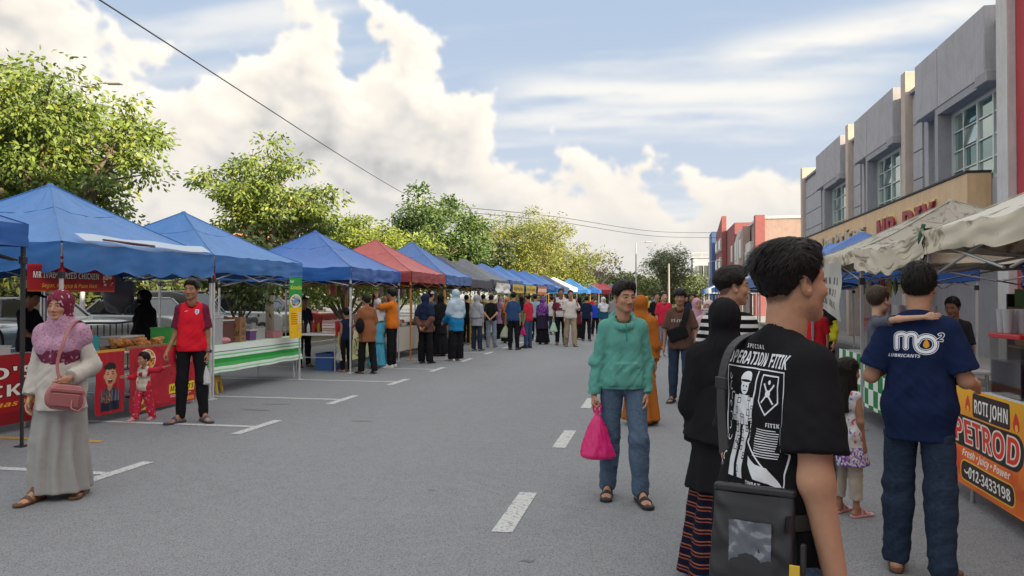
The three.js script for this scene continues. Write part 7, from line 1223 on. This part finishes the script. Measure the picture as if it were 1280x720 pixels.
// --- teal hoodie
{
  const S = person({ at: [779, 5.92], h: 1.675, turn: 0.12, headYaw: 0.38, headPitch: 0.04, girth: 0.93, shoulder: 0.97, skin: 'tan', beard: 0.45, top: { c: C.teal, e: 0.013, sleeve: 1.98, hood: 1, rib: 1, pouch: 1, hem: -0.03, fold: 0.009, cuff: 0.0, name: 'hoodie' }, bottom: { c: C.jean, denim: 1, e: 0.014, e2: 0.026 }, armR: [-0.24, -1, -0.05, -0.12, -1, 0.15], armL: [0.17, -1, -0.12, -0.05, -0.9, 0.35], curl: [0.4, 1.15], legL: [0.27, 0.05, 0.33], legR: [-0.13, 0.04, 0.06], head: { hair: { quiff: 0.014, fade: 1, vol: 0.016, amp: 0.007, strands: 500 } } }, 'man in teal hoodie and blue jeans walking with pink bag');
  const p = S.world(S.gripR); carrierBag(p.clone().add(V3(0, 0.0, 0.02)), 0.27, 0.40, pinkBag, 'hot pink carrier bag hanging from hand of man in teal hoodie');
  const D = likeBody(S, 'drawstring', 'teal drawstring of the hoodie', 'cord'); scene.remove(D); delete taken.drawstring;
  strapTube([[0.008, 1.40, 0.104, 0, 0.2, 1], [0.01, 1.34, 0.128, 0, 0, 1], [0.012, 1.25, 0.136, 0, 0, 1]], 0.007, 0.006, cloth([0.03, 0.18, 0.155]), S.shirt, 'drawstring');
}
// --- brown T-shirt with sling bag
{
  const S = person({ at: [850, 11.3], h: 1.665, turn: -0.12, headYaw: 0.1, skin: 'brown', beard: 0.5, top: { c: C.brown, e: 0.02, sleeve: 0.85, hem: -0.1 }, bottom: { c: C.djean }, armL: [0.3, -1, 0, 0.1, -0.9, 0.35], armR: [-0.3, -1, 0, -0.05, -0.9, 0.3], legL: [0.12, 0.06, 0.1], legR: [-0.1, 0.06, 0.05], head: { hair: { vol: 0.026, amp: 0.007, bangs: 1 } } }, 'man in dark brown T-shirt with black sling bag across chest');
  garmentPrint(S.shirt, 'print', canvasTex(256, 96, (x) => { x.clearRect(0, 0, 256, 96); x.fillStyle = '#b9b4b0'; fit(x, 'FLOR', 128, 50, 240, 90, 'bold', 'serif'); }), -0.03, 1.25, 0.2, 0.075, 1);
  const B = likeBody(S, 'sling_bag', 'black sling bag worn across brown T-shirt', 'bag');
  part('sack', new RoundedBoxGeometry(0.30, 0.2, 0.06, 4, 0.028).rotateZ(0.35).translate(-0.02, 1.06, 0.145), cloth(C.black), B);
  strapTube([[0.02, 1.1, 0.16, 0, 0, 1], [0.08, 1.25, 0.14, 0, 0, 1], [0.11, 1.38, 0.09, 0, 0.4, 0.8], [0.11, 1.45, -0.01, 0, 1, 0], [0.09, 1.38, -0.11, 0, 0.3, -1]], 0.09, 0.006, cloth(C.black), B);
}
// --- woman in grey skirt walking on the left, handbag on her arm
{
  const scarfC = (x, y, z, S) => { const q = S.toHead(x, y, z), n = noise3(x * 42, y * 42, z * 42), l = y - 1.36, b = noise3(x * 7 + 2, y * 7, z * 7); if (q[1] > -0.055 - 0.4 * Math.max(0, q[0])) return n > 0.42 ? [0.58, 0.48, 0.5] : [0.17, 0.025, 0.05]; if (y < 1.215 + 0.05 * b) return n > 0.45 ? [0.5, 0.3, 0.38] : [0.19, 0.04, 0.085]; return noise3(x * 55, y * 55, z * 55) > 0.25 ? [0.33, 0.17, 0.26] : [0.44, 0.26, 0.36]; };
  const S = person({ at: [77, 5.98], h: 1.6, turn: -0.5, headYaw: -0.02, headPitch: 0.02, fem: 1, girth: 1.03, skin: 'tan', armGirth: 0.95, top: { c: [0.50, 0.475, 0.43], e: 0.022, sleeve: 1.9, hem: -0.17, hemR: 0.2, fold: 0.006, cuff: 0.012, name: 'blouse' }, bottom: { type: 'skirt', c: [0.34, 0.34, 0.325], r: 0.215, hem: 0.06 }, armL: [0.34, -1, -0.18, -0.3, -0.35, 0.9], armR: [-0.2, -1, 0, -0.05, -0.9, 0.3], curl: [0.7, 0.4], legL: [-0.12, 0.06, 0.06], legR: [0.16, 0.06, 0.08], head: { scarf: { c: clothV, color: scarfC, len: 0.19, r: 0.145, front: 0.17, cell: 0.007 } }, shoeC: 'brown' }, 'woman in patterned maroon headscarf, pale blouse and long grey skirt');
  const B = likeBody(S, 'handbag', 'dusty pink leather handbag on arm of woman in grey skirt', 'bag'); const L = std(lin(0.33, 0.115, 0.115), 0.45, { bumpMap: plasterBump, bumpScale: 0.001 });
  const w = new THREE.Group(); w.name = 'bag_body'; const hp = S.palmL; w.position.set(hp[0] + 0.07, hp[1] - 0.10, hp[2] + 0.03); w.rotation.set(0.05, 0.55, -0.2); w.scale.setScalar(0.88); B.add(w);
  part('shell', gridGeo(40, 16, (s, t) => { const a = s * Math.PI * 2, e = 0.4, cx = Math.sign(Math.cos(a)) * Math.pow(Math.abs(Math.cos(a)), e), cz = Math.sign(Math.sin(a)) * Math.pow(Math.abs(Math.sin(a)), e), k = Math.pow(Math.sin(Math.PI * clamp(t, 0.02, 0.98)), 0.18); return [cx * (0.155 + 0.015 * t) * k, 0.11 - t * 0.23, cz * (0.045 + 0.02 * t) * k]; }), L, w);
  part('pocket', bx(-0.11, -0.085, 0.058, 0.11, 0.03, 0.072, 0.012), L, w); part('flap', bx(-0.13, 0.04, 0.045, 0.13, 0.075, 0.062, 0.01), L, w); part('zip', bx(0.03, 0.02, 0.064, 0.1, 0.026, 0.07), black, w);
  part('handle', tube([[0.05, -0.02, 0.07], [0.06, -0.09, 0.12], [0.12, -0.1, 0.13], [0.15, -0.04, 0.11], [0.14, 0.03, 0.07]], 0.008, 30, 6), L, w);
  strapTube([[hp[0] + 0.03, hp[1] - 0.02, hp[2] + 0.02, 0, 0, 1], [0.09, 1.12, 0.22, 0, 0, 1], [0.12, 1.3, 0.19, 0, 0, 1], [0.13, 1.42, 0.11, 0, 0.5, 0.7], [0.14, 1.475, 0.0, 0, 1, 0], [0.15, 1.38, -0.14, 0, 0.2, -1], [0.2, 1.1, -0.16, 0, 0, -1]], 0.026, 0.005, L, B);
}
// --- red jersey and toddler
{
  const S = person({ at: [240, 9.6], h: 1.765, turn: -0.12, headYaw: -0.3, skin: 'brown', girth: 0.9, shoulder: 0.95, top: { c: clothV, color: (x, y, z, S2) => Math.abs(x) > 0.126 + (1.36 - y) * 0.12 && y > 1.05 ? [0.14, 0.018, 0.045] : [0.62, 0.015, 0.03], e: 0.015, sleeve: 0.8, cell: 0.012 }, bottom: { c: C.black, e2: 0.015 }, armR: [-0.15, -1, 0.02, -0.36, -0.9, 0.3], armL: [0.15, -1, 0, 0.03, -1, 0.12], curl: [0.9, 0.9], legL: [0.02, 0.08, 0.03], legR: [0.04, 0.05, 0.03], footL: 0.5, footR: 0.7, head: { hair: { fade: 1, vol: 0.016, quiff: 0.006 } }, straps: [0.1], shoeC: 'blue' }, 'man in red football jersey with maroon sleeves holding small child');
  garmentPrint(S.shirt, 'crest', canvasTex(64, 80, (x) => { x.clearRect(0, 0, 64, 80); x.fillStyle = '#d8dce6'; x.beginPath(); x.moveTo(4, 4); x.lineTo(60, 4); x.lineTo(60, 50); x.lineTo(32, 78); x.lineTo(4, 50); x.fill(); x.fillStyle = '#2a4a9a'; for (let k = 0; k < 3; k++) x.fillRect(16, 16 + k * 17, 32, 9); }), 0.065, 1.335, 0.055, 0.07, 1);
  garmentPrint(S.shirt, 'mark', canvasTex(64, 32, (x) => { x.clearRect(0, 0, 64, 32); x.strokeStyle = '#e8e8e8'; x.lineWidth = 7; x.beginPath(); x.moveTo(4, 12); x.quadraticCurveTo(14, 30, 60, 4); x.stroke(); }), -0.06, 1.345, 0.045, 0.022, 1);
  carrierBag(S.world(S.gripL), 0.17, 0.3, bagPlastic, 'small clear carrier bag held by man in red jersey');
  const w = group('wristwatch', 'purple wristwatch on man in red jersey', 'watch'); const A = S.arms.L, pw = S.world(add3(A.wr, A.f, -0.02)), q = new THREE.Quaternion().setFromUnitVectors(V3(0, 0, 1), V3(...A.f).applyQuaternion(S.group.quaternion).normalize()); w.position.copy(pw); w.quaternion.copy(q); part('band', new THREE.TorusGeometry(0.034, 0.009, 8, 20), purpleP, w); part('dial', lathe([[0, 0.012], [0.02, 0.012], [0.022, 0], [0, 0]], 14).rotateZ(-Math.PI / 2).translate(0.036, 0, 0), black, w);
  const T = person({ at: [181, 9.75], h: 0.86, turn: -0.75, headYaw: -0.25, headScale: 1.4, fem: 1, skin: 'tan', armL: [0.9, 0.0, -0.15, 0.85, 0.4, -0.2], armR: [-0.5, -0.75, 0.35, -0.35, 0.1, 0.9], armLen: 0.85, legLen: 0.9, legL: [-0.15, 0.08, 0.1], legR: [0.3, 0.06, 0.15], top: { c: clothV, e: 0.02, sleeve: 1.6, hem: -0.08, cell: 0.012, color: (x, y, z) => Math.abs(x) > 0.15 ? [0.58, 0.03, 0.06] : (z > 0.05 && hyp(x - 0.0, y - 1.16) < 0.06 ? (noise3(x * 40, y * 40, 3) > 0 ? [0.5, 0.03, 0.05] : [0.05, 0.03, 0.03]) : [0.6, 0.55, 0.47]) }, bottom: { c: clothV, e: 0.03, e2: 0.045, color: (x, y, z) => noise3(x * 26, y * 26, z * 26) > 0.42 ? [0.6, 0.5, 0.45] : [0.58, 0.03, 0.07] }, head: { hair: { vol: 0.014, amp: 0.006 } }, shoes: 'shoe', shoeC: 'pink' }, 'toddler in red trousers and cream top with red sleeves');
}
// --- vendors
person({ at: [36, 10.3], h: 1.68, turn: 1.0, headYaw: 0.1, headPitch: 0.3, skin: 'brown', top: { c: [0.02, 0.022, 0.03], sleeve: 0.8 }, bottom: { c: C.black }, armL: [0.2, -0.9, 0.3, -0.1, -0.3, 1], armR: [-0.2, -0.9, 0.3, 0.1, -0.3, 1], head: { hair: {}, cap: C.black } }, 'vendor in dark shirt and black cap behind the red counter');
person({ at: [181, 12.0], h: 1.66, turn: -1.1, headYaw: 0.1, fem: 1, girth: 1.1, top: { c: C.black, e: 0.02, sleeve: 1.9, hem: -0.3 }, bottom: { type: 'skirt', c: C.black }, head: { scarf: { c: C.black, len: 0.5, r: 0.25 }, mask: C.black } }, 'woman fully veiled in black behind the chicken counter');
person({ at: [380, 17.2], h: 1.56, turn: 0.4, skin: 'brown', top: { c: [0.02, 0.025, 0.05], sleeve: 0.8 }, bottom: { c: C.black }, head: { hair: {} } }, 'vendor in dark shirt behind the snack box stacks');
person({ at: [1192, 8.6], h: 1.55, turn: -0.35, headPitch: 0.2, skin: 'brown', top: { c: [0.03, 0.03, 0.035], sleeve: 0.8 }, bottom: { c: C.black }, head: { hair: {} } }, 'vendor in dark shirt behind the orange banner counter');
person({ at: [1032, 13.2], h: 1.58, turn: -0.6, fem: 1, top: { c: [0.55, 0.5, 0.03], sleeve: 1.8 }, bottom: { c: C.black }, head: { scarf: { c: C.black, len: 0.2 } } }, 'woman in yellow top and black headscarf by the khaki tent');
person({ at: [1020, 12.0], h: 1.5, turn: -0.2, top: { c: C.red, sleeve: 0.8 }, bottom: { c: C.black }, head: { hair: {} } }, 'vendor in red shirt beside the khaki tent');
// --- shoppers along the left row
person({ at: [459, 15.7], h: 1.60, turn: -2.75, headYaw: 0.25, fem: 1, girth: 1.15, skin: 'brown', lean: 0.06, top: { c: C.rust, sleeve: 0.95, e: 0.026, hem: -0.22, hemR: 0.19 }, bottom: { c: C.black, e2: 0.03 }, armL: [0.25, -1, 0.2, 0.0, -0.2, 1], armR: [-0.2, -1, 0.1, -0.1, -0.5, 0.9], legL: [0.1, 0.05, 0.1], legR: [-0.12, 0.05, 0.1], head: { hair: { vol: 0.018 } } }, 'woman in loose rust brown top and black trousers at snack stall');
{ const B = solo('shoulder_bag', new THREE.SphereGeometry(0.15, 18, 12).scale(0.6, 1.05, 0.6).translate(...at(450, 407, 15.5).toArray()), cloth(C.black), 'black shoulder bag of woman in rust brown top', 'bag'); }
{ const S = person({ at: [433, 16.1], h: 1.3, turn: -2.6, skin: 'brown', headScale: 1.15, top: { c: C.navy, noSleeves: 1, e: 0.02 }, bottom: { c: C.black }, head: { hair: {} }, shoeC: 'tan' }, 'boy in navy sleeveless top beside woman in rust brown'); carrierBag(S.world(S.gripL), 0.2, 0.34, bagPlastic, 'white plastic bag carried by boy in navy sleeveless top'); }
person({ at: [472, 16.9], h: 1.52, turn: -2.9, fem: 1, top: { c: [0.09, 0.34, 0.5], sleeve: 1.9, hem: -0.3 }, bottom: { type: 'skirt', c: [0.08, 0.36, 0.52] }, head: { scarf: { c: [0.55, 0.56, 0.58], len: 0.2 } }, shoeC: 'pink' }, 'woman in light blue dress and white headscarf behind rust brown shopper');
person({ at: [490, 17.0], h: 1.74, turn: -1.9, headYaw: -0.2, skin: 'brown', top: { c: C.orange, sleeve: 0.85, e: 0.022 }, bottom: { c: C.black, e2: 0.02 }, armL: [0.3, -0.2, 0.9, -0.2, 1, 0.1], armR: [-0.45, -0.55, 0.5, 0.2, 1, 0.25], head: { hair: { vol: 0.02 } }, shoes: 'shoe', shoeC: 'white' }, 'man in orange T-shirt scratching his head');
person({ at: [470, 19.2], h: 1.66, turn: 0.2, fem: 1, top: { c: C.black, sleeve: 1.9 }, bottom: { c: C.black }, head: { scarf: { c: C.maroon, len: 0.22 } } }, 'vendor in maroon headscarf inside the blue tent');
person({ at: [532, 18.1], h: 1.63, turn: 2.7, headYaw: -0.9, fem: 1, girth: 1.1, top: { c: [0.14, 0.07, 0.055], sleeve: 1.95, hem: -0.14, e: 0.024 }, bottom: { c: C.black, e2: 0.05 }, armL: [0.25, -1, -0.3, -0.45, -0.6, -0.3], armR: [-0.25, -1, -0.3, 0.45, -0.6, -0.3], head: { scarf: { c: C.navy, len: 0.28, r: 0.2 } }, shoes: 'shoe', shoeC: 'black' }, 'woman in navy headscarf and brown top, hands behind her back');
person({ at: [538, 20.6], h: 1.72, turn: 2.6, top: { c: [0.12, 0.14, 0.17], sleeve: 0.9 }, bottom: { c: C.black }, head: { hair: {}, cap: [0.45, 0.47, 0.5], brimless: 1 } }, 'man in pale skullcap and dark grey shirt');
person({ at: [551, 20.4], h: 1.62, turn: -2.6, fem: 1, top: { c: C.black, sleeve: 1.9, hem: -0.3 }, bottom: { type: 'skirt', c: C.black }, head: { scarf: { c: C.black, len: 0.35 } } }, 'woman all in black under the pale blue tent');
person({ at: [570, 18.9], h: 1.74, turn: -2.5, headYaw: -0.2, fem: 1, girth: 1.12, top: { c: C.blue, sleeve: 1.9, hem: -0.2, e: 0.026 }, bottom: { c: C.black, e2: 0.06, e: 0.03 }, armL: [0.25, -1, 0.1, 0, -0.6, 0.8], armR: [-0.2, -1, 0.1, 0, -0.6, 0.8], head: { scarf: { c: [0.42, 0.52, 0.62], len: 0.34, r: 0.2 } }, shoes: 'shoe', shoeC: 'white' }, 'woman in pale blue headscarf and bright blue tunic');
person({ at: [596, 22.5], h: 1.62, turn: 2.7, headYaw: -0.5, fem: 1, top: { c: [0.3, 0.32, 0.35], sleeve: 1.9, hem: -0.15 }, bottom: { c: C.djean, denim: 1, e2: 0.03 }, head: { scarf: { c: [0.33, 0.34, 0.37], len: 0.36, r: 0.22 } } }, 'woman in long grey headscarf and jeans');
person({ at: [614, 24], h: 1.64, turn: 3.0, top: { c: C.black, sleeve: 0.8 }, bottom: { c: [0.30, 0.37, 0.46], denim: 1 }, armL: [0.25, -1, -0.4, -0.5, -0.5, -0.4], armR: [-0.25, -1, -0.4, 0.5, -0.5, -0.4], head: { hair: {} } }, 'man in black T-shirt and pale jeans with hands clasped behind');
{ const S = person({ at: [642, 22.8], h: 1.71, turn: 2.9, girth: 1.12, top: { c: [0.03, 0.07, 0.17], sleeve: 0.9 }, bottom: { c: C.black }, armL: [0.3, -1, 0.1, 0.2, -0.9, 0.3], head: { hair: {} }, shoes: 'shoe' }, 'stout man in blue shirt and black trousers with shopping bag'); carrierBag(S.world(S.gripL), 0.34, 0.42, std(lin(0.42, 0.46, 0.33), 0.5), 'bulging pale green bag carried by man in blue shirt'); }
{ const S = person({ at: [660, 23.6], h: 1.66, turn: -2.2, headYaw: -0.1, girth: 1.1, top: { c: [0.5, 0.03, 0.06], sleeve: 0.9 }, bottom: { c: [0.06, 0.11, 0.2], denim: 1 }, head: { hair: {}, cap: C.olive }, shoes: 'shoe' }, 'man in crimson shirt and olive cap with carrier bags'); carrierBag(S.world(S.gripL), 0.2, 0.32, pinkBag, 'pink carrier bag held by man in crimson shirt'); carrierBag(S.world(S.gripR), 0.2, 0.3, bagPlastic, 'white carrier bag held by man in crimson shirt'); }
person({ at: [634, 26.2], h: 1.55, turn: 2.8, fem: 1, top: { c: C.brown, sleeve: 1.9, hem: -0.2 }, bottom: { type: 'skirt', c: C.black }, head: { scarf: { c: [0.45, 0.16, 0.05], len: 0.25 } } }, 'woman in orange headscarf standing beyond man in blue shirt');
person({ at: [669, 27.5], h: 1.66, turn: 3.0, top: { c: [0.25, 0.4, 0.47], sleeve: 0.8 }, bottom: { c: C.black }, head: { hair: {} } }, 'man in light blue shirt among left stalls');
person({ at: [678, 25.6], h: 1.55, turn: 2.8, fem: 1, girth: 1.15, top: { c: [0.03, 0.02, 0.045], sleeve: 1.9, hem: -0.35, hemR: 0.25 }, bottom: { type: 'skirt', c: C.black, r: 0.27 }, head: { scarf: { c: clothV, color: (x, y, z) => noise3(x * 16, y * 16, z * 16) > 0.05 ? [0.28, 0.08, 0.3] : [0.07, 0.03, 0.16], len: 0.32 } } }, 'woman in purple patterned headscarf and dark robe');
{ const S = person({ at: [701, 25.2], h: 1.84, turn: 0.1, skin: 'brown', top: { c: clothV, sleeve: 1.0, e: 0.022, color: (x, y) => Math.abs(x) > 0.16 ? [0.12, 0.02, 0.04] : y > 1.3 || y < 1.05 ? [0.55, 0.53, 0.52] : [0.16, 0.03, 0.05] }, bottom: { c: C.black }, armR: [-0.25, -1, 0, -0.1, -0.9, 0.3], head: { hair: {} } }, 'tall man in maroon and white sports jersey'); garmentPrint(S.shirt, 'number', canvasTex(64, 96, (x) => { x.clearRect(0, 0, 64, 96); x.fillStyle = '#e4e2de'; fit(x, '3', 32, 50, 60, 96); }), 0, 1.22, 0.14, 0.2, 1); carrierBag(S.world(S.gripR), 0.26, 0.4, std(lin(0.4, 0.6, 0.45), 0.5), 'pale green bag beside man in sports jersey'); }
person({ at: [713, 24.4], h: 1.78, turn: 0.15, skin: 'tan', top: { c: [0.62, 0.57, 0.52], sleeve: 0.9, e: 0.026 }, bottom: { c: C.khaki, e2: 0.035 }, armL: [0.3, -0.7, 0.4, -0.3, 1, 0.2], legL: [0.15, 0.05, 0.1], legR: [-0.12, 0.05, 0.1], head: { hair: {} } }, 'man in cream shirt and khaki trousers holding hand to face');
// --- farther along the street
const far = [
  [733, 27.4, 1.6, 3.0, 0, C.navy, C.black, { hair: {} }, 'man in navy shirt walking away past cream-shirted man'], [724, 28.5, 1.55, 3.0, 1, C.maroon, C.black, { scarf: { c: C.black, len: 0.3 } }, 'woman in maroon robe and black headscarf'], [744, 31, 1.5, 0.2, 0, [0.02, 0.06, 0.5], C.black, { hair: {} }, 'boy in royal blue shirt'], [754, 28.5, 1.56, 0.5, 1, [0.02, 0.09, 0.15], C.black, { scarf: { c: [0.6, 0.61, 0.64], len: 0.24 } }, 'woman in white headscarf and dark teal top'],
  [801, 9.4, 1.565, 2.9, 1, C.burnt, null, { scarf: { c: C.burnt, len: 0.5, r: 0.25 } }, 'woman in burnt orange veil and robe walking away'], [830, 20, 1.7, 0.25, 0, [0.55, 0.025, 0.055], [0.30, 0.38, 0.5], { hair: {} }, 'man in red polo shirt and pale jeans'], [821, 23, 1.7, 0.2, 0, C.black, C.black, { hair: {} }, 'man in black shirt beside red polo shirt'], [871, 13.6, 1.53, 0.3, 1, [0.09, 0.07, 0.09], C.black, { scarf: { c: [0.5, 0.28, 0.34], len: 0.25 } }, 'woman in dusty pink headscarf behind brown T-shirt'], [886, 11.8, 1.5, -0.3, 1, [0.2, 0.26, 0.36], C.black, { scarf: { c: [0.55, 0.40, 0.42], len: 0.25 }, mask: [0.55, 0.62, 0.68] }, 'woman in pale pink headscarf and face mask'],
  [808, 34, 1.6, 0.1, 1, C.black, C.black, { scarf: { c: [0.5, 0.36, 0.05], len: 0.2 } }, 'distant woman in mustard headscarf'], [766, 38, 1.62, 3.0, 0, C.grey, C.black, { hair: {} }, 'distant man in grey shirt on the road'], [782, 36, 1.58, 0.2, 1, C.pink, C.black, { scarf: { c: C.pink, len: 0.25 } }, 'distant woman in pink headscarf and top'], [690, 32, 1.6, 2.6, 0, C.white, C.djean, { hair: {} }, 'man in white shirt between purple headscarf and jersey'], [652, 31, 1.58, 3.0, 1, C.green, C.black, { scarf: { c: C.black, len: 0.25 } }, 'woman in green robe and black headscarf'], [604, 27, 1.66, 2.9, 0, C.olive, C.black, { hair: {} }, 'man in olive shirt inside far stalls'], [625, 29, 1.58, 2.7, 1, C.lilac, C.black, { scarf: { c: C.lilac, len: 0.25 } }, 'woman in lilac headscarf at far stalls'], [740, 40, 1.6, 3, 0, C.red, C.black, { hair: {} }, 'distant man in red shirt'], [858, 27, 1.62, 0.1, 1, C.black, C.black, { scarf: { c: C.black, len: 0.3 } }, 'woman in black veil on the shop side'], [866, 22, 1.66, -0.2, 0, C.navy, C.black, { hair: {} }, 'man in navy shirt by the far shop-side tents'], [815, 42, 1.65, 0, 0, C.sky, C.djean, { hair: {} }, 'distant man in sky blue shirt'], [794, 48, 1.6, 3, 1, C.purple, C.black, { scarf: { c: C.purple, len: 0.3 } }, 'distant woman in purple robe'], [583, 25.5, 1.64, 2.8, 0, C.black, C.black, { hair: {} }, 'man in black at the charcoal tent table'],
];
for (const [px, d, h, turn, fem, tc, bc, head, label] of far) {
  const S = person({ at: [px, d], h, turn, fem, head, skin: pick(['tan', 'brown', 'tan', 'light']), top: { c: tc, sleeve: fem ? 1.9 : 0.85, hem: fem ? -0.3 : -0.08, e: 0.022 }, bottom: bc === null ? { type: 'skirt', c: tc, r: 0.25 } : fem ? { type: 'skirt', c: bc } : { c: bc, denim: bc[2] > 0.3 }, legL: fem ? undefined : [rr(-0.15, 0.2), 0.06, 0.1], legR: fem ? undefined : [rr(-0.15, 0.2), 0.06, 0.1] }, label);
  if (label.startsWith('boy')) continue;
}
console.log('people done');
renderer.render(scene, camera);
